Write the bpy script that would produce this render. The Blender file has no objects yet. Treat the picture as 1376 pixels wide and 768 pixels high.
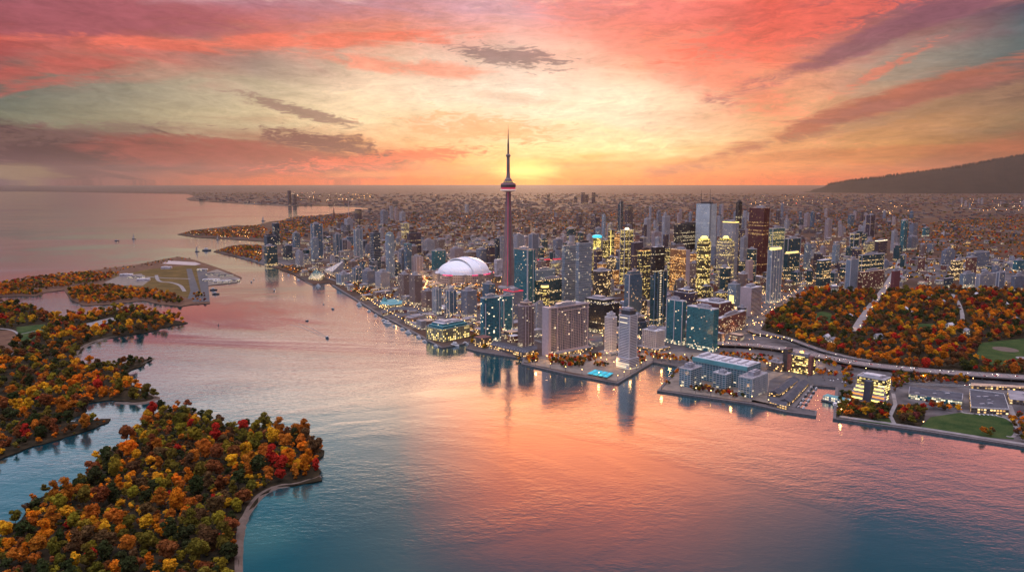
import bpy, bmesh, math, random
import numpy as np
from mathutils import Vector
from mathutils.geometry import tessellate_polygon
R = math.radians
rng = random.Random(7)
S = bpy.context.scene
COL = S.collection

# ------------------------------------------------------------ camera
H = 369.0; F = 1000.0; PITCH = R(8.07)
cd = bpy.data.cameras.new('camera'); cam = bpy.data.objects.new('camera', cd); COL.objects.link(cam)
cam.location = (0, 0, H); cam.rotation_euler = (R(90) - PITCH, 0, 0)
cd.sensor_width = 36; cd.lens = 36 * F / 1376; cd.clip_start = 1; cd.clip_end = 200000
S.camera = cam

def ray(u, v):
    a = (u - 688) / F; b = (384 - v) / F
    return a, math.cos(PITCH) + b * math.sin(PITCH), -math.sin(PITCH) + b * math.cos(PITCH)
def gp(u, v, z=0.0):
    x, y, w = ray(u, v); t = (z - H) / w
    return (x * t, y * t)
def zat(v, Y, u=688):
    x, y, w = ray(u, v); return H + w * Y / y
def az_el(u, v):
    x, y, w = ray(u, v)
    return math.degrees(math.atan2(x, y)), math.degrees(math.atan2(w, math.hypot(x, y)))
def lin(c):
    c = [x / 255.0 for x in c]
    return tuple(x / 12.92 if x <= .04045 else ((x + .055) / 1.055) ** 2.4 for x in c)
def proj(x, y, z):
    dz = z - H
    f = y * math.cos(PITCH) - dz * math.sin(PITCH); up = y * math.sin(PITCH) + dz * math.cos(PITCH)
    if f <= 0: return (-9999, -9999)
    return 688 + F * x / f, 384 - F * up / f

# ------------------------------------------------------------ node helper
class NT:
    def __init__(s, tree): s.t = tree; s.n = tree.nodes; s.l = tree.links; s.n.clear()
    def new(s, typ, **kw):
        n = s.n.new(typ)
        for k, v in kw.items(): setattr(n, k, v)
        return n
    def put(s, sock, v):
        if isinstance(v, bpy.types.NodeSocket): s.l.new(v, sock)
        elif v is not None:
            if sock.type == 'RGBA' and len(v) == 3: v = (*v, 1)
            sock.default_value = v
    def math(s, op, a, b=None, c=None, clamp=False):
        n = s.new('ShaderNodeMath', operation=op, use_clamp=clamp)
        s.put(n.inputs[0], a)
        if b is not None: s.put(n.inputs[1], b)
        if c is not None: s.put(n.inputs[2], c)
        return n.outputs[0]
    def vmath(s, op, a, b=None):
        n = s.new('ShaderNodeVectorMath', operation=op); s.put(n.inputs[0], a)
        if b is not None: s.put(n.inputs[1], b)
        return n.outputs[1] if op in ('LENGTH', 'DOT_PRODUCT') else n.outputs[0]
    def noise(s, vec, scale, detail=4, rough=.55, dist=0, dim='3D'):
        n = s.new('ShaderNodeTexNoise', noise_dimensions=dim)
        if vec is not None: s.l.new(vec, n.inputs['Vector'])
        n.inputs['Scale'].default_value = scale; n.inputs['Detail'].default_value = detail
        n.inputs['Roughness'].default_value = rough; n.inputs['Distortion'].default_value = dist
        return n.outputs['Fac']
    def mapr(s, v, a, b, c=0., d=1., smooth=False):
        n = s.new('ShaderNodeMapRange'); n.clamp = True
        if smooth: n.interpolation_type = 'SMOOTHSTEP'
        s.put(n.inputs[0], v)
        for i, q in enumerate((a, b, c, d)): s.put(n.inputs[i + 1], q)
        return n.outputs[0]
    def mix(s, f, a, b, typ='MIX'):
        n = s.new('ShaderNodeMix', data_type='RGBA', blend_type=typ)
        s.put(n.inputs[0], f); s.put(n.inputs[6], a); s.put(n.inputs[7], b)
        return n.outputs[2]
    def comb(s, x, y, z=0.):
        n = s.new('ShaderNodeCombineXYZ'); s.put(n.inputs[0], x); s.put(n.inputs[1], y); s.put(n.inputs[2], z); return n.outputs[0]
    def sep(s, v):
        n = s.new('ShaderNodeSeparateXYZ'); s.l.new(v, n.inputs[0]); return n.outputs
    def ramp(s, f, stops, interp='LINEAR'):
        n = s.new('ShaderNodeValToRGB'); cr = n.color_ramp; cr.interpolation = interp
        while len(cr.elements) > 1: cr.elements.remove(cr.elements[-1])
        for i, (p, c) in enumerate(stops):
            e = cr.elements[0] if i == 0 else cr.elements.new(p)
            e.position = p; e.color = (*c[:3], 1)
        s.put(n.inputs[0], f); return n.outputs[0]

# ------------------------------------------------------------ sky
W = bpy.data.worlds.new('World'); S.world = W; W.use_nodes = True
SUN_AZ, SUN_EL = 1.5, 4.0       # degrees right of the view axis, above the horizon
def build_sky():
    T = NT(W.node_tree)
    d = T.new('ShaderNodeTexCoord').outputs['Generated']
    x, y, z = T.sep(d)
    az = T.math('MULTIPLY', T.math('ARCTAN2', x, y), 57.29578)
    el = T.math('MULTIPLY', T.math('ARCSINE', z), 57.29578)
    el = T.math('MAXIMUM', el, 0.0)
    # cloud layer coordinates: streaks run out from the vanishing point of the sunset
    zz = T.math('ADD', T.math('MAXIMUM', z, 0.0), 0.10)
    cx = T.math('DIVIDE', x, zz); cy = T.math('DIVIDE', y, zz)
    cv = T.comb(T.math('MULTIPLY', cx, 1.0), T.math('MULTIPLY', cy, 0.42))
    n1 = T.noise(cv, 1.3, 6, .55, .6)
    n2 = T.noise(T.vmath('ADD', cv, (31.7, 12.1, 4.0)), 2.6, 7, .62, .9)
    sv = T.comb(T.math('MULTIPLY', az, 0.030), T.math('MULTIPLY', el, 0.16), 2.0)
    n3 = T.noise(sv, 3.2, 7, .6, 1.2)
    s1 = T.math('SUBTRACT', n1, .5); s2 = T.math('SUBTRACT', n2, .5); s3 = T.math('SUBTRACT', n3, .5)
    edge = T.mapr(el, 0., 2.5, .15, 1.)
    azw = T.math('ADD', az, T.math('MULTIPLY', s1, 7.0))
    elw = T.math('ADD', el, T.math('MULTIPLY', T.math('ADD', T.math('MULTIPLY', s3, 3.8), T.math('MULTIPLY', s2, 1.2)), edge))
    # broad colours of the sky, column by column of azimuth
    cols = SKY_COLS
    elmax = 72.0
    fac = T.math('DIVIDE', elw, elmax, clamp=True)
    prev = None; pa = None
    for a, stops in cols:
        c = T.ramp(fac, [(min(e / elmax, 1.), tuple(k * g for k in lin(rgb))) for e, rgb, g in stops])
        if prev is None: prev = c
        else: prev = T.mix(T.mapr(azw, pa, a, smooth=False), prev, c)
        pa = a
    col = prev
    n4 = T.noise(T.vmath('ADD', T.comb(T.math('MULTIPLY', az, .06), T.math('MULTIPLY', el, .30), T.math('MULTIPLY', s1, 1.5)), (7., 3., 9.)), 3.0, 8, .68, 1.5)
    s4 = T.math('SUBTRACT', n4, .5)
    s5 = T.math('SUBTRACT', T.noise(T.comb(T.math('MULTIPLY', az, .10), T.math('MULTIPLY', el, .42), 4.), 5.5, 7, .66, 1.8), .5)
    pos = T.comb(az, el)
    for (u, v, su, sv_, ang, rgb, op, kind) in SKY_BLOBS:
        a0, e0 = az_el(u, v)
        m = T.new('ShaderNodeMapping', vector_type='TEXTURE'); T.l.new(pos, m.inputs[0])
        m.inputs['Location'].default_value = (a0, e0, 0); m.inputs['Rotation'].default_value = (0, 0, R(ang))
        m.inputs['Scale'].default_value = (su / 17.45, sv_ / 17.45, 1)
        ln = T.vmath('LENGTH', m.outputs[0])
        nn = {0: T.math('ADD', T.math('MULTIPLY', s1, .7), T.math('MULTIPLY', s4, .65)), 1: T.math('ADD', T.math('MULTIPLY', s5, .95), T.math('MULTIPLY', s4, .6)), 2: T.math('ADD', T.math('MULTIPLY', s3, .8), T.math('MULTIPLY', s4, .4))}[kind]
        k = T.math('ADD', ln, T.math('MULTIPLY', nn, -3.4))
        f = T.mapr(k, 1.12, .35, 0., op, smooth=True)
        col = T.mix(f, col, lin(rgb))
    # cloud relief
    rel = T.mapr(T.math('ADD', T.math('MULTIPLY', s2, .8), T.math('ADD', T.math('MULTIPLY', s4, .8), T.math('MULTIPLY', s5, .7))), -.25, .25, .73, 1.16)
    hsv = T.vmath('MULTIPLY', col, T.comb(rel, rel, rel))
    # small hot patch where the sun sits on the horizon
    a0, e0 = az_el(706, 240)
    m = T.new('ShaderNodeMapping', vector_type='TEXTURE'); T.l.new(pos, m.inputs[0])
    m.inputs['Location'].default_value = (a0, 0.7, 0); m.inputs['Scale'].default_value = (3.2, 1.0, 1)
    g = T.mapr(T.math('ADD', T.vmath('LENGTH', m.outputs[0]), T.math('MULTIPLY', s3, -1.6)), 1.2, 0, 0, .95, smooth=True)
    hsv = T.mix(g, hsv, (2.1, 1.0, .26))
    sky = T.new('ShaderNodeTexSky', sky_type='NISHITA'); sky.sun_disc = False
    sky.sun_elevation = R(SUN_EL); sky.sun_rotation = R(SUN_AZ); sky.altitude = 300
    b1 = T.new('ShaderNodeBackground'); T.put(b1.inputs[0], sky.outputs[0]); b1.inputs[1].default_value = 0.004
    b2 = T.new('ShaderNodeBackground'); T.put(b2.inputs[0], hsv); b2.inputs[1].default_value = 1.0
    ad = T.new('ShaderNodeAddShader'); T.l.new(b1.outputs[0], ad.inputs[0]); T.l.new(b2.outputs[0], ad.inputs[1])
    o = T.new('ShaderNodeOutputWorld'); T.l.new(ad.outputs[0], o.inputs[0])
_rows = [245, 225, 200, 160, 120, 80, 40, 0]
def _col(u, rgbs, above):
    st = []
    for v, c in zip(_rows, rgbs):
        st.append((max(az_el(u, v)[1], 0.), c, 1.))
    st[0] = (0., rgbs[0], 1.)
    return (az_el(u, 120)[0], st + above)
UP_LL = [(15.4, (165, 172, 190), 1.69), (18, (110, 150, 172), 1.42), (24, (48, 108, 132), 1.08), (44, (34, 80, 104), 0.80), (68, (182, 176, 192), 6.)]  # sky above the view, gains shaped to colour the water and light treetops
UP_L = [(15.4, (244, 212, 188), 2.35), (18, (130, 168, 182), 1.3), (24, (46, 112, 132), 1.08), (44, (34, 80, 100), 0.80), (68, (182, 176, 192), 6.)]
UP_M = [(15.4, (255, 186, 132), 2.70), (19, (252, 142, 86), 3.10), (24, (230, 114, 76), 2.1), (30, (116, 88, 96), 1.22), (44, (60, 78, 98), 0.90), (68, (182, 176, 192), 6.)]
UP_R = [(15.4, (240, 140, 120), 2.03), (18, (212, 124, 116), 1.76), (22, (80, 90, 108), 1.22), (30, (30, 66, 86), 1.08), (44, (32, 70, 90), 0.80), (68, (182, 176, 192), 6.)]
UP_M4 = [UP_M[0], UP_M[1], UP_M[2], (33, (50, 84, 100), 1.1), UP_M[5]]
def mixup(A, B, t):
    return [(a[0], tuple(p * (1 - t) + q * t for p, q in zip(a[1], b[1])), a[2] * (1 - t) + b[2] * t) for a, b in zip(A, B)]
BACK_L = [(0., (165, 160, 180), 1.5), (8, (170, 178, 205), 2.1), (20, (150, 168, 205), 1.8), (44, (145, 155, 185), 1.6), (68, (182, 176, 192), 6.)]  # unseen sky behind the camera, raised on the left to light facades
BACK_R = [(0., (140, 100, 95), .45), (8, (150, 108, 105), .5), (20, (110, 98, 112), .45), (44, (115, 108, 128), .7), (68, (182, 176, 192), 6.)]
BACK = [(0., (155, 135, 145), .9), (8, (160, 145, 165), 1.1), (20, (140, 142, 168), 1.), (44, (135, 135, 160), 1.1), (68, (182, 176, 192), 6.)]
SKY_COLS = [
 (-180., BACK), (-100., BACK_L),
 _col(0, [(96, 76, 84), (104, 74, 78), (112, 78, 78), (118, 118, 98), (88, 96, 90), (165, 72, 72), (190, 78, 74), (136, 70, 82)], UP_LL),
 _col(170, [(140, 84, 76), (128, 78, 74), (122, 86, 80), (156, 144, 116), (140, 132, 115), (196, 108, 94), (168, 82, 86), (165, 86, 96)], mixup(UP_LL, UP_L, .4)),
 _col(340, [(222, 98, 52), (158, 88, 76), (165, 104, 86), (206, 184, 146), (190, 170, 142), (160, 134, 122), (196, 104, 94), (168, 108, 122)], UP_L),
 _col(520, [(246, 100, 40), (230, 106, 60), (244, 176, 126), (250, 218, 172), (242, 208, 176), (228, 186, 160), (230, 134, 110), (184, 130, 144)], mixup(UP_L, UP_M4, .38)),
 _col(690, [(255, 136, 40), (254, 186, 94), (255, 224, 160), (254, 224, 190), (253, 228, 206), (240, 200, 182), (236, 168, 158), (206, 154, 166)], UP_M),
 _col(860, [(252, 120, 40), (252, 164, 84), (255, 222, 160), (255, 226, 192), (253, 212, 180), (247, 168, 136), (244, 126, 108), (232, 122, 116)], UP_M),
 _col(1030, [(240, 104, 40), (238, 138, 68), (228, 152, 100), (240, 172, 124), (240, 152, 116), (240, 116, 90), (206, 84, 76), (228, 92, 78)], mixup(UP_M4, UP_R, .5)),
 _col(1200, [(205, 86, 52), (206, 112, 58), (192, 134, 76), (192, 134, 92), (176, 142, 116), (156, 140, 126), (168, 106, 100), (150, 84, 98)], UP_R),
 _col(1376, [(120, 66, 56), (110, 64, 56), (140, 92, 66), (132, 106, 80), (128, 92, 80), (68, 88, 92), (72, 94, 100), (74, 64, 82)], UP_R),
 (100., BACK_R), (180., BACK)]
# clouds: centre in photo terms, half sizes, tilt, colour, opacity, which turbulence
SKY_BLOBS = [
 (120, 25, 260, 26, 3, (156, 80, 90), .85, 0),
 (330, 58, 300, 12, 4, (238, 112, 86), .75, 2),
 (60, 95, 150, 20, 12, (186, 80, 72), .7, 2),
 (560, 92, 160, 12, -5, (246, 120, 92), .6, 0),
 (110, 205, 300, 34, 0, (70, 42, 52), 1., 0),
 (330, 212, 250, 24, -3, (146, 70, 66), .95, 2),
 (520, 213, 150, 12, 6, (226, 98, 74), .9, 1),
 (425, 190, 90, 15, -8, (116, 74, 74), 1., 1),
 (405, 150, 90, 8, -14, (140, 108, 98), .9, 1),
 (100, 178, 120, 12, 6, (112, 82, 80), .6, 1),
 (20, 232, 40, 12, 0, (142, 124, 84), .6, 0),
 (690, 76, 80, 16, -6, (104, 82, 92), .8, 1),
 (690, 132, 60, 8, -6, (205, 165, 140), .5, 1),
 (650, 172, 120, 20, -4, (250, 158, 112), .75, 1),
 (860, 52, 165, 46, -24, (238, 126, 110), .52, 0),
 (985, 110, 130, 24, -30, (246, 128, 98), .5, 1),
 (1080, 30, 170, 22, 12, (232, 98, 80), .7, 1),
 (1190, 46, 210, 15, 20, (128, 76, 92), .8, 0),
 (1130, 158, 270, 15, 17, (176, 98, 78), .95, 0),
 (1290, 118, 130, 14, 12, (150, 92, 84), .7, 2),
 (1240, 148, 190, 9, 12, (150, 112, 86), .6, 1),
 (1190, 92, 60, 8, 28, (222, 106, 82), .6, 1),
 (1180, 205, 230, 8, 2, (196, 112, 68), .6, 2),
 (760, 222, 190, 6, 1, (250, 160, 92), .6, 2),
 (590, 232, 170, 5, 1, (244, 146, 84), .55, 2),
 (1340, 205, 90, 20, 8, (150, 78, 60), .6, 2),
]
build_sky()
sd = bpy.data.lights.new('sun', 'SUN'); so = bpy.data.objects.new('sun', sd); COL.objects.link(so)
sd.energy = 1.8; sd.angle = R(5.0); sd.color = (1.0, .60, .36)
so.rotation_euler = (Vector((math.sin(R(SUN_AZ)) * math.cos(R(SUN_EL)), math.cos(R(SUN_AZ)) * math.cos(R(SUN_EL)), math.sin(R(SUN_EL)))).to_track_quat('Z', 'Y')).to_euler()
S.view_settings.view_transform = 'Standard'; S.view_settings.look = 'None'
S.view_settings.exposure = 0.16; S.view_settings.gamma = 1.0; S.view_settings.use_curve_mapping = False
S.render.engine = 'CYCLES'
S.cycles.use_denoising = True
try: S.cycles.denoiser = 'OPENIMAGEDENOISE'
except Exception: pass
S.cycles.max_bounces = 5; S.cycles.diffuse_bounces = 2; S.cycles.glossy_bounces = 3
S.cycles.transmission_bounces = 2; S.cycles.volume_bounces = 0; S.cycles.transparent_max_bounces = 4
S.cycles.sample_clamp_indirect = 4.0; S.cycles.caustics_reflective = False; S.cycles.caustics_refractive = False
# ------------------------------------------------------------ materials: land and water
def mat(name):
    m = bpy.data.materials.new(name); m.use_nodes = True
    return m, NT(m.node_tree)
def principled(T, color, rough=.8, spec=.3, metal=0., emis=None, estr=0., normal=None):
    p = T.new('ShaderNodeBsdfPrincipled')
    T.put(p.inputs['Base Color'], color); T.put(p.inputs['Roughness'], rough)
    T.put(p.inputs['Specular IOR Level'], spec); T.put(p.inputs['Metallic'], metal)
    if emis is not None: T.put(p.inputs['Emission Color'], emis); T.put(p.inputs['Emission Strength'], estr)
    if normal is not None: T.l.new(normal, p.inputs['Normal'])
    return p
def out(T, sh):
    o = T.new('ShaderNodeOutputMaterial'); T.l.new(sh.outputs[0] if hasattr(sh, 'outputs') else sh, o.inputs['Surface'])
def flat(name, color, rough=.8, var=.25, scale=.3, spec=.3, metal=0., emit=None, estr=0.):
    m, T = mat(name)
    p = T.new('ShaderNodeNewGeometry').outputs['Position']
    n = T.noise(p, scale, 4)
    k = T.mapr(n, .3, .7, 1 - var, 1 + var)
    c = T.vmath('MULTIPLY', color, T.comb(k, k, k))
    out(T, principled(T, c, rough, spec, metal, emit, estr))
    return m
def bump(T, h, strength, dist):
    b = T.new('ShaderNodeBump'); b.inputs['Strength'].default_value = strength; b.inputs['Distance'].default_value = dist
    T.put(b.inputs['Height'], h); return b.outputs[0]

def water_mat():
    m, T = mat('water')
    pos = T.new('ShaderNodeNewGeometry').outputs['Position']
    mp = T.new('ShaderNodeMapping'); T.l.new(pos, mp.inputs[0]); mp.inputs['Rotation'].default_value = (0, 0, R(18)); mp.inputs['Scale'].default_value = (.55, 1, 1)
    v = mp.outputs[0]
    big = T.noise(v, .004, 3, .5, .5)
    cat = T.mapr(T.noise(T.vmath('ADD', v, (900., 40., 0.)), .0016, 4, .6, 1.), .40, .62, .12, 1.05)
    w1 = T.noise(v, .045, 3, .6, .4); w2 = T.noise(v, .16, 4, .62, .4); w3 = T.noise(v, .7, 2, .5)
    h = T.math('ADD', T.math('ADD', T.math('MULTIPLY', w1, 1.1), T.math('MULTIPLY', w2, .8)), T.math('MULTIPLY', w3, .10))
    h = T.math('MULTIPLY', h, cat)
    nor = bump(T, h, 1.0, .66)
    # sandy shallows under the near beach
    def shallow(u, vv, r0, r1):
        c = gp(u, vv)
        dd = T.vmath('LENGTH', T.vmath('SUBTRACT', pos, (c[0], c[1], 0.)))
        dd = T.math('ADD', dd, T.math('MULTIPLY', T.math('SUBTRACT', big, .5), 90.))
        return T.mapr(dd, r1, r0, 0, 1, smooth=True)
    sh = T.math('MAXIMUM', shallow(345, 720, 15, 75), shallow(395, 665, 5, 45))
    deep = T.mix(big, (.003, .036, .050), (.006, .058, .072))
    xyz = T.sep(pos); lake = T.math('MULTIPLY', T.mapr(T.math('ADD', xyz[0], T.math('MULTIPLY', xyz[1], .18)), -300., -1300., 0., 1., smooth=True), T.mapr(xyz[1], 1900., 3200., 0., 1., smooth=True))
    deep = T.mix(lake, deep, (.040, .085, .125))  # bluer base colour stands in for higher sky reflected by lake waves
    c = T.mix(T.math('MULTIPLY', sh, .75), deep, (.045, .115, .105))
    p = T.new('ShaderNodeBsdfDiffuse'); T.put(p.inputs[0], c)
    g = T.new('ShaderNodeBsdfGlossy'); g.inputs['Roughness'].default_value = .06; T.put(g.inputs[0], (1, 1, 1))
    T.l.new(nor, g.inputs['Normal'])
    geo = T.new('ShaderNodeNewGeometry'); cs = T.math('ABSOLUTE', T.vmath('DOT_PRODUCT', geo.outputs['Incoming'], nor))
    fres = T.math('ADD', T.math('MULTIPLY', T.math('POWER', T.math('SUBTRACT', 1., cs, clamp=True), 2.6), .95), .06, clamp=True)
    mx = T.new('ShaderNodeMixShader'); T.l.new(fres, mx.inputs[0]); T.l.new(p.outputs[0], mx.inputs[1]); T.l.new(g.outputs[0], mx.inputs[2])
    out(T, mx); return m
def ground_mat():
    m, T = mat('city_ground')
    pos = T.new('ShaderNodeNewGeometry').outputs['Position']
    n = T.noise(pos, .0012, 6, .62, .5); n2 = T.noise(pos, .02, 5, .6); n3 = T.noise(pos, .006, 5, .6)
    urban = T.mix(T.mapr(n2, .35, .65), (.050, .046, .048), (.16, .14, .14))
    trees = T.mix(T.mapr(n3, .35, .65), (.045, .034, .026), (.115, .058, .038))
    y = T.sep(pos)[1]
    far = T.mapr(y, 2200., 4500., 0., 1.)
    mask = T.mapr(T.math('ADD', n, T.math('MULTIPLY', far, .10)), .46, .56)
    c = T.mix(mask, urban, trees)
    out(T, principled(T, c, .9, .1)); return m
def grass_mat(name, a, b, sc=.05):
    m, T = mat(name)
    pos = T.new('ShaderNodeNewGeometry').outputs['Position']
    n = T.noise(pos, sc, 5, .6); n2 = T.noise(pos, sc * 12, 3)
    c = T.mix(T.mapr(T.math('ADD', n, T.math('MULTIPLY', T.math('SUBTRACT', n2, .5), .5)), .35, .65), a, b)
    out(T, principled(T, c, .95, .05)); return m
M = {}
M['water'] = water_mat(); M['ground'] = ground_mat()
M['forest_floor'] = grass_mat('forest_floor', (.016, .015, .010), (.045, .032, .018))
M['grass'] = grass_mat('grass', (.022, .050, .016), (.062, .085, .028), .03)
M['airfield'] = grass_mat('airfield_grass', (.085, .060, .022), (.150, .095, .035), .02)
M['scrub'] = grass_mat('scrub', (.10, .055, .040), (.17, .095, .060), .03)
M['sand'] = flat('sand', (.13, .095, .075), .9, .2, .15)
M['asphalt'] = flat('asphalt', (.085, .080, .085), .85, .25, .05)
M['concrete'] = flat('concrete', (.24, .215, .21), .8, .25, .06)
M['quay'] = flat('quay_stone', (.13, .115, .115), .8, .3, .3)
M['plaza'] = flat('plaza_paving', (.20, .16, .13), .8, .3, .08)
M['paint'] = flat('road_paint', (.7, .68, .62), .6, .1, .5)

# ------------------------------------------------------------ mesh helpers
def link(name, me, m=None, parent=None, loc=None):
    o = bpy.data.objects.new(name, me); COL.objects.link(o)
    if m is not None and not me.materials:
        for q in (m if isinstance(m, (list, tuple)) else [m]): me.materials.append(q)
    if parent is not None: o.parent = parent
    if loc is not None: o.location = loc
    return o
def setp(o, label=None, cat=None, group=None, kind=None):
    if label: o['label'] = label
    if cat: o['category'] = cat
    if group: o['group'] = group
    if kind: o['kind'] = kind
    return o
def empty(name, loc, rz=0.):
    o = bpy.data.objects.new(name, None); COL.objects.link(o); o.location = loc; o.rotation_euler = (0, 0, rz); o.empty_display_size = 5
    return o
def prism_mesh(name, pts, z0, z1, uv=False):
    """extruded polygon; pts in order; walls carry UVs in metres"""
    n = len(pts)
    area = sum(pts[i][0] * pts[(i + 1) % n][1] - pts[(i + 1) % n][0] * pts[i][1] for i in range(n))
    if area < 0: pts = pts[::-1]
    V = [(p[0], p[1], z0) for p in pts] + [(p[0], p[1], z1) for p in pts]
    tri = tessellate_polygon([[Vector((p[0], p[1], 0)) for p in pts]])
    Fc = []
    for t in tri:
        a, b, c = t
        ar = (pts[b][0] - pts[a][0]) * (pts[c][1] - pts[a][1]) - (pts[c][0] - pts[a][0]) * (pts[b][1] - pts[a][1])
        if ar < 0: a, c = c, a
        Fc.append((a + n, b + n, c + n))
    for i in range(n):
        j = (i + 1) % n; Fc.append((i, j, j + n, i + n))
    me = bpy.data.meshes.new(name); me.from_pydata(V, [], Fc)
    return me
def P(*uv): return [gp(u, v) for u, v in uv]
def sheet(name, pts, z, m, h=2.0, kind='structure'):
    o = link(name, prism_mesh(name, pts, z - h, z), m)
    o['kind'] = kind; return o
def ribbon(pts, w):
    """outline of a strip of width w along pts (world metres)"""
    L = []; Rr = []
    for i, p in enumerate(pts):
        a = pts[max(i - 1, 0)]; b = pts[min(i + 1, len(pts) - 1)]
        dx, dy = b[0] - a[0], b[1] - a[1]; l = math.hypot(dx, dy) or 1
        nx, ny = -dy / l * w / 2, dx / l * w / 2
        L.append((p[0] + nx, p[1] + ny)); Rr.append((p[0] - nx, p[1] - ny))
    return L + Rr[::-1]
def strip_mesh(name, pts, w, z0, z1):
    """solid strip built quad by quad: safe for curved roads"""
    L = ribbon(pts, w); n = len(pts); Lh = L[:n]; Rh = L[n:][::-1]
    V = []; Fc = []
    for i in range(n):
        za = z1[i] if isinstance(z1, (list, tuple)) else z1
        zb = z0[i] if isinstance(z0, (list, tuple)) else z0
        V += [(*Lh[i], zb), (*Lh[i], za), (*Rh[i], za), (*Rh[i], zb)]
    for i in range(n - 1):
        a = i * 4; b = a + 4
        Fc += [(a, b, b + 1, a + 1), (a + 1, b + 1, b + 2, a + 2), (a + 2, b + 2, b + 3, a + 3), (a + 3, b + 3, b, a)]
    Fc += [(0, 1, 2, 3), tuple((n - 1) * 4 + k for k in (3, 2, 1, 0))]
    me = bpy.data.meshes.new(name); me.from_pydata(V, [], Fc); me.update()
    bm = bmesh.new(); bm.from_mesh(me); bmesh.ops.recalc_face_normals(bm, faces=bm.faces); bm.to_mesh(me); bm.free()
    return me
def smooth_path(pts, n=6):
    o = []
    for i in range(len(pts) - 1):
        p0 = pts[max(i - 1, 0)]; p1 = pts[i]; p2 = pts[i + 1]; p3 = pts[min(i + 2, len(pts) - 1)]
        for k in range(n):
            t = k / n
            o.append(tuple(.5 * (2 * p1[c] + (p2[c] - p0[c]) * t + (2 * p0[c] - 5 * p1[c] + 4 * p2[c] - p3[c]) * t * t + (3 * p1[c] - p0[c] - 3 * p2[c] + p3[c]) * t ** 3) for c in (0, 1)))
    o.append(pts[-1]); return o
def wob(pts, n=4, amp=.012, seed=1):
    """break a natural shore into small irregular bays"""
    r = random.Random(seed); o = []
    m = len(pts)
    for i in range(m):
        a = pts[i]; b = pts[(i + 1) % m]; l = math.dist(a, b)
        for k in range(n):
            t = k / n; j = 0 if k == 0 else r.uniform(-1, 1) * min(l * .06, 400 * amp)
            o.append((a[0] + (b[0] - a[0]) * t - (b[1] - a[1]) / (l + .1) * j, a[1] + (b[1] - a[1]) * t + (b[0] - a[0]) / (l + .1) * j))
    return o

# ------------------------------------------------------------ water and land
RAD = 60000.0
Nc = 96
disc = [(RAD * math.cos(2 * math.pi * i / Nc), RAD * math.sin(2 * math.pi * i / Nc)) for i in range(Nc)]
sheet('water', disc, 0.0, M['water'], 4)

def arc(a0, a1, n=24, r=RAD - 50):
    return [(r * math.sin(R(a0 + (a1 - a0) * i / n)), r * math.cos(R(a0 + (a1 - a0) * i / n))) for i in range(n + 1)]
MAIN = P((-60, 256.5), (0, 257.2), (90, 257.6), (160, 259), (252, 260.5), (262, 263.5), (250, 267), (255, 269.5), (294, 272), (344, 275), (393, 277), (442, 276.5), (470, 277.5), (500, 280),
         (478, 283), (467, 286), (440, 288), (423, 291), (400, 290), (378, 296), (362, 298), (339, 304), (318, 302.5), (290, 306), (262, 309), (238.5, 315), (262, 319), (300, 321), (353, 324.5), (365, 327),
         (353, 330), (330, 328.5), (308, 331), (287, 338), (300, 341.5), (319, 346), (338, 351), (356, 356.5), (373, 361), (393, 368.5), (410, 378), (421, 382.5), (442, 380), (447, 383.5),
         (477, 402), (510, 423), (535, 435.6), (552, 445), (567, 453), (577, 459), (594, 468), (631, 461), (627, 469), (645, 473.6), (704, 483), (702, 490), (759, 503), (829, 516.3), (876, 487.7),
         (912.7, 493.6), (884.6, 526.4), (1010, 544), (1057, 554.5), (1095.5, 560), (1096, 554), (1066, 549), (1091, 519), (1124.6, 522), (1121, 564), (1240.6, 580.6), (1376, 601.7), (1500, 620))
east = [(2200, 700), (9000, 1500), (30000, 4000)]
MAIN_POLY = MAIN + east + arc(84, -46.5, 40)
g = sheet('ground', MAIN_POLY, 2.5, M['ground'], 6)
# quay edging along the built waterfront
q = P((447, 383.5), (477, 402), (510, 423), (535, 435.6), (552, 445), (567, 453), (577, 459), (594, 468), (631, 461))
o = link('quay_edge', strip_mesh('quay_edge', q, 7, -2, 2.9), M['quay']); o['kind'] = 'structure'
q = P((627, 469), (645, 473.6), (704, 483), (702, 490), (759, 503), (829, 516.3), (876, 487.7), (912.7, 493.6), (884.6, 526.4), (1010, 544), (1057, 554.5), (1095.5, 560), (1096, 554), (1066, 549), (1091, 519), (1124.6, 522), (1121, 564), (1240.6, 580.6), (1376, 601.7), (1500, 620))
o = link('quay_edge', strip_mesh('quay_edge', q, 5, -2, 3.0), M['quay']); o['kind'] = 'structure'

AIRPORT = P((-40, 386), (0, 381), (91, 367.5), (182, 356), (225, 347.5), (240, 345), (262, 349.5), (291.6, 359.5), (309, 366), (325, 373), (320, 379), (300, 382), (278.6, 384), (282.5, 407.7), (257.7, 409.5),
            (242, 412), (213.5, 409), (192.7, 404), (146, 409.5), (112, 411), (95, 402), (86, 390), (62, 393), (48, 398), (20, 398), (-40, 400))
sheet('airport_island', AIRPORT, 1.6, M['scrub'], 5)
ISLB = P((-60, 408), (20, 407), (50, 416), (65, 423), (88, 428), (97, 423), (114.6, 423), (148, 417.5), (180, 414), (216, 422), (231.7, 424), (236, 431), (252.6, 434), (224, 440), (195, 447.5), (156, 453),
         (135, 457), (112, 466), (104, 478), (106.7, 488), (132.8, 493), (182, 486), (205.7, 481.5), (195, 490), (172, 500), (177, 514), (192.7, 527), (211, 535), (190, 542), (150, 538), (118, 542),
         (117, 551), (104, 560), (60, 566), (100, 567), (148.8, 563), (145, 568), (120, 578), (80, 591), (33.4, 604), (0, 618), (-80, 640), (-300, 600), (-300, 450))
ISLB_W = wob(ISLB, 4, .012, 3)
sheet('island', ISLB_W, 1.5, M['forest_floor'], 5)
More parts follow.
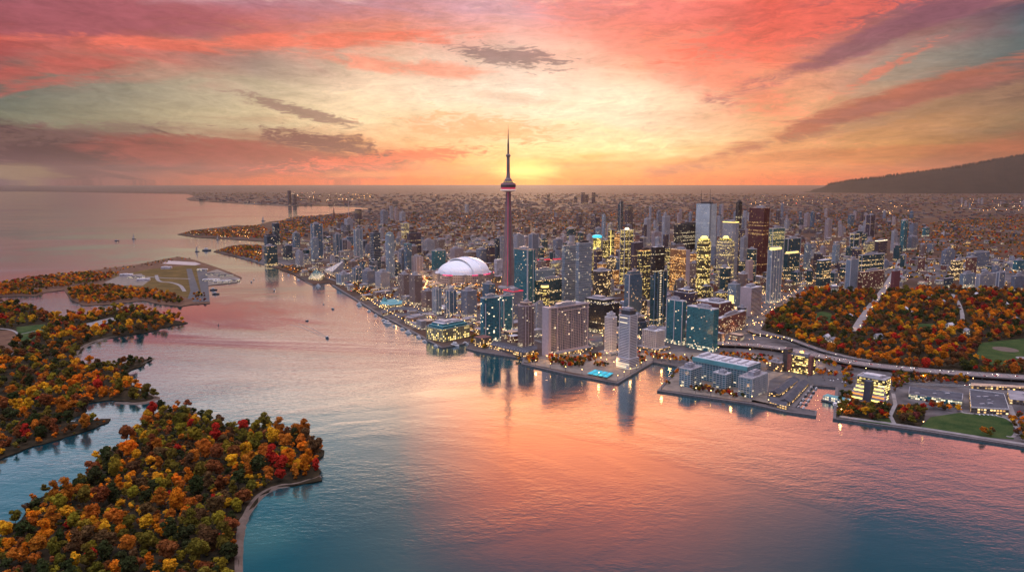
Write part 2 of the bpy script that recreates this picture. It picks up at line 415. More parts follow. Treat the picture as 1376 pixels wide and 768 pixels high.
ISLC = P((214, 553), (240, 548), (257, 549.5), (264, 560), (301, 573), (348, 574), (401, 580), (424, 597), (436, 606), (428, 630), (433, 646), (401, 652), (371, 655), (347.7, 668), (329, 695), (321, 721), (320, 768), (330, 860),
         (300, 1000), (-200, 1000), (-100, 760), (0, 722), (20, 706), (37, 682), (57, 668), (100, 660), (123.7, 636), (133.7, 613), (167, 596), (187, 576))
ISLC_W = wob(ISLC, 4, .010, 5)
sheet('island', ISLC_W, 1.5, M['forest_floor'], 5)
# beaches: a sloping strip from the wood's edge down into the water, uneven in width
def beach(pts, w, poly):
    pth = smooth_path(pts, 7); n = len(pth); r_ = random.Random(n); V = []; Fc = []
    for i, p in enumerate(pth):
        a = pth[max(i - 1, 0)]; b = pth[min(i + 1, n - 1)]; dx, dy = b[0] - a[0], b[1] - a[1]; l = math.hypot(dx, dy) or 1; nx, ny = -dy / l, dx / l
        k = w * (.75 + .5 * r_.random()) * min(1, .3 + 3 * min(i, n - 1 - i) / n)
        sg = 1 if side_out(p, (nx, ny), poly, w) else -1
        V += [(p[0] + sg * nx * (k * .6 + 2), p[1] + sg * ny * (k * .6 + 2), -.35), (p[0] + sg * nx * (k * .3 + 1.2), p[1] + sg * ny * (k * .3 + 1.2), .9), (p[0] - sg * nx * k * .1, p[1] - sg * ny * k * .1, 1.72), (p[0] - sg * nx * k * .6, p[1] - sg * ny * k * .6, 1.66)]
    for i in range(n - 1):
        for j in (0, 1, 2): Fc.append((i * 4 + j, i * 4 + 4 + j, i * 4 + 5 + j, i * 4 + 1 + j))
    me = bpy.data.meshes.new('beach'); me.from_pydata(V, [], Fc); me.update()
    o = link('beach', me, M['sand']); o['kind'] = 'structure'
def side_out(p, nrm, poly, w):
    q = (p[0] + nrm[0] * w * 2, p[1] + nrm[1] * w * 2); c = False; j = len(poly) - 1
    for i in range(len(poly)):
        xi, yi = poly[i]; xj, yj = poly[j]
        if (yi > q[1]) != (yj > q[1]) and q[0] < (xj - xi) * (q[1] - yi) / (yj - yi) + xi: c = not c
        j = i
    return not c
beach(P((431, 640), (401, 650), (371, 655), (347.7, 668), (329, 695), (322, 721), (320, 768), (326, 800)), 6, ISLC_W)
beach(P((158, 452), (135, 457), (112, 467), (104, 479), (106, 490)), 10, ISLB_W)
beach(P((155, 541), (190, 542), (211, 535), (196, 529)), 6, ISLB_W)
beach(P((182, 486), (205.7, 481.5), (190, 490)), 4, ISLB_W)
beach(P((216, 552), (240, 548), (257, 549), (263, 560)), 5, ISLC_W)
for i, (pl, sd_) in enumerate(((ISLC_W, 1), (ISLB_W, 2))):
    pass
# ------------------------------------------------------------ facades
def facade(name, wall, glass, cw=3.2, ch=3.5, fw=.6, fh=.6, lit=.10, litc=(1.0, .62, .24), ls=2.2, bands=.0, rough=.25, metal=0., street=.6, band_h=None, gspec=.6):
    m, T = mat('facade_' + name)
    uv = T.new('ShaderNodeUVMap').outputs[0]
    rnd = T.new('ShaderNodeObjectInfo').outputs['Random']
    x, y, _ = T.sep(uv)
    cu = T.math('DIVIDE', x, cw); cv = T.math('DIVIDE', y, ch)
    iu = T.math('FLOOR', cu); iv = T.math('FLOOR', cv)
    fu = T.math('ABSOLUTE', T.math('SUBTRACT', T.math('FRACT', cu), .5)); fv = T.math('ABSOLUTE', T.math('SUBTRACT', T.math('FRACT', cv), .5))
    win = T.math('MULTIPLY', T.math('LESS_THAN', fu, fw / 2), T.math('LESS_THAN', fv, fh / 2))
    roff = T.math('MULTIPLY', rnd, 97.3)
    def wn(a, b):
        n = T.new('ShaderNodeTexWhiteNoise', noise_dimensions='2D'); T.l.new(T.comb(a, b), n.inputs['Vector']); return n
    w = wn(T.math('ADD', iu, roff), iv)
    r1 = w.outputs['Value']; rc = T.sep(w.outputs['Color'])
    clump = T.noise(T.comb(T.math('MULTIPLY', iu, .21), T.math('MULTIPLY', iv, .33), roff), 1., 2)
    p = T.math('MULTIPLY', T.mapr(clump, .38, .68, .05, 1.7), lit * .8)
    if bands > 0:
        fl = T.math('LESS_THAN', wn(roff, iv).outputs['Value'], bands)
        p = T.math('ADD', p, T.math('MULTIPLY', fl, .62))
    st = T.math('MULTIPLY', T.math('LESS_THAN', y, 9.), street)
    p = T.math('MAXIMUM', p, st)
    on = T.math('MULTIPLY', win, T.math('LESS_THAN', r1, p))
    e = T.math('MULTIPLY', on, T.math('MULTIPLY', T.math('POWER', T.mapr(rc[1], 0, 1, .25, 1.1), 1.6), ls * .75))
    ec = T.mix(T.math('MULTIPLY', rc[2], .6), litc, (1.0, .76, .42))
    k = T.mapr(T.noise(uv, .03, 4), .3, .7, .85, 1.15)
    wc = T.vmath('MULTIPLY', wall, T.comb(k, k, k))
    g = T.mapr(rc[0], 0, 1, .6, 1.5)
    gc = T.vmath('MULTIPLY', glass, T.comb(g, g, g))
    c = T.mix(win, wc, gc)
    rr = T.math('ADD', T.math('MULTIPLY', win, rough - .75), .75)
    pr = principled(T, c, rr, T.math('ADD', .25, T.math('MULTIPLY', win, gspec)), metal, ec, e)
    out(T, pr); return m
WARM = (1.0, .52, .13); GOLD = (1.0, .70, .16); PALE = (1.0, .82, .52)
ST = {}
def sty(k, *a, **kw): ST[k] = facade(k, *a, **kw)
sty('greyblue', (.25, .27, .33), (.025, .045, .07), 3.6, 3.4, .62, .55, .07)
sty('greypale', (.42, .41, .44), (.04, .055, .08), 3.4, 3.4, .55, .5, .07)
sty('white', (.60, .57, .58), (.07, .08, .11), 3.6, 3.3, .66, .45, .05)
sty('whitefloor', (.62, .58, .60), (.08, .085, .11), 30., 3.2, 1.0, .42, .03, litc=PALE)
sty('pink', (.44, .34, .34), (.05, .045, .06), 3.4, 3.4, .5, .5, .07)
sty('brown', (.26, .18, .165), (.035, .03, .04), 3.2, 3.3, .55, .5, .10, litc=PALE)
sty('brownlit', (.11, .085, .075), (.03, .03, .03), 3.4, 3.8, .7, .6, .30, ls=3.4, bands=.12)
sty('redbrick', (.21, .075, .065), (.05, .04, .05), 4.5, 4.2, .42, .55, .30, litc=PALE)
sty('redtower', (.13, .028, .026), (.045, .014, .016), 2.2, 3.8, .5, .6, .05, bands=.08, litc=WARM)
sty('teal', (.045, .20, .235), (.014, .115, .145), 3.4, 3.2, .82, .74, .07, litc=PALE, ls=2.4, rough=.18)
sty('tealbig', (.055, .225, .265), (.016, .12, .16), 4.4, 3.4, .84, .76, .085, litc=PALE, ls=3.0, rough=.18)
sty('tealdark', (.030, .085, .10), (.010, .050, .062), 3.2, 3.8, .86, .7, .05, bands=.10, rough=.12)
sty('bluesteel', (.13, .19, .26), (.025, .085, .14), 3.2, 3.3, .8, .7, .08, rough=.18)
sty('bluepale', (.36, .42, .48), (.03, .08, .12), 3.6, 3.6, .70, .62, .10, litc=PALE)
sty('navy', (.045, .075, .11), (.012, .030, .05), 3.4, 3.3, .8, .6, .08, litc=PALE)
sty('black', (.018, .018, .024), (.010, .011, .016), 2.6, 3.9, .8, .55, .04, bands=.13, litc=PALE)
sty('purple', (.085, .060, .085), (.035, .030, .045), 2.6, 3.7, .55, .6, .05, bands=.06)
sty('copper', (.40, .17, .07), (.30, .12, .035), 2.6, 3.8, .8, .6, .30, litc=(1., .42, .06), ls=2.6, bands=.45, rough=.2)
sty('gold', (.12, .10, .05), (.05, .04, .02), 3.6, 3.9, .8, .66, .36, litc=GOLD, ls=2.6, bands=.30, rough=.2)
sty('goldfull', (.22, .18, .05), (.12, .10, .02), 2.6, 3.6, .85, .7, .85, litc=(1., .76, .10), ls=3.6, bands=.30)
sty('goldgrey', (.30, .27, .27), (.07, .06, .06), 2.8, 3.7, .7, .6, .34, litc=GOLD, ls=2.5, bands=.16)
sty('darkgold', (.06, .055, .05), (.025, .025, .03), 2.8, 3.8, .8, .55, .20, litc=GOLD, ls=2.6, bands=.34)
sty('whitetower', (.60, .64, .66), (.20, .27, .31), 2.6, 3.9, .5, .55, .10, litc=PALE)
sty('terminal', (.42, .37, .22), (.05, .07, .06), 5.2, 5.2, .60, .70, .78, litc=GOLD, ls=3.2)
sty('terminalside', (.44, .42, .30), (.06, .10, .09), 5.2, 5.2, .5, .5, .20, litc=GOLD, ls=1.6)
sty('wingteal', (.36, .42, .45), (.03, .13, .17), 6.0, 3.6, .80, .66, .06, litc=PALE, street=.15, rough=.15)
sty('wingwhite', (.60, .54, .54), (.10, .09, .11), 4.0, 3.6, .55, .5, .04, litc=PALE, street=.1)
sty('officelit', (.05, .045, .04), (.06, .05, .03), 3.4, 4.0, .9, .62, .72, litc=GOLD, ls=3.6, bands=.2)
sty('lowshop', (.16, .13, .12), (.06, .05, .04), 4.5, 4.2, .7, .55, .5, litc=WARM, ls=3.2)
sty('concrete', (.33, .31, .32), (.10, .10, .12), 4.0, 3.6, .5, .45, .10, litc=PALE)
sty('hotel', (.47, .39, .41), (.025, .045, .075), 4.0, 3.6, .84, .78, .07, litc=PALE, ls=3.0)
sty('louver', (.52, .46, .47), (.05, .045, .055), 60., 3.6, 1.0, .5, .03, street=0.)
M['roof'] = flat('roof_membrane', (.26, .235, .25), .85, .3, .06)
M['roof_far'] = flat('roof_far', (.15, .115, .115), .9, .15, .01)
M['roof_dark'] = flat('roof_dark', (.075, .075, .09), .85, .3, .06)
M['roof_pale'] = flat('roof_pale', (.52, .49, .51), .8, .2, .05)
M['roof_lit'] = flat('roof_warm_lit', (.50, .34, .24), .8, .2, .06)  # warm light on rooftops, put into the base colour
M['roof_teal'] = flat('roof_teal', (.12, .32, .34), .6, .2, .06)
M['metal'] = flat('plant_metal', (.33, .32, .35), .5, .3, .2)
M['metal_dark'] = flat('dark_metal', (.05, .05, .06), .5, .3, .2)
M['slab'] = flat('balcony_concrete', (.50, .48, .50), .7, .15, .2)
M['fin'] = flat('fin_concrete', (.62, .58, .58), .7, .1, .2)
M['fin_pink'] = flat('fin_pink', (.52, .41, .42), .7, .1, .2)
M['brick'] = flat('brick', (.19, .085, .075), .9, .25, .3)
M['lamp_warm'] = flat('lamp_warm', (.8, .6, .3), .5, 0, 1, emit=(1, .62, .22), estr=14)
M['lamp_gold'] = flat('lit_gold', (.8, .6, .2), .5, 0, 1, emit=(1, .74, .16), estr=2.2)
M['lamp_pale'] = flat('lit_pale', (.8, .7, .5), .5, 0, 1, emit=(1, .80, .50), estr=2.0)
M['lamp_red'] = flat('lit_red', (.6, .05, .08), .5, 0, 1, emit=(1, .03, .07), estr=.6)
M['lamp_cyan'] = flat('lit_cyan', (.1, .6, .7), .5, 0, 1, emit=(.04, .62, .78), estr=.8)
M['lamp_orange'] = flat('lit_orange', (.7, .3, .1), .5, 0, 1, emit=(1, .36, .06), estr=1.1)

def wall_mesh(name, pts, z0, z1):
    n = len(pts)
    area = sum(pts[i][0] * pts[(i + 1) % n][1] - pts[(i + 1) % n][0] * pts[i][1] for i in range(n))
    if area < 0:
        pts = pts[::-1]
        if isinstance(z1, (list, tuple)): z1 = list(z1)[::-1]
    zt = list(z1) if isinstance(z1, (list, tuple)) else [z1] * n
    V = [(p[0], p[1], z0) for p in pts] + [(p[0], p[1], zt[i]) for i, p in enumerate(pts)]
    Fc = []; UV = []; MI = []
    cum = 0.
    for i in range(n):
        j = (i + 1) % n; l = math.dist(pts[i], pts[j])
        Fc.append((i, j, j + n, i + n)); UV += [(cum, z0 - 2.5), (cum + l, z0 - 2.5), (cum + l, zt[j] - 2.5), (cum, zt[i] - 2.5)]; MI.append(0); cum += l
    if n == 4 or n > 4:
        tri = tessellate_polygon([[Vector((p[0], p[1], 0)) for p in pts]])
        for t in tri:
            a, b, c = t
            ar = (pts[b][0] - pts[a][0]) * (pts[c][1] - pts[a][1]) - (pts[c][0] - pts[a][0]) * (pts[b][1] - pts[a][1])
            if ar < 0: a, c = c, a
            Fc.append((a + n, b + n, c + n)); UV += [pts[a], pts[b], pts[c]]; MI.append(1)
    me = bpy.data.meshes.new(name); me.from_pydata(V, [], Fc)
    ul = me.uv_layers.new(name='UVMap')
    ul.data.foreach_set('uv', [c for q in UV for c in q]); me.polygons.foreach_set('material_index', MI); me.update()
    return me
def rect(x0, y0, x1, y1): return [(x0, y0), (x1, y0), (x1, y1), (x0, y1)]
def rrect(w, d, r, n=4):
    o = []
    for cx, cy, a0 in ((w / 2 - r, d / 2 - r, 0), (-w / 2 + r, d / 2 - r, 90), (-w / 2 + r, -d / 2 + r, 180), (w / 2 - r, -d / 2 + r, 270)):
        for i in range(n + 1): o.append((cx + r * math.cos(R(a0 + 90 * i / n)), cy + r * math.sin(R(a0 + 90 * i / n))))
    return o
def ell(w, d, n=20): return [(w / 2 * math.cos(2 * math.pi * i / n), d / 2 * math.sin(2 * math.pi * i / n)) for i in range(n)]
class Boxes:
    """several boxes and prisms that belong to one part"""
    def __init__(s): s.V = []; s.F = []
    def box(s, x0, y0, z0, x1, y1, z1):
        b = len(s.V); s.V += [(x0, y0, z0), (x1, y0, z0), (x1, y1, z0), (x0, y1, z0), (x0, y0, z1), (x1, y0, z1), (x1, y1, z1), (x0, y1, z1)]
        s.F += [tuple(b + i for i in f) for f in ((0, 3, 2, 1), (4, 5, 6, 7), (0, 1, 5, 4), (1, 2, 6, 5), (2, 3, 7, 6), (3, 0, 4, 7))]; return s
    def prism(s, pts, z0, z1):
        n = len(pts); b = len(s.V); s.V += [(p[0], p[1], z0) for p in pts] + [(p[0], p[1], z1) for p in pts]
        s.F += [tuple(b + n + i for i in range(n)), tuple(b + i for i in reversed(range(n)))]
        s.F += [(b + i, b + (i + 1) % n, b + n + (i + 1) % n, b + n + i) for i in range(n)]; return s
    def quad(s, a, b_, c, d):
        b = len(s.V); s.V += [a, b_, c, d]; s.F.append((b, b + 1, b + 2, b + 3)); return s
    def cone(s, x, y, r0, r1, z0, z1, n=10):
        b = len(s.V)
        for r, z in ((r0, z0), (r1, z1)): s.V += [(x + r * math.cos(2 * math.pi * i / n), y + r * math.sin(2 * math.pi * i / n), z) for i in range(n)]
        s.F += [(b + i, b + (i + 1) % n, b + n + (i + 1) % n, b + n + i) for i in range(n)] + [tuple(b + n + i for i in range(n))]; return s
    def lathe(s, prof, n=24, x=0, y=0):
        b = len(s.V)
        for r, z in prof: s.V += [(x + r * math.cos(2 * math.pi * i / n), y + r * math.sin(2 * math.pi * i / n), z) for i in range(n)]
        for k in range(len(prof) - 1):
            s.F += [(b + k * n + i, b + k * n + (i + 1) % n, b + (k + 1) * n + (i + 1) % n, b + (k + 1) * n + i) for i in range(n)]
        s.F.append(tuple(b + (len(prof) - 1) * n + i for i in range(n))); return s
    def build(s, name, m, parent=None, loc=None, smooth=False):
        me = bpy.data.meshes.new(name); me.from_pydata(s.V, [], s.F); me.update()
        if smooth: me.polygons.foreach_set('use_smooth', [True] * len(me.polygons))
        return link(name, me, m, parent, loc)

FOOT = []      # occupied circles (x, y, r)
LANDMARKS = [] # (u, v, short phrase) for relative labels
def solve_box(xl, xc, xr, yb, yt, phi):
    C = gp(xc, yb, 2.5); zt = zat(yt, C[1], xc); zm = (2.5 + zt) / 2
    cp, sp = math.cos(PITCH), math.sin(PITCH); q = (H - zm) * sp
    # shift so that the near edge projects at xc half way up
    def along(u, dx, dy):
        a = (u - 688) / F
        den = dx - a * dy * cp
        num = a * (C[1] * cp + q) - C[0]
        if abs(den) < .12: return abs(u - xc) * C[1] / F * 1.3
        t = num / den
        return t if t > 0 else abs(u - xc) * C[1] / F * 1.3
    w = min(max(along(xr, math.cos(R(phi)), math.sin(R(phi))), 6), 220)
    d = min(max(along(xl, -math.sin(R(phi)), math.cos(R(phi))), 6), 220)
    return C, w, d, zt
def plant(parent, w, d, z, rr, m='metal', big=.45):
    b = Boxes(); bw, bd = w * big, d * big
    ox, oy = rr.uniform(-.1, .1) * w, rr.uniform(-.1, .1) * d; hh = min(max(2.5, .12 * (w + d)), 7)
    b.box(ox - bw / 2, oy - bd / 2, z, ox + bw / 2, oy + bd / 2, z + hh)
    b.box(ox - bw * .2, oy - bd * .3, z + hh, ox + bw * .3, oy + bd * .25, z + hh + 1.8)
    for _ in range(4):
        x, y = rr.uniform(-.42, .38) * w, rr.uniform(-.42, .38) * d
        b.box(x, y, z, x + w * .07 + .6, y + d * .07 + .6, z + rr.uniform(1.0, 2.2))
    return b.build('roof_plant', M[m], parent)
def parapet(parent, pts, z, m, h=1.4, t=.6, name='parapet'):
    n = len(pts); cx = sum(p[0] for p in pts) / n; cy = sum(p[1] for p in pts) / n
    V = []; Fc = []
    for p in pts:
        l = math.dist(p, (cx, cy)) or 1; k = (l - t * 1.4) / l; k2 = (l + .25) / l
        o = (cx + (p[0] - cx) * k2, cy + (p[1] - cy) * k2); i_ = (cx + (p[0] - cx) * k, cy + (p[1] - cy) * k)
        V += [(*o, z - .6), (*o, z + h), (*i_, z + h), (*i_, z - .6)]
    for i in range(n):
        a = i * 4; b = ((i + 1) % n) * 4
        for k in range(3): Fc.append((a + k, b + k, b + k + 1, a + k + 1))
    me = bpy.data.meshes.new(name); me.from_pydata(V, [], Fc); me.update()
    return link(name, me, m, parent)
def tower(name, label, cat, xl, xc, xr, yb, yt, style, phi=40, shape='box', roof='roof', pod=None, top='plant', slabs=None, fins=None, rim=None, short=None, group=None, side=None, extra=None, mark=True):
    C, w, d, zt = solve_box(xl, xc, xr, yb, yt, phi)
    c, s = math.cos(R(phi)), math.sin(R(phi))
    cx = C[0] + w / 2 * c - d / 2 * s; cy = C[1] + w / 2 * s + d / 2 * c
    root = empty(name, (cx, cy, 2.5), R(phi)); h = zt - 2.5
    setp(root, label, cat, group)
    rr = random.Random(int(xl * 13 + yb * 7))
    if shape == 'round': pts = ell(w, d)
    elif shape == 'rr': pts = rrect(w, d, min(w, d) * .3)
    elif shape == 'cut': k = min(w, d) * .22; pts = [(-w / 2 + k, -d / 2), (w / 2 - k, -d / 2), (w / 2, -d / 2 + k), (w / 2, d / 2 - k), (w / 2 - k, d / 2), (-w / 2 + k, d / 2), (-w / 2, d / 2 - k), (-w / 2, -d / 2 + k)]
    elif shape == 'notch':
        a = w * .28; b_ = d * .28
        pts = [(-w / 2, -d / 2), (-a / 2, -d / 2), (-a / 2, -d / 2 + 2.2), (a / 2, -d / 2 + 2.2), (a / 2, -d / 2), (w / 2, -d / 2), (w / 2, d / 2), (-w / 2, d / 2), (-w / 2, b_ / 2), (-w / 2 + 2.2, b_ / 2), (-w / 2 + 2.2, -b_ / 2), (-w / 2, -b_ / 2)]
    else: pts = rect(-w / 2, -d / 2, w / 2, d / 2)
    z1 = h
    if shape == 'slant': z1 = [h, h * 1.0, h * .88, h * .88]
    me = wall_mesh('walls', pts, 0, z1)
    # the UV origin is at the foot of the thing
    uvd = me.uv_layers[0].data
    for q in uvd: q.uv = (q.uv[0], q.uv[1] + 2.5)
    link('walls', me, [ST[style], M[roof]], root)
    if rim: parapet(root, pts, h, M[rim])
    if top == 'plant': plant(root, w, d, h, rr)
    elif top == 'plantdark': plant(root, w, d, h, rr, 'metal_dark', .6)
    elif top == 'step':
        me = wall_mesh('penthouse', [(p[0] * .72, p[1] * .72) for p in pts], h, h + 7); link('penthouse', me, [ST[style], M[roof]], root)
        plant(root, w * .6, d * .6, h + 7, rr)
    elif top == 'litcrown':
        b = Boxes(); b.prism([(p[0] * .8, p[1] * .8) for p in pts], h, h + 6); b.build('lit_crown', M['lamp_gold'], root)
        b = Boxes(); b.prism([(p[0] * .82, p[1] * .82) for p in pts], h + 6, h + 7.5); b.build('crown_cap', M[roof], root)
    elif top == 'frame':
        b = Boxes()
        for sx in (-1, 1):
            b.box(sx * w / 2 - .8, -d / 2 - .2, h, sx * w / 2 + .8, d / 2 + .2, h + 7)
        b.box(-w / 2, -d / 2 - .3, h + 4, w / 2, -d / 2 + 1, h + 7); b.build('roof_frame', M['fin'], root); plant(root, w * .7, d * .7, h, rr)
    elif top == 'dome':
        b = Boxes(); r = min(w, d) * .42
        b.lathe([(r * math.cos(R(a)), h + r * math.sin(R(a)) * .9) for a in range(0, 90, 12)], 16); b.build('dome', M['lamp_pale'], root, smooth=True)
    elif top == 'pyramid':
        b = Boxes(); b.cone(0, 0, min(w, d) * .68, .5, h, h + min(w, d) * .6, 4); b.build('pyramid_roof', M[roof], root)
    if pod:  # podium: (extra right, extra left, height, style)
        pw, pd_, ph, ps = pod
        me = wall_mesh('podium', rect(-w / 2 - pw, -d / 2 - pd_, w / 2 + pw, d / 2 + pd_), 0, ph)
        for q in me.uv_layers[0].data: q.uv = (q.uv[0], q.uv[1] + 2.5)
        link('podium', me, [ST[ps], M['roof']], root)
    if slabs:
        step, outw, gap = slabs[:3]; b = Boxes(); z = step
        while z < h - 1:
            for sg in ((-1, 0), (0, -1)):
                pass
            b.box(-w / 2 - outw, -d / 2 - outw, z, w / 2 + outw, -d / 2 - .02, z + gap)
            b.box(-w / 2 - outw, -d / 2, z, -w / 2 - .02, d / 2 + outw, z + gap)
            b.box(w / 2 + .02, -d / 2, z, w / 2 + outw, d / 2 + outw, z + gap)
            z += step
        b.build('balconies', M[slabs[3] if len(slabs) > 3 else 'slab'], root)
    if fins:
        n1, n2, th, fm = fins; b = Boxes()
        for i in range(n1 + 1):
            x = -w / 2 + w * i / n1; b.box(x - th / 2, -d / 2 - 1.0, 0, x + th / 2, -d / 2 - .02, h + 1.2)
        for i in range(n2 + 1):
            y = -d / 2 + d * i / n2; b.box(-w / 2 - 1.0, y - th / 2, 0, -w / 2 - .02, y + th / 2, h + 1.2)
        b.build('fins', M[fm], root)
    if extra: extra(root, w, d, h, rr)
    FOOT.append((cx, cy, math.hypot(w, d) / 2 + 4))
    if mark and short: LANDMARKS.append(((xl + xr) / 2, (yb + yt) / 2, short))
    return root
M['stone_gold'] = flat('stone_buff', (.42, .38, .26), .8, .15, .2)
M['tent_cyan'] = flat('tent_cyan', (.06, .50, .60), .6, .1, .2, emit=(.05, .60, .75), estr=.12)
M['roadpink'] = flat('concrete_road', (.19, .145, .14), .8, .2, .04)
M['pale_sand'] = flat('pale_sand', (.42, .34, .32), .9, .1, .04)
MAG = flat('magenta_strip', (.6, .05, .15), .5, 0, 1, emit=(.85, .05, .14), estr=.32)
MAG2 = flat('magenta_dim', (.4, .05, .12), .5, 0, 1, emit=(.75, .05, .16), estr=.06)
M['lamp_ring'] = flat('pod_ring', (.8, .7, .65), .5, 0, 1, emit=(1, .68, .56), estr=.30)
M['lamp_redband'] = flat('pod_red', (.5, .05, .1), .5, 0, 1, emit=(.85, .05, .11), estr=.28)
M['pod_rose'] = flat('pod_roof', (.22, .12, .14), .5, .1, .2)
M['mast'] = flat('mast_paint', (.20, .12, .11), .5, .1, .2)
M['lamp_magenta'] = flat('lit_magenta', (.6, .05, .2), .5, 0, 1, emit=(1, .04, .17), estr=.9)
sty('stadium', (.36, .31, .32), (.12, .11, .12), 7.5, 9.0, .7, .5, .12, litc=PALE, ls=1.2, street=.4)
M['lamp_dimpale'] = flat('stair_window', (.6, .6, .5), .5, 0, 1, emit=(.9, .72, .45), estr=.55)
M['bluefin'] = flat('blue_fin', (.16, .25, .34), .5, .1, .1)
sty('blank', (.52, .48, .52), (.45, .42, .46), 9., 9., .8, .8, 0., street=0.)
M['redfin'] = flat('red_granite', (.15, .035, .035), .5, .15, .1)
sty('blankpink', (.50, .36, .33), (.42, .30, .28), 5., 60., .2, 1., 0., street=.0)
sty('tealgold', (.10, .20, .20), (.03, .09, .09), 3.2, 3.8, .8, .6, .20, litc=GOLD, ls=1.8, bands=.28)
sty('greyslab', (.24, .30, .37), (.20, .26, .34), 3.0, 3.8, .5, .8, .0, street=.2)
sty('maroon', (.20, .065, .075), (.16, .05, .06), 3.4, 3.4, .4, .5, .02, street=.1)
# ------------------------------------------------------------ the communications tower
def cn_tower():
    D = 2527.0; X = (683 - 688) / F * (D * math.cos(PITCH) + 180 * math.sin(PITCH))
    zz = lambda v: zat(v, D, 683) - 2.5
    root = empty('observation_tower', (X, D, 2.5)); setp(root, 'very tall slender concrete observation tower with round red-lit pod and needle mast', 'tower')
    b = Boxes()
    # three-legged shaft, narrowing upwards
    zs = [0, 20, 60, 120, 200, 280, zz(256)]; n = len(zs)
    conc, TT = mat('tower_concrete')
    pp = TT.new('ShaderNodeNewGeometry').outputs['Position']; k = TT.mapr(TT.noise(pp, .05, 4), .3, .7, .85, 1.15)
    out(TT, principled(TT, TT.vmath('MULTIPLY', (.24, .185, .19), TT.comb(k, k, k)), .75, .3))
    V = []; Fc = []
    ring = 12
    for z in zs:
        t = z / zs[-1]; rad = 8.5 + 19 * (1 - t) ** 1.35; core = 7.2 + 3.0 * (1 - t)
        for i in range(3):
            a = R(-95 + 120 * i)
            for da, rr_ in ((-60, core * .95), (-math.degrees(math.atan2(3.3, rad)), rad), (math.degrees(math.atan2(3.3, rad)), rad), (30, core)):
                V.append((rr_ * math.cos(a + R(da)), rr_ * math.sin(a + R(da)), z))
    for k_ in range(n - 1):
        for i in range(ring): Fc.append((k_ * ring + i, k_ * ring + (i + 1) % ring, (k_ + 1) * ring + (i + 1) % ring, (k_ + 1) * ring + i))
    me = bpy.data.meshes.new('shaft'); me.from_pydata(V, [], Fc); me.update(); link('shaft', me, conc, root)
    # magenta light strips in the recesses either side of the front leg and on its face
    for a, r_ in ((-95, 1.0), (-35, .0), (-155, .0)):
        s_ = Boxes(); zt = zz(257)
        for i in range(12):
            z0 = 12 + (zt - 12) * i / 12; z1 = 12 + (zt - 12) * (i + 1) / 12
            def rp(z):
                t = z / zs[-1]; return (8.5 + 19 * (1 - t) ** 1.35) + .5 if r_ else (7.2 + 3.0 * (1 - t)) + .9
            ca, sa = math.cos(R(a)), math.sin(R(a)); hw = .7 if r_ else .7
            p = lambda rr_, z, sgn: (rr_ * ca - sgn * hw * sa, rr_ * sa + sgn * hw * ca, z)
            s_.quad(p(rp(z0), z0, -1), p(rp(z0), z0, 1), p(rp(z1), z1, 1), p(rp(z1), z1, -1))
            if r_:
                q0, q1 = rp(z0) - .6, rp(z1) - .6
                s_.quad(p(rp(z0), z0, -1), p(q0, z0, -1), p(q1, z1, -1), p(rp(z1), z1, -1)); s_.quad(p(rp(z0), z0, 1), p(q0, z0, 1), p(q1, z1, 1), p(rp(z1), z1, 1))
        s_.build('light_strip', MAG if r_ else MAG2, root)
    # pod
    zb = zz(256.5)
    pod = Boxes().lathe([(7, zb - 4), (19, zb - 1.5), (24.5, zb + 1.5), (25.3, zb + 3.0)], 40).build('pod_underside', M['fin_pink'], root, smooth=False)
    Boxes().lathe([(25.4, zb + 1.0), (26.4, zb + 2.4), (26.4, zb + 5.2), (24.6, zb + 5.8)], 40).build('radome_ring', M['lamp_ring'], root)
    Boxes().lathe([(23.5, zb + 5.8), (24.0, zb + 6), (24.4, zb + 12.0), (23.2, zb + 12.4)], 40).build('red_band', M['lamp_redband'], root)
    dk = Boxes().lathe([(24.6, zb + 12.4), (25.2, zb + 12.6), (25.2, zb + 20), (22.5, zb + 21)], 40).build('pod_windows', M['metal_dark'], root)
    Boxes().lathe([(25.4, zb + 20.2), (25.9, zb + 20.5), (23.5, zb + 25.5), (16, zb + 28)], 40).build('pod_roof', M['pod_rose'], root)
    up = Boxes().lathe([(16, zb + 28), (17.5, zb + 28.5), (17.5, zb + 33), (12.5, zb + 34), (12.5, zb + 38), (8.6, zb + 42)], 32).build('upper_deck', conc, root)
    for i in range(18):
        rl = Boxes(); a = 2 * math.pi * i / 18; rl.box(18.1 * math.cos(a) - .5, 18.1 * math.sin(a) - .5, zb + 30, 18.1 * math.cos(a) + .5, 18.1 * math.sin(a) + .5, zb + 31.4)
        rl.build('deck_light', M['lamp_gold'], up)
    z2 = zz(209)
    Boxes().lathe([(8.8, zb + 40), (6.6, zb + 48), (5.6, zb + 60), (5.0, z2 - 3)], 6).build('upper_shaft', conc, root)
    Boxes().lathe([(5, z2 - 5), (7.6, z2 - 2.5), (7.8, z2 + 1.5), (6, z2 + 3.4), (3.6, z2 + 5)], 20).build('sky_pod', conc, root)
    zt = zz(167)
    mast = Boxes().lathe([(3.4, z2 + 4), (3.2, z2 + 40), (2.4, z2 + 41), (2.3, z2 + 53), (1.7, z2 + 54), (1.5, z2 + 70), (1.0, z2 + 71), (.8, zt - 14), (.45, zt - 12), (.2, zt)], 10).build('antenna_mast', M['mast'], root)
    FOOT.append((X, D, 45)); LANDMARKS.append((683, 330, 'the tall observation tower'))
    # low building at its foot
    b = Boxes(); b.lathe([(36, 0), (36, 6), (30, 9), (14, 10)], 28); b.build('base_hall', M['roof'], root)
cn_tower()

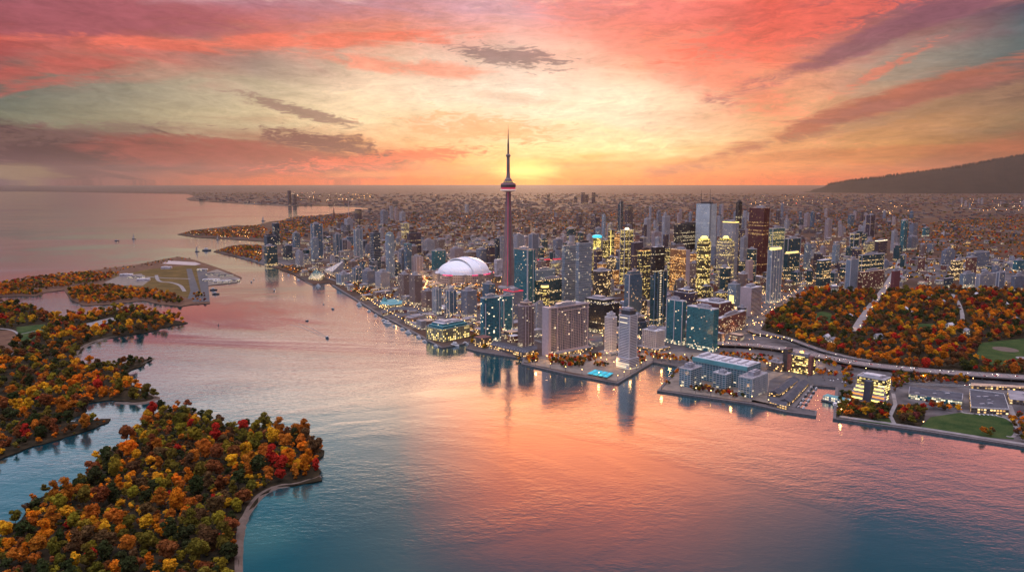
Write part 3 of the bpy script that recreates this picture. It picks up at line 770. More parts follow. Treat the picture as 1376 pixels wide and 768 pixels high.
# ------------------------------------------------------------ domed stadium
def stadium():
    c0 = gp(620, 382.5, 2.5); Rr = 105.; cx, cy = c0[0], c0[1] + 100
    rz = R(38); root = empty('domed_stadium', (cx, cy, 2.5), rz); setp(root, 'huge round stadium with white panelled dome roof and magenta-lit rim', 'stadium')
    zr = 34.
    me = wall_mesh('drum', ell(2 * Rr, 2 * Rr, 40), 0, zr)
    for q in me.uv_layers[0].data: q.uv = (q.uv[0], q.uv[1] + 2.5)
    link('drum', me, [ST['stadium'], M['roof_pale']], root)
    # terraces and mast-like stair towers round the drum
    for i in range(12):
        b = Boxes(); a = 2 * math.pi * i / 12; x, y = (Rr + 1.5) * math.cos(a), (Rr + 1.5) * math.sin(a); b.cone(x, y, 6, 6, 0, zr + 2, 8)
        b.build('stair_drum', M['concrete'], root)
    dome, TT = mat('dome_panels')
    pp = TT.new('ShaderNodeTexCoord').outputs['Object']
    x, y, z = TT.sep(pp)
    seam = TT.math('LESS_THAN', TT.math('FRACT', TT.math('DIVIDE', x, 9.0)), .05)
    k = TT.mapr(TT.noise(pp, .02, 4), .3, .7, .93, 1.05)
    col = TT.mix(seam, TT.vmath('MULTIPLY', (.84, .84, .88), TT.comb(k, k, k)), (.60, .58, .62))
    out(TT, principled(TT, col, .45, .4))
    def shell(name, r, hz, x0, x1, thick=2.2, nx=24, ny=28, pw=2.):
        """dome panel: the slice x0..x1 of a flat ellipsoid, with a real edge"""
        V = []; Fc = []
        for i in range(nx + 1):
            xx = x0 + (x1 - x0) * i / nx; hw = math.sqrt(max(r * r - xx * xx, 0.01))
            for j in range(ny + 1):
                t = -1 + 2 * j / ny; yy = hw * math.sin(t * math.pi / 2); q = max(0, 1 - (xx * xx + yy * yy) / (r * r)); V.append((xx, yy, zr + hz * math.sqrt(q)))
        n0 = len(V); V += [(p[0] * .985, p[1] * .985, max(p[2] - thick, zr)) for p in V]
        for i in range(nx):
            for j in range(ny):
                a = i * (ny + 1) + j; Fc.append((a, a + ny + 1, a + ny + 2, a + 1))
        for j in range(ny):
            Fc.append((j, j + 1, j + 1 + n0, j + n0)); a = nx * (ny + 1) + j; Fc.append((a, a + n0, a + 1 + n0, a + 1))
        me = bpy.data.meshes.new(name); me.from_pydata(V, [], Fc); me.update(); me.polygons.foreach_set('use_smooth', [len(f.vertices) == 4 and i < nx * ny for i, f in enumerate(me.polygons)])
        return link(name, me, dome, root)
    shell('roof_panel', 92, 44, -91.9, -16, 3)        # fixed quarter dome, lowest
    shell('roof_panel', 97, 52, -20, 22, 4)           # first barrel panel
    shell('roof_panel', 100, 56, 16, 62, 4)           # second barrel panel
    shell('roof_panel', 96, 50, 58, 95.9, 3)
    # magenta signs round the rim
    for a0, a1 in ((196, 216), (252, 262), (276, 296), (312, 322)):
        s_ = Boxes()
        for a in range(a0, a1, 3):
            p = lambda r_, q: (r_ * math.cos(R(q)), r_ * math.sin(R(q)))
            A, B_ = p(Rr + 8, a), p(Rr + 8, a + 2.6); s_.prism([A, B_, p(Rr + 7, a + 2.6), p(Rr + 7, a)], zr - 1.5, zr + 1.8)
        s_.build('lit_sign', M['lamp_magenta'], root)
    FOOT.append((cx, cy, Rr + 12)); LANDMARKS.append((620, 365, 'the white stadium dome'))
stadium()

# ------------------------------------------------------------ named towers
def fin_at(px, th=2.0, out_=1.6, m='fin', face='r', extra_h=3., name='fin'):
    def f(root, w, d, h, rr):
        for q in (px if isinstance(px, (list, tuple)) else [px]):
            b = Boxes()
            if face == 'r': x = -w / 2 + w * q; b.box(x - th / 2, -d / 2 - out_, 0, x + th / 2, -d / 2 - .02, h + extra_h)
            else: y = d / 2 - d * q; b.box(-w / 2 - out_, y - th / 2, 0, -w / 2 - .02, y + th / 2, h + extra_h)
            b.build(name, M[m], root)
    return f
def both(*fs):
    def f(*a):
        for g in fs: g(*a)
    return f
T_ = tower
# --- first row along the harbour
def hotel_extra(root, w, d, h, rr):
    b = Boxes()
    b.box(-w / 2 - 1.2, -d / 2 - 1.2, 0, -w / 2 + 5.5, d / 2, h + 2.5)      # blank pink end wall
    b.build('end_wall', M['fin_pink'], root)
    b = Boxes()
    for q in (.20, .965):
        x = -w / 2 + w * q; b.box(x - 1.0, -d / 2 - 1.5, 0, x + 1.0, -d / 2 - .02, h + 1.5)
    for i in range(16):
        x = -w / 2 + w * (.245 + i * .045); b.box(x - .2, -d / 2 - .8, 8, x + .2, -d / 2 - .02, h - 9)
    b.build('fins', M['fin_pink'], root)
    b = Boxes()
    b.box(-w / 2 + w * .2, -d / 2 - 1.3, h - 9, w / 2, -d / 2 - .02, h - 7); b.box(-w / 2 + w * .2, -d / 2 - 1.3, 6, w / 2, -d / 2 - .02, 9); b.box(-w / 2, -d / 2 - 1.25, h - .5, w / 2 + .3, -d / 2 - .02, h + 2.2)
    b.build('cornice', M['fin_pink'], root)
    me = wall_mesh('podium', rect(-w / 2 + 14, -d / 2 - 12, w / 2 + 4, -d / 2 - 1.6), 0, 6.5); link('podium', me, [ST['lowshop'], M['roof']], root)
T_('hotel_tower', 'broad pinkish-grey slab hotel with blank end wall and dark window grid on waterfront', 'hotel', 729, 737, 791, 479, 415, 'hotel', 38, top='plant', rim='fin_pink', extra=hotel_extra, short='the broad pinkish slab hotel')
T_('condo_tower', 'bright teal glass tower with white fin, leftmost of two beside the pier', 'apartment tower', 645.5, 650, 673, 461, 401, 'tealbig', 36, roof='roof_teal', rim='fin', extra=both(fin_at(.10, 1.5, 1.8, extra_h=-12), fin_at(.92, 1.0, 1.2, extra_h=-6)), short='the bright teal waterfront tower')
T_('condo_tower', 'bright teal glass tower with white fin, set behind its waterfront twin', 'apartment tower', 672, 675, 690, 447, 398, 'tealbig', 36, roof='roof_teal', rim='fin', extra=fin_at([.12, .9], 1.4, 1.6, extra_h=-10), short='the rear teal twin tower')
T_('apartment_tower', 'brown-grey apartment tower with cut corners beside the arched waterfront terrace', 'apartment tower', 693, 706, 721, 467.5, 412, 'brown', 42, shape='cut', roof='roof_lit', top='step', rim='fin_pink', extra=fin_at([.0, .25, .5, .75], .8, .8, 'fin_pink', extra_h=1.5), short='the brown waterfront apartment tower')
T_('apartment_tower', 'plain grey tower slab half hidden right of brown waterfront tower', 'apartment tower', 720.5, 722, 730, 450, 406, 'greypale', 40, short=None)
def pink_band(root, w, d, h, rr):
    b = Boxes(); b.box(-w / 2 - .4, -d / 2 - .4, h - 2, w / 2 + .4, -d / 2 - .02, h + 1.5); b.box(-w / 2 - .4, -d / 2, h - 2, -w / 2 - .02, d / 2, h + 1.5); b.build('cornice', M['fin'], root)
def white_front(root, w, d, h, rr):
    me = wall_mesh('podium', rect(-w / 2 - 3.5, -d / 2 - 3.5, w / 2 + 5, d / 2 + 3.5), 0, 21); link('podium', me, [ST['whitefloor'], M['roof_pale']], root)
    b = Boxes(); b.box(-w / 2 + 2, -d / 2 + 2, h, w / 2 - 2, d / 2 - 2, h + 8); b.build('dark_crown', M['metal_dark'], root)
    b = Boxes(); b.box(-w / 2 + 6, -d / 2 + 6, h + 8, w / 2 - 4, d / 2 - 3, h + 13); b.box(-2, -2, h + 13, 3, 3, h + 15); b.build('roof_plant', M['metal'], root)
    b = Boxes()
    for sx, sy in ((-1, -1), (1, -1), (-1, 1)):
        b.box(sx * w / 2 - .9, sy * d / 2 - .9, 21, sx * w / 2 + .9, sy * d / 2 + .9, h + .8)
    b.build('corner_pier', M['fin'], root)
T_('apartment_tower', 'white banded apartment tower with dark crown at the harbour corner', 'apartment tower', 832, 845, 855.5, 496, 424, 'whitefloor', 42, top=None, roof='roof_pale', extra=white_front, short='the white banded corner tower')
T_('apartment_tower', 'white-grey apartment tower directly left of the banded corner tower', 'apartment tower', 810, 820.5, 831, 477, 427, 'white', 40, shape='cut', roof='roof_pale', top='step', pod=(6, 6, 5, 'concrete'), short='the white-grey harbour apartment tower')
def gridbox(root, w, d, h, rr):
    b = Boxes()
    n = int(w / 4.6)
    for i in range(n + 1): x = -w / 2 + w * i / n; b.box(x - .5, -d / 2 - 1.1, 7, x + .5, -d / 2 - .02, h + .5)
    m_ = int(d / 4.6)
    for i in range(m_ + 1): y = -d / 2 + d * i / m_; b.box(-w / 2 - 1.1, y - .5, 7, -w / 2 - .02, y + .5, h + .5)
    for k in range(int(h / 4) + 1):
        z = 7 + k * 4
        if z > h + .6: break
        b.box(-w / 2 - 1.0, -d / 2 - 1.0, z - .5, w / 2, -d / 2 - .03, z + .5); b.box(-w / 2 - 1.0, -d / 2, z - .5, -w / 2 - .03, d / 2, z + .5)
    b.build('window_grid', M['fin'], root)
T_('office_block', 'white gridded mid-rise office with lit terrace base by the slip', 'office', 863.5, 881, 892.5, 472, 445, 'concrete', 42, roof='roof_pale', pod=(9, 9, 6.5, 'lowshop'), extra=gridbox, short='the white gridded office block')
T_('condo_tower', 'pale teal glass tower with white edges right of gridded white office', 'apartment tower', 895, 916, 921.5, 464, 405, 'teal', 40, roof='roof_pale', rim='fin', extra=fin_at([.02, .5, .98], 1.2, 1.2, face='l', extra_h=2), short='the pale teal tower near the slip')
T_('condo_tower', 'wide blue-teal slab tower above the red brick podium and expressway', 'apartment tower', 922.5, 957, 965, 473, 416, 'teal', 42, roof='roof_pale', rim='fin', short='the wide blue-teal slab tower')
T_('office_tower', 'dark blue tower with pale left edge and terraced rosy roof', 'office tower', 838.5, 844, 862.5, 436, 369, 'bluesteel', 40, shape='box', top='step', roof='roof_lit', extra=fin_at([.0], 2.2, 1.6, extra_h=1), short='the blue tower with rosy roof')
def lightcol(root, w, d, h, rr):
    for k in range(int(h / 6)):
        b = Boxes()
        b.box(-w / 2 + w * .42, -d / 2 - .35, 10 + k * 6, -w / 2 + w * .54, -d / 2 - .02, 13 + k * 6)
        b.build('stair_light', M['lamp_dimpale'], root)
T_('office_tower', 'slim dark blue tower with slanted cap and dotted central light column', 'office tower', 873.5, 878, 895.5, 441, 367, 'tealdark', 40, shape='slant', roof='roof_pale', top=None, extra=both(lightcol, fin_at([.0, .26, .7, 1.], 1.3, 1.2, 'bluefin', extra_h=3)), short='the slim dark blue tower')
# black stepped block
def steps(root, w, d, h, rr):
    me = wall_mesh('upper_storeys', rect(-w / 2 + 4, -d / 2 + 8, w / 2 - 10, d / 2 - 4), h, h + 9); link('upper_storeys', me, [ST['black'], M['roof']], root)
    b = Boxes(); b.box(-w * .2, -d * .1, h + 9, w * .15, d * .3, h + 14); b.build('roof_plant', M['metal'], root)
T_('office_block', 'black glass office block with lavender roof and pale lit floors behind hotel', 'office', 783, 812, 832, 449, 409, 'black', 42, roof='roof', top=None, extra=steps, short='the black glass office block')
T_('condo_tower', 'tall pale condominium tower with white balconies, left one of a joined pair', 'apartment tower', 755, 758, 774, 408, 330, 'bluepale', 38, roof='roof_lit', slabs=(7.2, 1.0, .9), short='the tall pale balcony tower')
T_('condo_tower', 'tallest pale condominium tower with white balconies and dark cap', 'apartment tower', 773.5, 777, 794.5, 412, 327, 'bluepale', 38, roof='roof_dark', top='plantdark', slabs=(7.2, 1.0, .9), rim='fin', short='the tallest pale balcony tower')
T_('office_tower', 'teal and brown glass tower with golden curved roof beside observation tower', 'office tower', 691, 709, 719, 412, 336, 'teal', 42, roof='roof_lit', rim='roof_lit', top='plant', extra=both(fin_at([.0, .72], 1.0, 1.4, extra_h=2), fin_at([.97], 1.4, 1.2, face='l')), short='the teal tower with golden roof')
T_('office_block', 'pale cyan topped glass block behind the dark glass office', 'office', 717, 720, 746, 404, 364, 'bluepale', 40, roof='roof_teal', rim='fin', short='the cyan-topped glass block')
T_('office_block', 'dark blue glass office with faint lit floors left of twin balcony towers', 'office', 719, 722, 755.5, 411, 377, 'tealdark', 38, roof='roof_dark', short='the dark glass office')
T_('office_block', 'small round dark building with golden lit roof rim before dark office', 'office', 723, 731, 741, 416, 387, 'darkgold', 40, shape='round', top='litcrown', roof='roof_dark', short=None)
def redtop(m='lamp_red'):
    def f(root, w, d, h, rr):
        b = Boxes(); b.box(-w / 2 + 1.5, -d / 2 + 1.5, h, w / 2 - 1.5, d / 2 - 1.5, h + 4.5); b.build('lit_crown', M[m], root)
        b = Boxes(); b.box(-w / 2 + 1, -d / 2 + 1, h + 4.5, w / 2 - 1, d / 2 - 1, h + 5.3); b.build('crown_cap', M['roof_dark'], root)
    return f
T_('office_block', 'low dark block with glowing red roof sign left of the balcony towers', 'office', 721.5, 726, 740, 362, 350, 'redbrick', 40, top=None, extra=redtop(), short='the red-glowing roof')
T_('office_block', 'small block with red lit crown touching the balcony towers', 'office', 742, 746, 754.5, 364, 349, 'concrete', 40, top=None, extra=redtop())
T_('office_block', 'grey-blue block with red glowing roof edge below observation tower', 'office', 676, 690, 703, 428, 392, 'greyblue', 40, roof='roof_dark', rim='lamp_red')
T_('office_block', 'grey-blue office block in front of the observation tower base', 'office', 648, 657, 665.5, 412, 382, 'bluesteel', 40, roof='roof')
T_('office_block', 'blank white box building left of the observation tower shaft', 'office', 664, 668, 676, 373, 349, 'blank', 40, roof='roof_pale', top=None, short='the blank white box')
# --- condos below the stadium
T_('condo_tower', 'slim grey-blue condominium with pale stripes, leftmost below the stadium', 'apartment tower', 581, 586, 593, 423, 388, 'bluepale', 40, fins=(2, 2, 1.2, 'fin'))
T_('condo_tower', 'grey-blue condominium with pale stripes, middle of three below the stadium', 'apartment tower', 597, 604, 615, 426, 391, 'bluesteel', 40, fins=(2, 2, 1.2, 'fin'), shape='rr')
T_('condo_tower', 'plain slate-blue condominium, rightmost of three below the stadium', 'apartment tower', 619.5, 628, 641, 427, 391, 'greyblue', 40)
T_('apartment_slab', 'brown apartment slab sprinkled with lit windows, left of three', 'apartment block', 535, 543, 551, 403, 369, 'brown', 40)
T_('apartment_slab', 'brown apartment slab sprinkled with lit windows, middle of three', 'apartment block', 550, 558, 568, 411, 370, 'brown', 40, short='the brown apartment slabs')
T_('apartment_slab', 'shorter brown apartment slab, right end of the three slabs', 'apartment block', 566, 573, 581, 418, 391, 'brown', 40)
# --- west
T_('condo_tower', 'dark blue condominium with pale screens on the western harbour edge', 'apartment tower', 355, 359, 373, 357.5, 331, 'tealdark', 40, short='the dark blue western tower')
T_('condo_tower', 'dark navy tower rising behind its lower twin at the western harbour edge', 'apartment tower', 355, 360, 372, 350, 317, 'navy', 40, top='plantdark')
T_('condo_tower', 'far dark blue curved tower left of the western twin pair', 'apartment tower', 365, 369, 377, 329, 300, 'navy', 40, shape='rr', top=None)
T_('condo_tower', 'light blue twin condominium, rear and taller, in the western cluster', 'apartment tower', 418, 423, 434, 347, 301, 'bluesteel', 40, fins=(1, 1, 2, 'fin'), short='the light blue western twins')
T_('condo_tower', 'light blue twin condominium, front and shorter, in the western cluster', 'apartment tower', 417.5, 421, 428.5, 351, 320.5, 'bluepale', 40)
T_('condo_tower', 'mid blue tower between harbour-edge tower and light blue twins', 'apartment tower', 393, 397, 403, 337, 313, 'bluesteel', 40)
T_('condo_tower', 'squat dark tower between western harbour edge and blue towers', 'apartment tower', 380, 385, 393, 349, 330, 'navy', 40)
T_('condo_tower', 'grey-blue tower right of light blue western twins', 'apartment tower', 448, 452, 460, 346, 315, 'bluesteel', 40, fins=(2, 2, 1.5, 'slab'))
T_('condo_tower', 'pale blue tower with white base, middle of western skyline', 'apartment tower', 475.5, 479, 487.5, 348, 309, 'bluepale', 40, fins=(2, 1, 1.5, 'fin'), short='the pale blue mid-western tower')
T_('condo_tower', 'tall navy condominium with balconies in the western skyline', 'apartment tower', 498, 503, 511.5, 366, 313, 'navy', 40, slabs=(6.8, 1.0, .5), top='plantdark', short='the tall navy condominium')
T_('condo_tower', 'tall round-cornered grey-blue condominium right of the navy one', 'apartment tower', 517, 523, 531.5, 376, 316, 'bluepale', 40, shape='rr', roof='roof_teal', top='step', slabs=None, short='the round-cornered grey condominium')
T_('condo_tower', 'grey condominium with pale cap, front of paired towers left of stadium', 'apartment tower', 536, 540, 547.5, 369, 335, 'greyblue', 40, roof='roof_pale')
T_('condo_tower', 'blue condominium with teal cap, rear of paired towers left of stadium', 'apartment tower', 543, 547, 553.5, 370, 328, 'bluesteel', 40, roof='roof_teal', rim='roof_teal')
T_('condo_tower', 'rosy-grey tower with slim bays just left of the stadium', 'apartment tower', 553.5, 560, 568, 371, 345, 'pink', 40, fins=(2, 2, 1.2, 'slab'))
T_('office_tower', 'large dark slab behind rosy-grey tower left of stadium', 'office tower', 547, 551, 566, 343, 313, 'purple', 40, top='plantdark')
T_('office_block', 'small block with bright white lit front in western hinterland', 'office', 539, 543, 550, 320, 300, 'goldgrey', 40, roof='roof_pale', rim='fin')
T_('apartment_block', 'wide grey apartment block above and left of stadium', 'apartment block', 568, 574, 584, 343, 323, 'greypale', 40)
T_('apartment_block', 'lower grey apartment block adjoining on the right above the stadium', 'apartment block', 584, 590, 598, 338, 322, 'brown', 40)
T_('condo_tower', 'teal glass tower standing just behind the stadium left edge', 'apartment tower', 580, 584, 599, 366, 337, 'teal', 40, roof='roof_teal', rim='fin')
T_('apartment_block', 'reddish apartment block behind the stadium dome', 'apartment block', 605, 611, 623, 353, 334, 'pink', 40)
T_('apartment_block', 'long flat reddish block with pale roof line behind stadium', 'apartment block', 623, 629, 641, 354, 339, 'brown', 40, rim='fin')
T_('apartment_block', 'grey apartment building with arched frame right of stadium', 'apartment block', 640, 646, 655, 356, 335, 'greyblue', 40, rim='fin')
T_('apartment_block', 'plain purple-grey tower between arched building and observation tower', 'apartment tower', 654, 658, 665, 356, 330, 'purple', 40)
T_('condo_tower', 'dark blue tower directly left of observation tower shaft', 'apartment tower', 664.5, 667, 672, 350, 320, 'navy', 40)
T_('condo_tower', 'narrow pale tower tucked against observation tower shaft on its left', 'apartment tower', 671.5, 673, 678, 350, 318, 'greypale', 40)
T_('condo_tower', 'grey tower immediately right of the observation tower shaft', 'apartment tower', 690, 695, 704, 348, 316, 'greypale', 40)
T_('condo_tower', 'grey tower with bright edge above golden-roofed teal tower', 'apartment tower', 710.5, 715, 724, 350, 315, 'greyblue', 40, fins=(1, 1, 1.6, 'fin'))
T_('apartment_block', 'pink-grey flat-topped block between grey towers behind teal tower', 'apartment block', 703, 706, 712, 340, 319, 'pink', 40)
T_('condo_tower', 'dark teal round tower with lit rim behind balcony towers', 'apartment tower', 760, 766, 775, 330, 307, 'tealdark', 40, shape='rr', rim='fin')
T_('condo_tower', 'grey tower left behind the balcony towers', 'apartment tower', 742, 748, 757.5, 352, 322, 'greyblue', 40, shape='rr')
T_('apartment_slab', 'pale grey midrise slab on western waterfront behind lawn, left one', 'apartment block', 486.5, 494, 504, 384.5, 364, 'greyblue', 40)
T_('apartment_slab', 'pale grey midrise slab on western waterfront behind lawn, right one', 'apartment block', 504, 512, 524, 389, 366, 'greypale', 40)
T_('condo_tower', 'narrow blue-grey midrise with pale stripes by western lawn', 'apartment tower', 473.5, 478, 486.5, 380, 360, 'bluesteel', 40, fins=(2, 2, 1.2, 'fin'))
T_('apartment_block', 'low glass apartment block at the western lawn edge', 'apartment block', 452, 459, 473.5, 383, 369, 'bluepale', 40, fins=(4, 2, .8, 'fin'))
T_('condo_tower', 'pale stepped condominium by the western marina', 'apartment tower', 396, 402, 409.5, 359, 340, 'greypale', 40, shape='rr', top='step', short='the pale stepped marina condominium')
T_('office_block', 'grey office block with tall light beam mast in far west', 'office', 462.5, 467, 474.5, 310, 294, 'greypale', 40, short='the far western mast')
T_('office_tower', 'dark rounded hulk of a tower near the far western bay', 'office tower', 476, 480, 487, 301, 281, 'purple', 40, shape='rr', top=None)
T_('apartment_tower', 'grey tower near the end of the far western bay', 'apartment tower', 511, 515, 521.5, 303, 283, 'greyblue', 40)
T_('apartment_tower', 'pale twin slab, left one, beyond the far western bay', 'apartment tower', 523.5, 525, 528.5, 296, 277, 'greypale', 40)
T_('apartment_tower', 'pale twin slab, right one, beyond the far western bay', 'apartment tower', 530, 532, 535.5, 298, 279, 'pink', 40)
T_('apartment_tower', 'pale block right of the far twin slabs', 'apartment tower', 536.5, 540, 545, 300, 285, 'greypale', 40)
# --- downtown core
def antennas(px):
    def f(root, w, d, h, rr):
        for i, (x, y, hh) in enumerate(px):
            b = Boxes(); b.cone(x * w, y * d, 1.3, .5, h + 1, h + hh, 8); b.cone(x * w, y * d, 2.2, 2.2, h, h + 8, 8)
            b.build('antenna', M['metal_dark'], root)
    return f
T_('office_tower', 'tallest white office tower with a pair of dark rooftop antennas', 'office tower', 934.5, 951.5, 962, 352, 274, 'whitetower', 42, roof='roof_dark', extra=both(antennas([(-.38, .2, 62), (-.12, -.3, 66)]), fin_at([.0, .14], 1.6, 1.0, 'metal_dark', extra_h=0)), top='plantdark', short='the white antenna tower')
T_('office_tower', 'dark red granite skyscraper with flat roof, the tallest right of centre', 'office tower', 1005, 1022.5, 1032, 372, 279.5, 'redtower', 40, roof='roof_lit', extra=fin_at([.0, .3, .62, 1.0], 1.2, 1.0, 'redfin', extra_h=1), short='the dark red skyscraper')
T_('office_tower', 'broad black office slab with lit upper floors left of antenna tower', 'office tower', 905, 909, 941.5, 352, 302, 'black', 38, roof='roof_dark', top='plantdark', short='the broad black office slab')
T_('office_tower', 'glowing copper-gold office tower with pale right flank', 'office tower', 900, 920, 926.5, 392, 336, 'copper', 42, roof='roof_lit', extra=lambda root, w, d, h, rr: Boxes().box(-w / 2 + 1, -d / 2 - .8, 0, w / 2 + .4, -d / 2 - .02, h + 1).build('flank_wall', M['fin_pink'], root), short='the glowing copper tower')
def crownlit(root, w, d, h, rr):
    me = wall_mesh('crown', ell(w * .8, d * .8, 20), h, h + 8); link('crown', me, [ST['goldfull'], M['roof_dark']], root)
    Boxes().lathe([(w * .25, h + 8), (w * .22, h + 13), (w * .1, h + 16)], 16).build('lit_crown', M['lamp_gold'], root)
T_('office_tower', 'rounded dark tower ringed with golden windows and glowing crown', 'office tower', 931.5, 945, 958, 408, 325, 'gold', 42, shape='round', top=None, extra=crownlit, roof='roof_dark', short='the golden ringed tower')
T_('office_tower', 'grey office tower thick with golden windows and rounded lit crown', 'office tower', 960.5, 978, 988, 385, 324, 'goldgrey', 42, shape='rr', top=None, extra=crownlit, short='the gold-speckled grey tower')
T_('office_tower', 'taller grey tower with flat pale top behind gold-speckled tower', 'office tower', 968, 984, 993, 380, 299, 'greypale', 42, shape='cut', rim='lamp_gold')
T_('office_tower', 'distant slim black tower with thin mast left of red skyscraper', 'office tower', 988, 991, 996.5, 322, 271, 'black', 40, top='plantdark', extra=antennas([(0, 0, 22)]), short='the slim black mast tower')
T_('condo_tower', 'pale narrow tower directly left of the red skyscraper', 'apartment tower', 994, 998, 1005, 366, 319, 'greypale', 40)
T_('office_tower', 'narrow pink-sided tower at foot of the red skyscraper', 'office tower', 1001, 1005, 1011.5, 392, 350, 'blankpink', 40, top=None, roof='roof_lit')
T_('office_tower', 'pale pinkish slab with blank left wall and striped right face', 'office tower', 994.5, 1008.5, 1023.5, 425, 387, 'louver', 42, roof='roof_pale', top='plant', extra=lambda root, w, d, h, rr: Boxes().box(-w / 2 - .6, -d / 2 + .2, 0, -w / 2 - .02, d / 2, h + 1).build('blank_wall', M['fin_pink'], root), short='the striped pinkish slab')
T_('office_block', 'blue-grey block with lit yellow lower strip left of striped slab', 'office', 977.5, 988, 994.5, 416, 382, 'bluepale', 42, extra=lambda root, w, d, h, rr: Boxes().box(-w / 2 - .4, -d / 2 + d * .25, 3, -w / 2 - .02, d / 2 - d * .25, h * .55).build('lit_atrium', M['lamp_gold'], root))
T_('condo_tower', 'slim blue-white residential tower with lit crown right of red skyscraper', 'apartment tower', 1030.5, 1034, 1050, 408, 336, 'bluepale', 38, roof='roof_pale', top='litcrown', fins=(4, 1, 1.2, 'fin'), short='the slim blue-white tower')
T_('office_tower', 'white-framed teal tower with yellow lit floors behind slim blue-white tower', 'office tower', 1032, 1036, 1053.5, 364, 307, 'tealgold', 38, rim='fin', fins=(1, 1, 1.6, 'fin'), short='the white-framed teal tower')
T_('office_tower', 'boxy teal glass tower, upper block, second right of red skyscraper', 'office tower', 1053, 1057, 1075, 366, 321, 'tealdark', 38, rim='fin', fins=(1, 1, 1.2, 'fin'), short='the boxy teal tower')
T_('office_block', 'dark teal glass block with glowing roof in front of boxy teal tower', 'office', 1053, 1057, 1074, 376, 341, 'tealdark', 38, top='litcrown', rim='fin')
T_('office_tower', 'narrow pale teal tower right of boxy teal tower', 'office tower', 1080, 1083, 1089.5, 362, 328, 'bluepale', 40)
T_('office_block', 'rounded dark teal office with lavender roof above the autumn park', 'office', 1095.5, 1103, 1117, 388, 350, 'tealdark', 40, shape='rr', roof='roof_pale', top=None, short='the rounded dark teal office')
T_('office_tower', 'big grey-blue slab tower standing over the park treetops', 'office tower', 1136, 1141, 1152.5, 392, 349, 'greyslab', 40, roof='roof_lit', fins=(1, 1, 1.2, 'fin'), short='the big grey-blue park slab')
T_('office_block', 'wide dark green glass building with pale frame behind park', 'office', 1153.5, 1157, 1188, 368, 343, 'tealdark', 32, roof='roof_pale', rim='fin', fins=(1, 1, 1.2, 'fin'), short='the wide green glass building')
T_('office_block', 'lit grey block behind wide green glass building, left one', 'office', 1160, 1165, 1175, 342, 325, 'goldgrey', 40)
T_('office_block', 'dark block with bright flat roof behind wide green glass building', 'office', 1175, 1179, 1192, 344, 324, 'purple', 40, roof='roof_pale', rim='lamp_pale')
T_('office_tower', 'dark teal tower with pale left side behind the park', 'office tower', 1142, 1146, 1154, 345, 314, 'tealdark', 40, fins=(1, 1, 1.5, 'fin'))
T_('office_tower', 'pale teal tower with white edge among low roofs behind park', 'office tower', 1118, 1122, 1128, 356, 329, 'bluepale', 40)
T_('office_tower', 'tall purple-grey slab with pale right edge in eastern mid-distance', 'office tower', 1163, 1168, 1175.5, 322, 289, 'purple', 40, fins=(1, 1, 1.8, 'fin_pink'), short='the purple-grey eastern slab')
T_('office_tower', 'pale lavender tower in eastern mid-distance left of blue tower', 'office tower', 1108, 1112, 1118, 322, 295, 'pink', 40)
T_('office_tower', 'blue-grey block tower in eastern mid-distance', 'office tower', 1139, 1142, 1148, 306, 289, 'bluesteel', 40)
T_('office_tower', 'pale grey tower left of the bright teal eastern tower', 'office tower', 1197, 1200, 1205.5, 340, 310, 'greypale', 40)
T_('condo_tower', 'bright teal slender tower with white cap in the east', 'apartment tower', 1209.5, 1213, 1219, 337, 296, 'teal', 40, roof='roof_pale', rim='fin', short='the bright teal eastern tower')
T_('condo_tower', 'grey tower with slanted top right of bright teal eastern tower', 'apartment tower', 1221, 1226, 1232.5, 326, 299, 'greyblue', 40, shape='slant', top=None)
T_('condo_tower', 'squat grey block in front of slanted eastern tower', 'apartment block', 1219, 1224, 1233, 336, 318, 'greyblue', 40)
T_('office_block', 'small dark teal block near the eastern treetops', 'office', 1239, 1243, 1249, 318, 306, 'teal', 40)
T_('office_tower', 'pale cylinder tower, left of far eastern group', 'office tower', 1080, 1084, 1088.5, 307, 287, 'pink', 40)
T_('office_tower', 'teal capped tower, middle of far eastern group', 'office tower', 1088.5, 1091, 1094.5, 308, 285, 'bluesteel', 40, roof='roof_teal')
T_('office_block', 'dark blue block, front left of far eastern group', 'office', 1073, 1076, 1080.5, 306, 294, 'navy', 40)
# behind the core
T_('office_tower', 'very tall dark slanted tower with white edge beyond yellow-lit tower', 'office tower', 830, 833, 837.5, 312, 270, 'navy', 40, shape='slant', top=None, extra=fin_at([.0], 2.0, 1, extra_h=6), short='the far slanted dark tower')
T_('office_tower', 'broad dark purple tower right of far slanted tower', 'office tower', 839.5, 843, 850.5, 314, 277, 'purple', 40, top='plantdark')
T_('office_tower', 'dark plain slab in mid-distance left of yellow-lit core', 'office tower', 798, 801, 806, 318, 292, 'purple', 40, top=None)
T_('office_tower', 'lone dark purple tower in mid-distance right of observation tower', 'office tower', 774.5, 778, 782.5, 305, 287, 'purple', 40)
def tealcrown(root, w, d, h, rr):
    me = wall_mesh('crown', ell(w * .95, d * .95, 16), h, h + 6); link('crown', me, [ST['goldfull'], M['roof_dark']], root)
    b = Boxes(); b.lathe([(w * .62, h + 6.2), (w * .66, h + 9), (w * .60, h + 15), (w * .3, h + 17)], 12); b.build('lit_crown', M['lamp_cyan'], root)
T_('office_tower', 'bright yellow-lit tower topped with a glowing cyan crown', 'office tower', 794.5, 802, 809.5, 372, 322, 'goldfull', 40, shape='round', top=None, extra=tealcrown, short='the cyan-crowned yellow tower')
T_('office_tower', 'slim yellow speckled tower right of cyan-crowned tower', 'office tower', 809.5, 813, 818, 358, 323, 'gold', 40)
T_('office_tower', 'slim dark tower with yellow left edge near cyan-crowned tower', 'office tower', 816.5, 820, 825, 358, 309, 'darkgold', 40, extra=fin_at([.0], 1.4, 1, 'lamp_gold', extra_h=0))
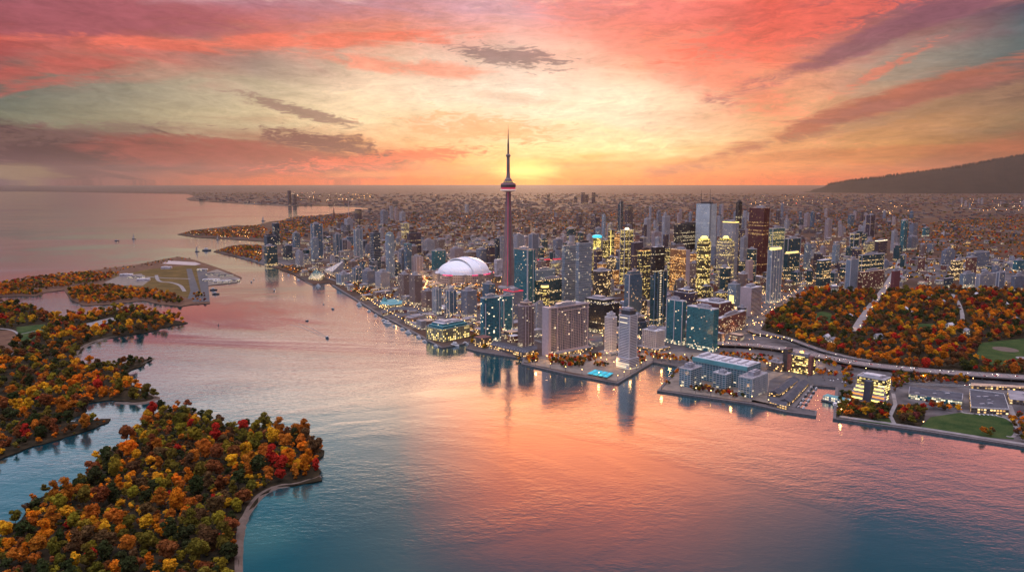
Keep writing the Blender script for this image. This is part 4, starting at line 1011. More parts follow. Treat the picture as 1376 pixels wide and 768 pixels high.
T_('office_tower', 'orange speckled slim block left of domed tower', 'office tower', 825.5, 828, 833, 356, 314, 'copper', 40)
T_('office_tower', 'dark tower with pale fins and a glowing dome on top', 'office tower', 833, 838, 850.5, 382, 309, 'darkgold', 40, top='dome', roof='roof_pale', fins=(2, 1, 1.4, 'fin'), short='the glowing domed tower')
T_('office_tower', 'plain dark plum tower right of the glowing domed tower', 'office tower', 847, 851, 864, 386, 326, 'purple', 38, top=None)
T_('office_tower', 'dark tower with broad golden lit bands left of copper tower', 'office tower', 856, 861, 874, 408, 337, 'darkgold', 38, roof='lamp_orange', top='plantdark', short='the gold-banded dark tower')
T_('office_tower', 'dark charcoal tower between gold-banded and copper towers', 'office tower', 874.5, 879, 893, 396, 332, 'black', 38, roof='roof_pale')
T_('office_tower', 'pale grey tower with white rim beyond charcoal tower', 'office tower', 889, 892, 900, 340, 291, 'greypale', 40, rim='fin', top='step', short='the pale tower beyond the core')
T_('office_tower', 'white-outlined far tower left of broad black slab', 'office tower', 865, 868, 874, 330, 294, 'greypale', 40, rim='fin')
T_('office_tower', 'rosy slab right of white-outlined far tower', 'office tower', 875, 879, 889, 334, 312, 'pink', 40)
T_('office_tower', 'small blue-grey far tower above rosy slab', 'office tower', 882, 884, 888.5, 306, 284, 'greyblue', 40)
T_('office_block', 'dark brown office full of lit windows right of balcony towers', 'office', 794.5, 806, 822.5, 403, 365, 'brownlit', 40, shape='rr', rim='fin', short='the brown lit office')
T_('office_block', 'orange-glowing small block behind black glass office', 'office', 823, 825, 832, 390, 363, 'copper', 40, top=None)
T_('office_block', 'small dark cylinder with pale roof right of yellow-lit tower', 'office', 815, 821, 832, 366, 346, 'tealdark', 40, shape='round', roof='roof_pale', top=None)
T_('office_block', 'stepped purple-grey office with pale roof below golden ringed tower', 'office', 905, 926, 937, 424, 394, 'purple', 42, roof='roof_pale', top='step')
T_('office_block', 'red-brick block with flat white roof right of wide teal slab, rear', 'office', 935, 966, 983, 430, 408, 'redbrick', 42, roof='roof_pale', top='plant', rim='fin')
T_('office_block', 'long low red-brick block with white roof beside bright street', 'office', 962, 968, 1002, 452, 428, 'redbrick', 50, roof='roof_pale', top='plant', rim='fin', short='the long red-brick block')
T_('office_block', 'big arched red-brick warehouse with glowing windows behind park', 'office', 1153, 1157, 1188, 391, 366, 'redbrick', 35, roof='roof_lit', short='the red-brick warehouse')
T_('apartment_tower', 'plain maroon slab rising from the park edge beside glowing avenue', 'apartment tower', 1197, 1200, 1209, 391, 364, 'maroon', 35, short='the maroon slab')
T_('apartment_block', 'white-framed block with gridded windows at the eastern park edge', 'apartment block', 1311, 1315, 1338, 390, 369, 'greypale', 28, rim='fin', fins=(1, 1, 1.8, 'fin'), short='the white-framed park block')
T_('apartment_block', 'narrow white-framed slab adjoining on the right of gridded block', 'apartment block', 1338.5, 1341, 1350, 391, 366, 'greyblue', 28, rim='fin', fins=(1, 1, 1.8, 'fin'))
T_('apartment_block', 'pale blue-grey block left of the white-framed park block', 'apartment block', 1289, 1294, 1310, 387, 368, 'bluepale', 30)
T_('apartment_block', 'small dark glass cube with white edge at the park', 'office', 1268, 1270, 1281, 387, 374, 'navy', 30, rim='fin', top=None)
T_('apartment_block', 'long striped grey apartment block above the park, right one', 'apartment block', 1298, 1302, 1329, 362, 340, 'greyblue', 28, rim='fin')
T_('apartment_block', 'stepped striped apartment block above the park, left one', 'apartment block', 1264.5, 1269, 1283, 360, 337, 'greyblue', 30, top='step')
T_('apartment_block', 'red-brown apartment tower with pale stripe in front of long striped block', 'apartment block', 1297, 1302, 1312, 375, 346, 'redbrick', 30, rim='fin')
T_('apartment_block', 'grey apartment block with dark windows left of red-brown tower', 'apartment block', 1277, 1283, 1294, 376, 350, 'brownlit', 30)
T_('apartment_block', 'low grey block at the right edge behind the park', 'apartment block', 1358, 1362, 1376, 392, 371, 'greyblue', 28)
T_('apartment_block', 'teal block at the right edge in the eastern treetops', 'apartment block', 1361, 1366, 1378, 366, 350, 'teal', 28)

# church spire, light mast, far shore pair
def spire(name, label, cat, u, yb, yt, wpx, m):
    C = gp(u, yb, 2.5); zt = zat(yt, C[1], u) - 2.5; s_ = C[1] / F; r_ = empty(name, (C[0], C[1], 2.5), R(40)); setp(r_, label, cat)
    w = wpx * s_
    Boxes().box(-w, -w, 0, w, w * 3.2, zt * .30).build('nave', M[m], r_); Boxes().box(-w * .7, -w * 1.6, 0, w * .7, -w * .1, zt * .5).build('bell_tower', M[m], r_)
    Boxes().cone(0, -w * .85, w * .8, .3, zt * .5, zt, 4).build('spire', M['metal_dark'], r_)
spire('church', 'dark pointed church spire on the far western shore', 'church', 448.5, 295, 277, 1.3, 'brick')
spire('church', 'small pale pointed spire among the eastern treetops', 'church', 1267.5, 316, 304, .7, 'fin')
def mastbeam():
    C = gp(469, 302, 2.5); zt = zat(269, C[1], 469) - 2.5; r_ = empty('radio_mast', (C[0], C[1], 2.5)); setp(r_, 'tall thin pinkish radio mast behind far western roofs', 'mast')
    Boxes().cone(0, 0, 3.2, 1.2, 0, zt, 6).build('mast', M['fin_pink'], r_); Boxes().cone(0, 0, 7, 5, 0, 8, 8).build('footing', M['concrete'], r_)
mastbeam()
for i, (xl, xc, xr, yb, yt, lab) in enumerate([(386.5, 388.5, 391.5, 275.2, 256, 'taller dark tower of the pair across the western bay'), (393, 395, 398.5, 275.4, 260.5, 'shorter dark tower of the pair across the western bay'),
        (735, 736.5, 738.5, 273, 262.5, 'small dark far tower, leftmost on the hazy northern plain'), (771.5, 773, 775, 273, 263.5, 'small dark far tower, second from left on the hazy plain'),
        (780.5, 783, 786, 274, 258.5, 'broad dark far tower, tallest on the hazy plain'), (786.5, 788, 790.5, 274, 261.5, 'dark far tower touching the tallest one on the hazy plain'), (795, 797, 800, 274, 258.5, 'dark far tower, rightmost on the hazy plain'),
        (624.5, 627, 630, 286, 274.5, 'pale grey far slab left of the observation tower')]):
    T_('far_tower', lab, 'tower block', xl, xc, xr, yb, yt, 'purple' if i < 7 else 'greypale', 40, top=None)
# ------------------------------------------------------------ waterfront buildings and grounds
def poly_building(name, label, cat, pts, h, style, roof='roof', rim=None, short=None, clutter=0, pave=2.5):
    fp = [gp(u, v, pave + h) for u, v in pts]
    cx = sum(p[0] for p in fp) / len(fp); cy = sum(p[1] for p in fp) / len(fp)
    r_ = empty(name, (cx, cy, pave)); setp(r_, label, cat)
    loc = [(p[0] - cx, p[1] - cy) for p in fp]
    me = wall_mesh('walls', loc, 0, h)
    for q in me.uv_layers[0].data: q.uv = (q.uv[0], q.uv[1] + 2.5)
    link('walls', me, [ST[style], M[roof]], r_)
    if rim: parapet(r_, loc, h, M[rim])
    rr = random.Random(len(label))
    if clutter:
        b = Boxes()
        for i in range(clutter):
            a, c = rr.uniform(.15, .85), rr.uniform(.15, .85)
            q = [loc[0][k] * (1 - a) * (1 - c) + loc[1][k] * a * (1 - c) + loc[2][k] * a * c + loc[-1][k] * (1 - a) * c for k in (0, 1)]
            s_ = rr.uniform(1.5, 4.5); b.box(q[0] - s_, q[1] - s_ * .6, h, q[0] + s_, q[1] + s_ * .6, h + rr.uniform(1, 2.6))
        b.build('roof_plant', M['metal'], r_)
    FOOT.append((cx, cy, max(math.dist(p, (0, 0)) for p in loc) * .85))
    if short: u, v = pts[0]; LANDMARKS.append((sum(p[0] for p in pts) / len(pts), sum(p[1] for p in pts) / len(pts), short))
    return r_

def term(root, w, d, h, rr):
    def lvl(i0, i1, z0, z1, st, nm='upper_storey', rf='roof_teal'):
        me = wall_mesh(nm, rect(-w / 2 + i0, -d / 2 + i1, w / 2 - i0, d / 2 - i1), z0, z1); link(nm, me, [ST[st], M[rf]], root)
    lvl(4, 4, h, h + 6, 'teal'); lvl(9, 9, h + 6, h + 11, 'teal', rf='roof_pale')
    b = Boxes(); b.box(-w * .28, -d * .25, h + 11, -w * .05, d * .3, h + 15); b.box(w * .05, -d * .28, h + 11, w * .3, d * .1, h + 14); b.build('roof_plant', M['metal'], root)
    b = Boxes()
    for z, o in ((h, 1.0), (5.2, .9), (h - 5, .6)):
        b.box(-w / 2 - o, -d / 2 - o, z - .4, w / 2 + o, -d / 2 - .02, z + .6); b.box(-w / 2 - o, -d / 2, z - .4, -w / 2 - .02, d / 2 + o, z + .6)
    n = int(w / 10.4)
    for i in range(n + 1): x = -w / 2 + w * i / n; b.box(x - .5, -d / 2 - .8, 0, x + .5, -d / 2 - .03, h)
    n = int(d / 10.4)
    for i in range(n + 1): y = -d / 2 + d * i / n; b.box(-w / 2 - .8, y - .5, 0, -w / 2 - .03, y + .5, h)
    b.build('cornice', M['stone_gold'], root)
    b = Boxes()
    for i in range(9):
        x = -w / 2 + w * (i + .5) / 9; b.box(x - 1.6, -d / 2 - 3.4, 3.6, x + 1.6, -d / 2 - 1.1, 4.2)
    b.build('awning', M['roof_teal'], root)

T_('terminal_warehouse', 'square buff warehouse with golden lit windows and stepped green glass top on pier', 'warehouse', 573, 595, 631, 459.5, 443, 'terminal', 47, roof='roof_teal', top=None, extra=term, short='the golden-lit pier warehouse')
# condominium terrace by the water
T_('residential_block', 'teal-and-white waterfront wing, leftmost of three facing the slip', 'apartment block', 912.7, 928, 943, 521, 497, 'wingteal', 45, roof='roof', rim='fin', slabs=(3.6, .45, .35), short='the left waterfront wing')
T_('residential_block', 'teal-and-white waterfront wing, middle one between small autumn trees', 'apartment block', 958, 975, 983, 523, 503.5, 'wingteal', 45, roof='roof_pale', rim='fin', slabs=(3.6, .45, .35))
T_('residential_block', 'largest teal-and-white waterfront wing with long pale gridded right flank', 'apartment block', 992.5, 1010, 1031, 535, 509, 'wingteal', 45, roof='roof', rim='fin', slabs=(3.6, .45, .35), fins=(12, 1, .7, 'fin'), short='the large right waterfront wing')
def barroof(root, w, d, h, rr):
    b = Boxes()
    for i in range(7):
        y = -d / 2 + d * (i + .4) / 7; b.box(-w * .3, y - 4, h, w * .3, y + 4, h + rr.uniform(2, 5))
    b.build('roof_plant', M['roof_pale'], root)
    b = Boxes(); b.box(-w / 2 - 2.5, -d / 2 - .5, h - 7, -w / 2 - .02, d / 2 + .5, h + .8); b.build('roof_fascia', M['roof_teal'], root)
T_('residential_block', 'long teal-fronted bar block with pale cluttered roof behind the three wings', 'apartment block', 931, 1003, 1022, 523, 493, 'wingteal', 45, roof='roof_pale', top=None, extra=barroof, short='the long teal bar block')
def brick_office(root, w, d, h, rr):
    b = Boxes(); b.box(-w / 2 - 1.5, d / 2 - 1, 0, w / 2, d / 2 + 8, h + 9); b.build('end_tower', M['metal_dark'], root)
    b = Boxes(); b.box(-w / 2 - 1.5, d / 2 - 9, 0, -w / 2 - .02, d / 2 - 1.1, h + 1); b.build('brick_pier', M['brick'], root)
    b = Boxes(); b.box(-w / 2 - 1.5, -d / 2 - 1.5, 0, -w / 2 + 7, -d / 2 + 5, h + 3); b.build('brick_pier', M['brick'], root)
    b = Boxes()
    for k in range(1, int(h / 4)): b.box(-w / 2 - .8, -d / 2 + 5.1, k * 4 - .35, -w / 2 - .02, d / 2 - 9.1, k * 4 + .35)
    b.build('floor_edges', M['metal_dark'], root)
    b = Boxes(); b.box(-w * .3, -d * .3, h, w * .3, d * .2, h + 5); b.build('roof_plant', M['roof'], root)
    b = Boxes(); b.prism([(0, 4), (1.3, 1.2), (4, 0), (1.3, -1.2), (0, -4), (-1.3, -1.2), (-4, 0), (-1.3, 1.2)], h + 5, h + 8); b.build('roof_light', M['lamp_gold'], root)
T_('office_block', 'brick-ended office with wall of golden lit floors beside expressway', 'office', 1057.5, 1089, 1096, 504.5, 481, 'officelit', 44, roof='roof_dark', top=None, extra=brick_office, short='the brick-ended lit office')
T_('office_block', 'small two-storey building with golden windows left of brick-ended office', 'office', 1031, 1048, 1053, 500, 488, 'lowshop', 44, roof='roof', top='plant')
def terraces(root, w, d, h, rr):
    for sgn, nm in ((1, 'terrace'), (-1, 'terrace')):
        for k in range(4):
            b = Boxes(); y0 = sgn * (d * .14); y1 = sgn * (d / 2 + 7 - k * 2.0)
            b.box(-w / 2 - 12 + k * 3, min(y0, y1), k * 6.0, -w / 2 - .5 - .02 * k, max(y0, y1), k * 6.0 + 5.2); b.build(nm, M['fin_pink'] if k % 2 else M['metal'], root)
            g_ = Boxes(); g_.box(-w / 2 - 12.3 + k * 3, min(y0, y1) + 1.2, k * 6.0 + 1.2, -w / 2 - 12.02 + k * 3, max(y0, y1) - 1.2, k * 6.0 + 3.6); g_.build('lit_windows', M['lamp_gold'] if k != 1 else M['lamp_orange'], root)
    b = Boxes(); b.box(-w / 2 - 13.5, -d * .12, 0, -w / 2 - .02, d * .12, h * .92); b.build('central_spine', M['roof_dark'], root)
    b = Boxes(); b.box(-w * .4, -d * .3, h, w * .1, d * .3, h + 5); b.box(w * .15, -d * .35, h, w * .42, d * .2, h + 3.4); b.build('roof_glasshouse', M['roof_pale'], root)
T_('office_block', 'terraced glass office with pale glass roof and orange-lit floors by boat slip', 'office', 1151, 1187, 1196, 540, 511, 'officelit', 44, roof='roof', rim='fin', top=None, extra=terraces, short='the terraced glass office')
# long gabled sheds
def shed(label, a, b_, wd, h0, h1):
    p, q_ = gp(*a, 3), gp(*b_, 3); L = math.dist(p, q_); ang = math.atan2(q_[1] - p[1], q_[0] - p[0])
    r_ = empty('gabled_shed', ((p[0] + q_[0]) / 2, (p[1] + q_[1]) / 2, 2.9), ang); setp(r_, label, 'shed')
    me = wall_mesh('walls', rect(-L / 2, -wd / 2, L / 2, wd / 2), 0, h0); link('walls', me, [ST['lowshop'], M['roof_dark']], r_)
    V = [(-L / 2 - 1, -wd / 2 - 1, h0), (-L / 2 - 1, 0, h1), (-L / 2 - 1, wd / 2 + 1, h0), (L / 2 + 1, -wd / 2 - 1, h0), (L / 2 + 1, 0, h1), (L / 2 + 1, wd / 2 + 1, h0)]
    me = bpy.data.meshes.new('gable_roof'); me.from_pydata(V, [], [(0, 3, 4, 1), (1, 4, 5, 2), (0, 1, 2), (3, 5, 4)]); me.update(); link('gable_roof', me, M['roof_dark'], r_)
    FOOT.append((*r_.location[:2], L / 2))
shed('long dark gabled quay shed nearest the brick-ended office', (1040, 532), (1067, 512), 17, 5, 10)
shed('long dark gabled quay shed nearest the boat slip', (1054, 543), (1080, 516), 17, 5, 10)
poly_building('market_hall', 'low dark hall with yellow lamp at the end of quay sheds', 'hall', [(1036, 533), (1059, 538), (1057, 546), (1034, 540)], 6, 'lowshop', 'roof_dark')
# halls on the right
poly_building('exhibition_hall', 'long low grey hall between autumn trees right of terraced office', 'hall', [(1222, 520), (1294, 529), (1293, 538), (1221, 529)], 8, 'teal', 'roof_dark', rim='metal', clutter=3, short='the long low grey hall')
poly_building('exhibition_hall', 'wide dark-roofed hall with white side walls above waterfront lawn', 'hall', [(1303, 523), (1349, 529), (1356, 550), (1305, 547)], 9, 'lowshop', 'roof_dark', rim='fin', clutter=7, short='the dark-roofed hall')
poly_building('exhibition_hall', 'low warm-lit hall at the right edge by the highway', 'hall', [(1354, 523), (1400, 528), (1402, 541), (1357, 536)], 8, 'lowshop', 'roof', clutter=3)
poly_building('depot', 'narrow long roof beside the highway above the dark-roofed hall', 'hall', [(1305, 514), (1400, 519), (1400, 521.5), (1305, 517.5)], 6, 'lowshop', 'roof_lit')
# terrace with sloped glass by the teal towers
r_ = poly_building('waterfront_terrace', 'low curved terrace with glazed sloping arches between teal and brown towers', 'terrace', [(664, 457), (700, 466.5), (722, 463), (722, 469), (704, 474), (658, 462.5)], 9, 'lowshop', 'roof_dark', short='the arched waterfront terrace')
b = Boxes(); P0, P1 = gp(657, 468, 3), gp(706, 479, 3)
ox, oy = r_.location[0], r_.location[1]; dx, dy = (P1[0] - P0[0]), (P1[1] - P0[1]); L = math.hypot(dx, dy); nx, ny = dy / L, -dx / L
for i in range(15):
    t = i / 14; x, y = P0[0] + dx * t - ox, P0[1] + dy * t - oy
    if ny > 0: nx, ny = -nx, -ny
    for k in range(5):
        a0, a1 = k / 5, (k + 1) / 5
        f = lambda a: (x - nx * 9 * a, y - ny * 9 * a, 9.5 * math.sin(a * math.pi / 2))
        p, q_ = f(a0), f(a1); e = (dx / L * .5, dy / L * .5)
        b.quad((p[0] - e[0], p[1] - e[1], p[2]), (p[0] + e[0], p[1] + e[1], p[2]), (q_[0] + e[0], q_[1] + e[1], q_[2]), (q_[0] - e[0], q_[1] - e[1], q_[2]))
b.build('arch_rib', M['fin'], r_)
poly_building('glass_pavilion', 'dark teal glass pavilion with one peaked corner on the western quay', 'pavilion', [(513, 404), (529, 401), (541, 404), (540, 408), (522, 410), (510, 408)], 11, 'tealdark', 'roof_teal', short='the teal quay pavilion')
sh = gp(516, 410, 3); r_ = empty('glass_spire', (sh[0], sh[1] + 10, 3)); setp(r_, 'pointed teal glass roof peak at left end of quay pavilion', 'roof peak')
Boxes().cone(0, 0, 16, 3, 0, 22, 4).build('glass_skin', M['roof_teal'], r_); Boxes().cone(0, 0, 3.2, .3, 22, 27, 4).build('finial', M['metal'], r_)
poly_building('quay_market', 'long low dark-red curved building behind western boat moorings', 'market hall', [(512, 417), (530, 412), (549, 412.5), (569, 419), (568, 422), (549, 416.5), (531, 416), (514, 421)], 8, 'redbrick', "roof_dark", short='the long dark-red quay building')
def wedge(label, pts, hs, style):
    fp = [gp(u, v, 2.5) for u, v in pts]; cx = sum(p[0] for p in fp) / len(fp); cy = sum(p[1] for p in fp) / len(fp)
    r_ = empty('sloped_apartment', (cx, cy, 2.5)); setp(r_, label, 'apartment block')
    loc = [(p[0] - cx, p[1] - cy) for p in fp]; n = len(loc)
    me = wall_mesh('walls', loc, 0, hs); link('walls', me, [ST[style], ST[style]], r_)
    FOOT.append((cx, cy, 40)); return r_
wedge('big sloping grey apartment building like a tilted wedge near western marina', [(436, 365), (447, 371), (462, 368), (459, 361)], [8, 18, 50, 30], 'greypale'); LANDMARKS.append((450, 360, 'the sloping wedge building'))
wedge('small dark blue sloped building on the western marina pier', [(414, 375), (430, 377), (436, 373), (424, 369)], [4, 6, 14, 22], 'tealdark')
# pool deck: bright cyan canopy roof on the harbour point
fp = [gp(u, v, 5) for u, v in ((799, 496.5), (825, 501.5), (816, 507.5), (788, 502))]
cx = sum(p[0] for p in fp) / 4; cy = sum(p[1] for p in fp) / 4
r_ = empty('cyan_canopy', (cx, cy, 2.6)); setp(r_, 'bright cyan tent canopies glowing on the harbour point', 'canopy')
lp = [(p[0] - cx, p[1] - cy) for p in fp]
def bil(a, c): return [lp[0][k] * (1 - a) * (1 - c) + lp[1][k] * a * (1 - c) + lp[2][k] * a * c + lp[3][k] * (1 - a) * c for k in (0, 1)]
for i in range(4):
    for j in range(2):
        b = Boxes(); q0 = bil(i / 4 + .015, j / 2 + .02); q1 = bil((i + 1) / 4 - .015, j / 2 + .02); q2 = bil((i + 1) / 4 - .015, (j + 1) / 2 - .02); q3 = bil(i / 4 + .015, (j + 1) / 2 - .02); m_ = bil((i + .5) / 4, (j + .5) / 2)
        k = len(b.V); b.V += [(*q0, 3.2), (*q1, 3.2), (*q2, 3.2), (*q3, 3.2), (*m_, 6.2)]; b.F += [(0, 1, 4), (1, 2, 4), (2, 3, 4), (3, 0, 4), (3, 2, 1, 0)]
        b.build('tent_roof', M['tent_cyan'], r_)
FOOT.append((cx, cy, 26)); LANDMARKS.append((806, 502, 'the cyan canopies'))
o = sheet('plaza', P((702, 486.5), (735, 478), (790, 476), (812, 478), (862, 480), (878, 485), (829, 513.5), (760, 500), (716, 491)), 2.62, M['plaza'], .5)
o = sheet('plaza', P((915, 495), (950, 500), (990, 520), (1008, 538), (1056, 549), (1075, 530), (1092, 518), (1100, 508), (1040, 500), (1026, 505), (1010, 541.5), (889, 524.5)), 2.62, M['plaza'], .5)
o = sheet('quayside', P((1060, 500), (1130, 505), (1150, 520), (1128, 524), (1124, 520.5), (1092, 517.5), (1060, 548), (1030, 540), (1034, 512)), 2.72, M['asphalt'], .5)
o = sheet('plaza', P((860, 483), (965, 486), (1030, 492), (1045, 483), (1000, 477), (900, 474), (860, 476)), 2.66, M['plaza'], .5)
# lawns and paths on the right shore
sheet('lawn', P((1250, 562), (1290, 556), (1345, 560), (1362, 572), (1362, 592), (1300, 588), (1235, 577)), 2.64, M['grass'], .5)
sheet('lawn', P((1160, 566), (1200, 563), (1196, 573), (1152, 567)), 2.63, M['grass'], .5)
sheet('path', ribbon(smooth_path(P((1290, 548), (1294, 556), (1330, 559), (1355, 565), (1366, 576), (1362, 588), (1352, 588))), 5), 2.70, M['concrete'], .5)
sheet('path', ribbon(smooth_path(P((1366, 576), (1362, 562), (1358, 552), (1356, 546))), 8), 2.75, M['concrete'], .5)
sheet('promenade', ribbon(P((1128, 561), (1240, 577), (1376, 598.5), (1500, 616)), 9), 2.68, M['concrete'], .5)
sheet('path', ribbon(P((1202, 572), (1196, 560), (1203, 545), (1200, 530)), 6), 2.72, M['concrete'], .5)
sheet('forest_floor', P((1123, 561), (1128, 532), (1150, 540), (1200, 545), (1245, 545), (1240, 576), (1160, 565)), 2.58, M['forest_floor'], .5)
# park
PARK = P((1022, 444), (1035, 425), (1062, 408), (1082, 398), (1100, 391), (1135, 391), (1190, 392), (1240, 390), (1300, 391), (1376, 390), (1480, 391), (1520, 520), (1376, 506), (1300, 503), (1240, 500), (1163, 490), (1110, 476), (1080, 464), (1054, 453))
sheet('park_ground', PARK, 2.60, M['forest_floor'], .5)
LAWNS = [P((1316, 462), (1376, 456), (1420, 460), (1420, 496), (1376, 494), (1330, 492), (1312, 480)), P((1092, 424), (1104, 419), (1117, 422), (1120, 434), (1098, 434)), P((1228, 436), (1256, 436), (1262, 446), (1236, 446))]
for i, l in enumerate(LAWNS): sheet('lawn', l, 2.68, M['grass'], .5)
c0 = gp(1351, 469, 2.7); o = sheet('ball_field', [(c0[0] + 24 * math.cos(a * .26), c0[1] + 27 * math.sin(a * .26)) for a in range(24)], 2.74, M['sand'], .4)
c0 = gp(1376, 481, 2.7); sheet('ball_field', [(c0[0] + 14 * math.cos(a * .26), c0[1] + 16 * math.sin(a * .26)) for a in range(24)], 2.74, M['concrete'], .4)
AVENUES = [P((1149, 446), (1154, 436), (1166, 418), (1178, 402), (1186, 392), (1196, 376), (1204, 362), (1212, 345)), P((1292, 436), (1293, 424), (1288, 408), (1280, 396)), P((965, 470), (990, 447), (1006, 436), (1030, 417), (1050, 404), (1075, 390), (1092, 372))]
for i, a in enumerate(AVENUES): 
    o = link('avenue', strip_mesh('avenue', smooth_path(a, 3), [20, 10, 24][i], 2.2, 2.80), M['concrete'] if i < 2 else M['asphalt']); o['kind'] = 'structure'
# expressway corridor
ROADS = []
def road(pts, w, z, m='asphalt', name='road', lines=2, rail=False, pill=False):
    pth = smooth_path(P(*pts), 4); ROADS.append((pth, w, z))
    o = link(name, strip_mesh(name, pth, w, z - (1.6 if z > 4 else .5), z), M[m]); o['kind'] = 'structure'
    for i in range(lines):
        off = (i - (lines - 1) / 2) * w / max(lines, 1) if lines > 1 else 0
        L = ribbon(pth, abs(off) * 2 + .001); n = len(pth); side = L[:n] if off >= 0 else L[n:][::-1]
        o = link('lane_marking', strip_mesh('lane_marking', side, .5, z + .004, z + .03), M['paint']); o['kind'] = 'structure'
    if rail:
        L = ribbon(pth, w); n = len(pth)
        for sd_ in (L[:n], L[n:][::-1]):
            o = link('barrier', strip_mesh('barrier', sd_, .6, z - 1.2, z + 1.1), M['concrete']); o['kind'] = 'structure'
    if pill:
        for i in range(1, n - 1, 2):
            b = Boxes(); b.box(-w * .3, -1.2, 0, -w * .3 + 2, 1.2, z - 4); b.box(w * .3 - 2, -1.2, 0, w * .3, 1.2, z - 4); b.box(-w * .42, -1.3, z - 4, w * .42, 1.3, z - 4.1 + 2.5)
            a, c = pth[i - 1], pth[i + 1]; ang = math.atan2(c[1] - a[1], c[0] - a[0]) + math.pi / 2
            o = b.build('bridge_pier', M['concrete'], None, (pth[i][0], pth[i][1], 2.4)); o.rotation_euler.z = ang; o['kind'] = 'structure'
road(((955, 466), (1000, 467.5), (1051, 473), (1100, 483), (1163, 495), (1240, 503.5), (1300, 508), (1376, 513), (1460, 518)), 34, 9.0, 'roadpink', 'expressway', 5, True, True)
road(((1005, 446), (1019, 451.5), (1054, 457), (1082, 467), (1106, 475.5), (1135, 483), (1170, 490)), 13, 7.5, 'roadpink', 'ramp', 1, True, True)
road(((940, 478), (1000, 481), (1040, 485), (1100, 496), (1150, 506), (1220, 516), (1300, 520), (1376, 524), (1460, 530)), 20, 2.85, 'asphalt', 'road', 2)
road(((560, 432), (600, 431), (650, 441), (690, 448), (730, 462)), 14, 2.85, 'asphalt', 'road', 1)
road(((440, 374), (480, 388), (530, 408), (575, 428)), 14, 2.85, 'asphalt', 'road', 1)
# airport island surfaces
def on_air(pts, m, z, nm): return sheet(nm, P(*pts), z, M[m], .5)
on_air(((150, 372), (200, 362), (262, 356), (276, 362), (278, 404), (255, 402), (225, 392), (196, 388), (165, 384)), 'airfield', 1.66, 'airfield')
on_air(((250.5, 361.5), (257.5, 361.5), (268, 392), (258, 402), (252, 402), (256, 391)), 'asphalt', 1.72, 'runway')
on_air(((264, 362), (278, 362), (282, 406), (258, 406), (262, 398), (271, 397)), 'asphalt', 1.70, 'apron')
sheet('taxiway', ribbon(smooth_path(P((210, 370), (214, 378), (230, 380), (242, 384), (248, 392))), 12), 1.74, M['concrete'], .5)
sheet('taxiway', ribbon(smooth_path(P((196, 372), (225, 374), (256, 375))), 10), 1.73, M['concrete'], .5)
on_air(((160, 371), (190, 368), (200, 378), (192, 384), (165, 384), (140, 380)), 'plaza', 1.71, 'apron')
on_air(((225, 350.5), (262, 352.5), (270, 355), (262, 357), (218, 354.5)), 'pale_sand', 1.70, 'sand_flat')
on_air(((278.5, 366), (292, 362), (322, 374), (318, 380), (296, 382), (279, 384)), 'plaza', 1.68, 'dock')
sheet('pond', P((60, 399.5), (72, 392), (82, 394), (86, 403), (70, 408), (62, 405)), 1.9, M['water'], .5) if False else None
# left island clearings
sheet('lawn', P((22, 440), (60, 436), (66, 444), (52, 452), (30, 463), (24, 455)), 1.62, M['grass'], .5)
sheet('clearing', P((-40, 446), (18, 444), (24, 456), (18, 472), (-40, 480)), 1.60, M['scrub'], .5)
sheet('path', ribbon(smooth_path(P((-40, 440), (0, 442), (18, 445), (25, 452), (22, 465), (10, 480), (-20, 488))), 6), 1.70, M['concrete'], .5)
sheet('path', ribbon(smooth_path(P((25, 450), (44, 446), (64, 442))), 4), 1.75, M['concrete'], .5)
sheet('clearing', P((112, 436), (150, 427), (160, 430), (140, 437), (120, 442)), 1.64, M['concrete'], .5)

# ------------------------------------------------------------ airport and dock buildings
def hall(name, label, cat, u, v, L, wd, h, ang, style='concrete', roof='roof_pale', z=1.7):
    c = gp(u, v, z); r_ = empty(name, (c[0], c[1], z), R(ang)); setp(r_, label, cat)
    me = wall_mesh('walls', rect(-L / 2, -wd / 2, L / 2, wd / 2), 0, h); link('walls', me, [ST[style], M[roof]], r_)
    b = Boxes(); b.box(-L * .3, -wd * .25, h, L * .1, wd * .25, h + 1.6); b.build('roof_plant', M[roof], r_)
    return r_
hall('hangar', 'white hangar roof alone on the airfield grass', 'hangar', 224, 361, 40, 22, 9, 10, 'blank')
hall('hangar', 'pale hangar, left of the cluster on the airfield apron', 'hangar', 170, 371, 46, 26, 9, 20, 'blank')
hall('hangar', 'white hangar, right of the cluster on the airfield apron', 'hangar', 193, 377, 44, 26, 8, 20, 'blank')
hall('terminal_building', 'low grey terminal between the two white hangars on the airfield', 'building', 183, 373, 60, 16, 7, 20, 'concrete', 'roof')
for i, (u, v, L, lb) in enumerate([(284, 377, 60, 'white dock shed nearest the runway apron, front row'), (298, 379, 60, 'white dock shed in the front row, middle'), (313, 377, 50, 'grey dock shed at the tip of the island dock'), (287, 369, 55, 'dark dock shed in the rear row nearest the apron'), (303, 371, 55, 'dark dock shed in the rear row near the tip'), (272, 363, 40, 'white boxy shed at the head of the dock')]):
    hall('dock_shed', lb, 'shed', u, v, L, 20, 6, 12, 'concrete', ['roof_pale', 'roof_pale', 'roof', 'roof_dark', 'roof_dark', 'roof_pale'][i])
# slip jetties
for i in range(6):
    a, c = gp(1070 + i * 3.6, 546 - i * 5, .8), gp(1083 + i * 2.6, 549.0 - i * 5.4, .8)
    o = link('jetty', strip_mesh('jetty', [a, c], 2.2, -.4, .8), M['quay']); setp(o, 'narrow floating jetty, %s from the outer quay end of the boat slip' % ['first', 'second', 'third', 'fourth', 'fifth', 'sixth'][i], 'jetty', 'jetties in the boat slip')
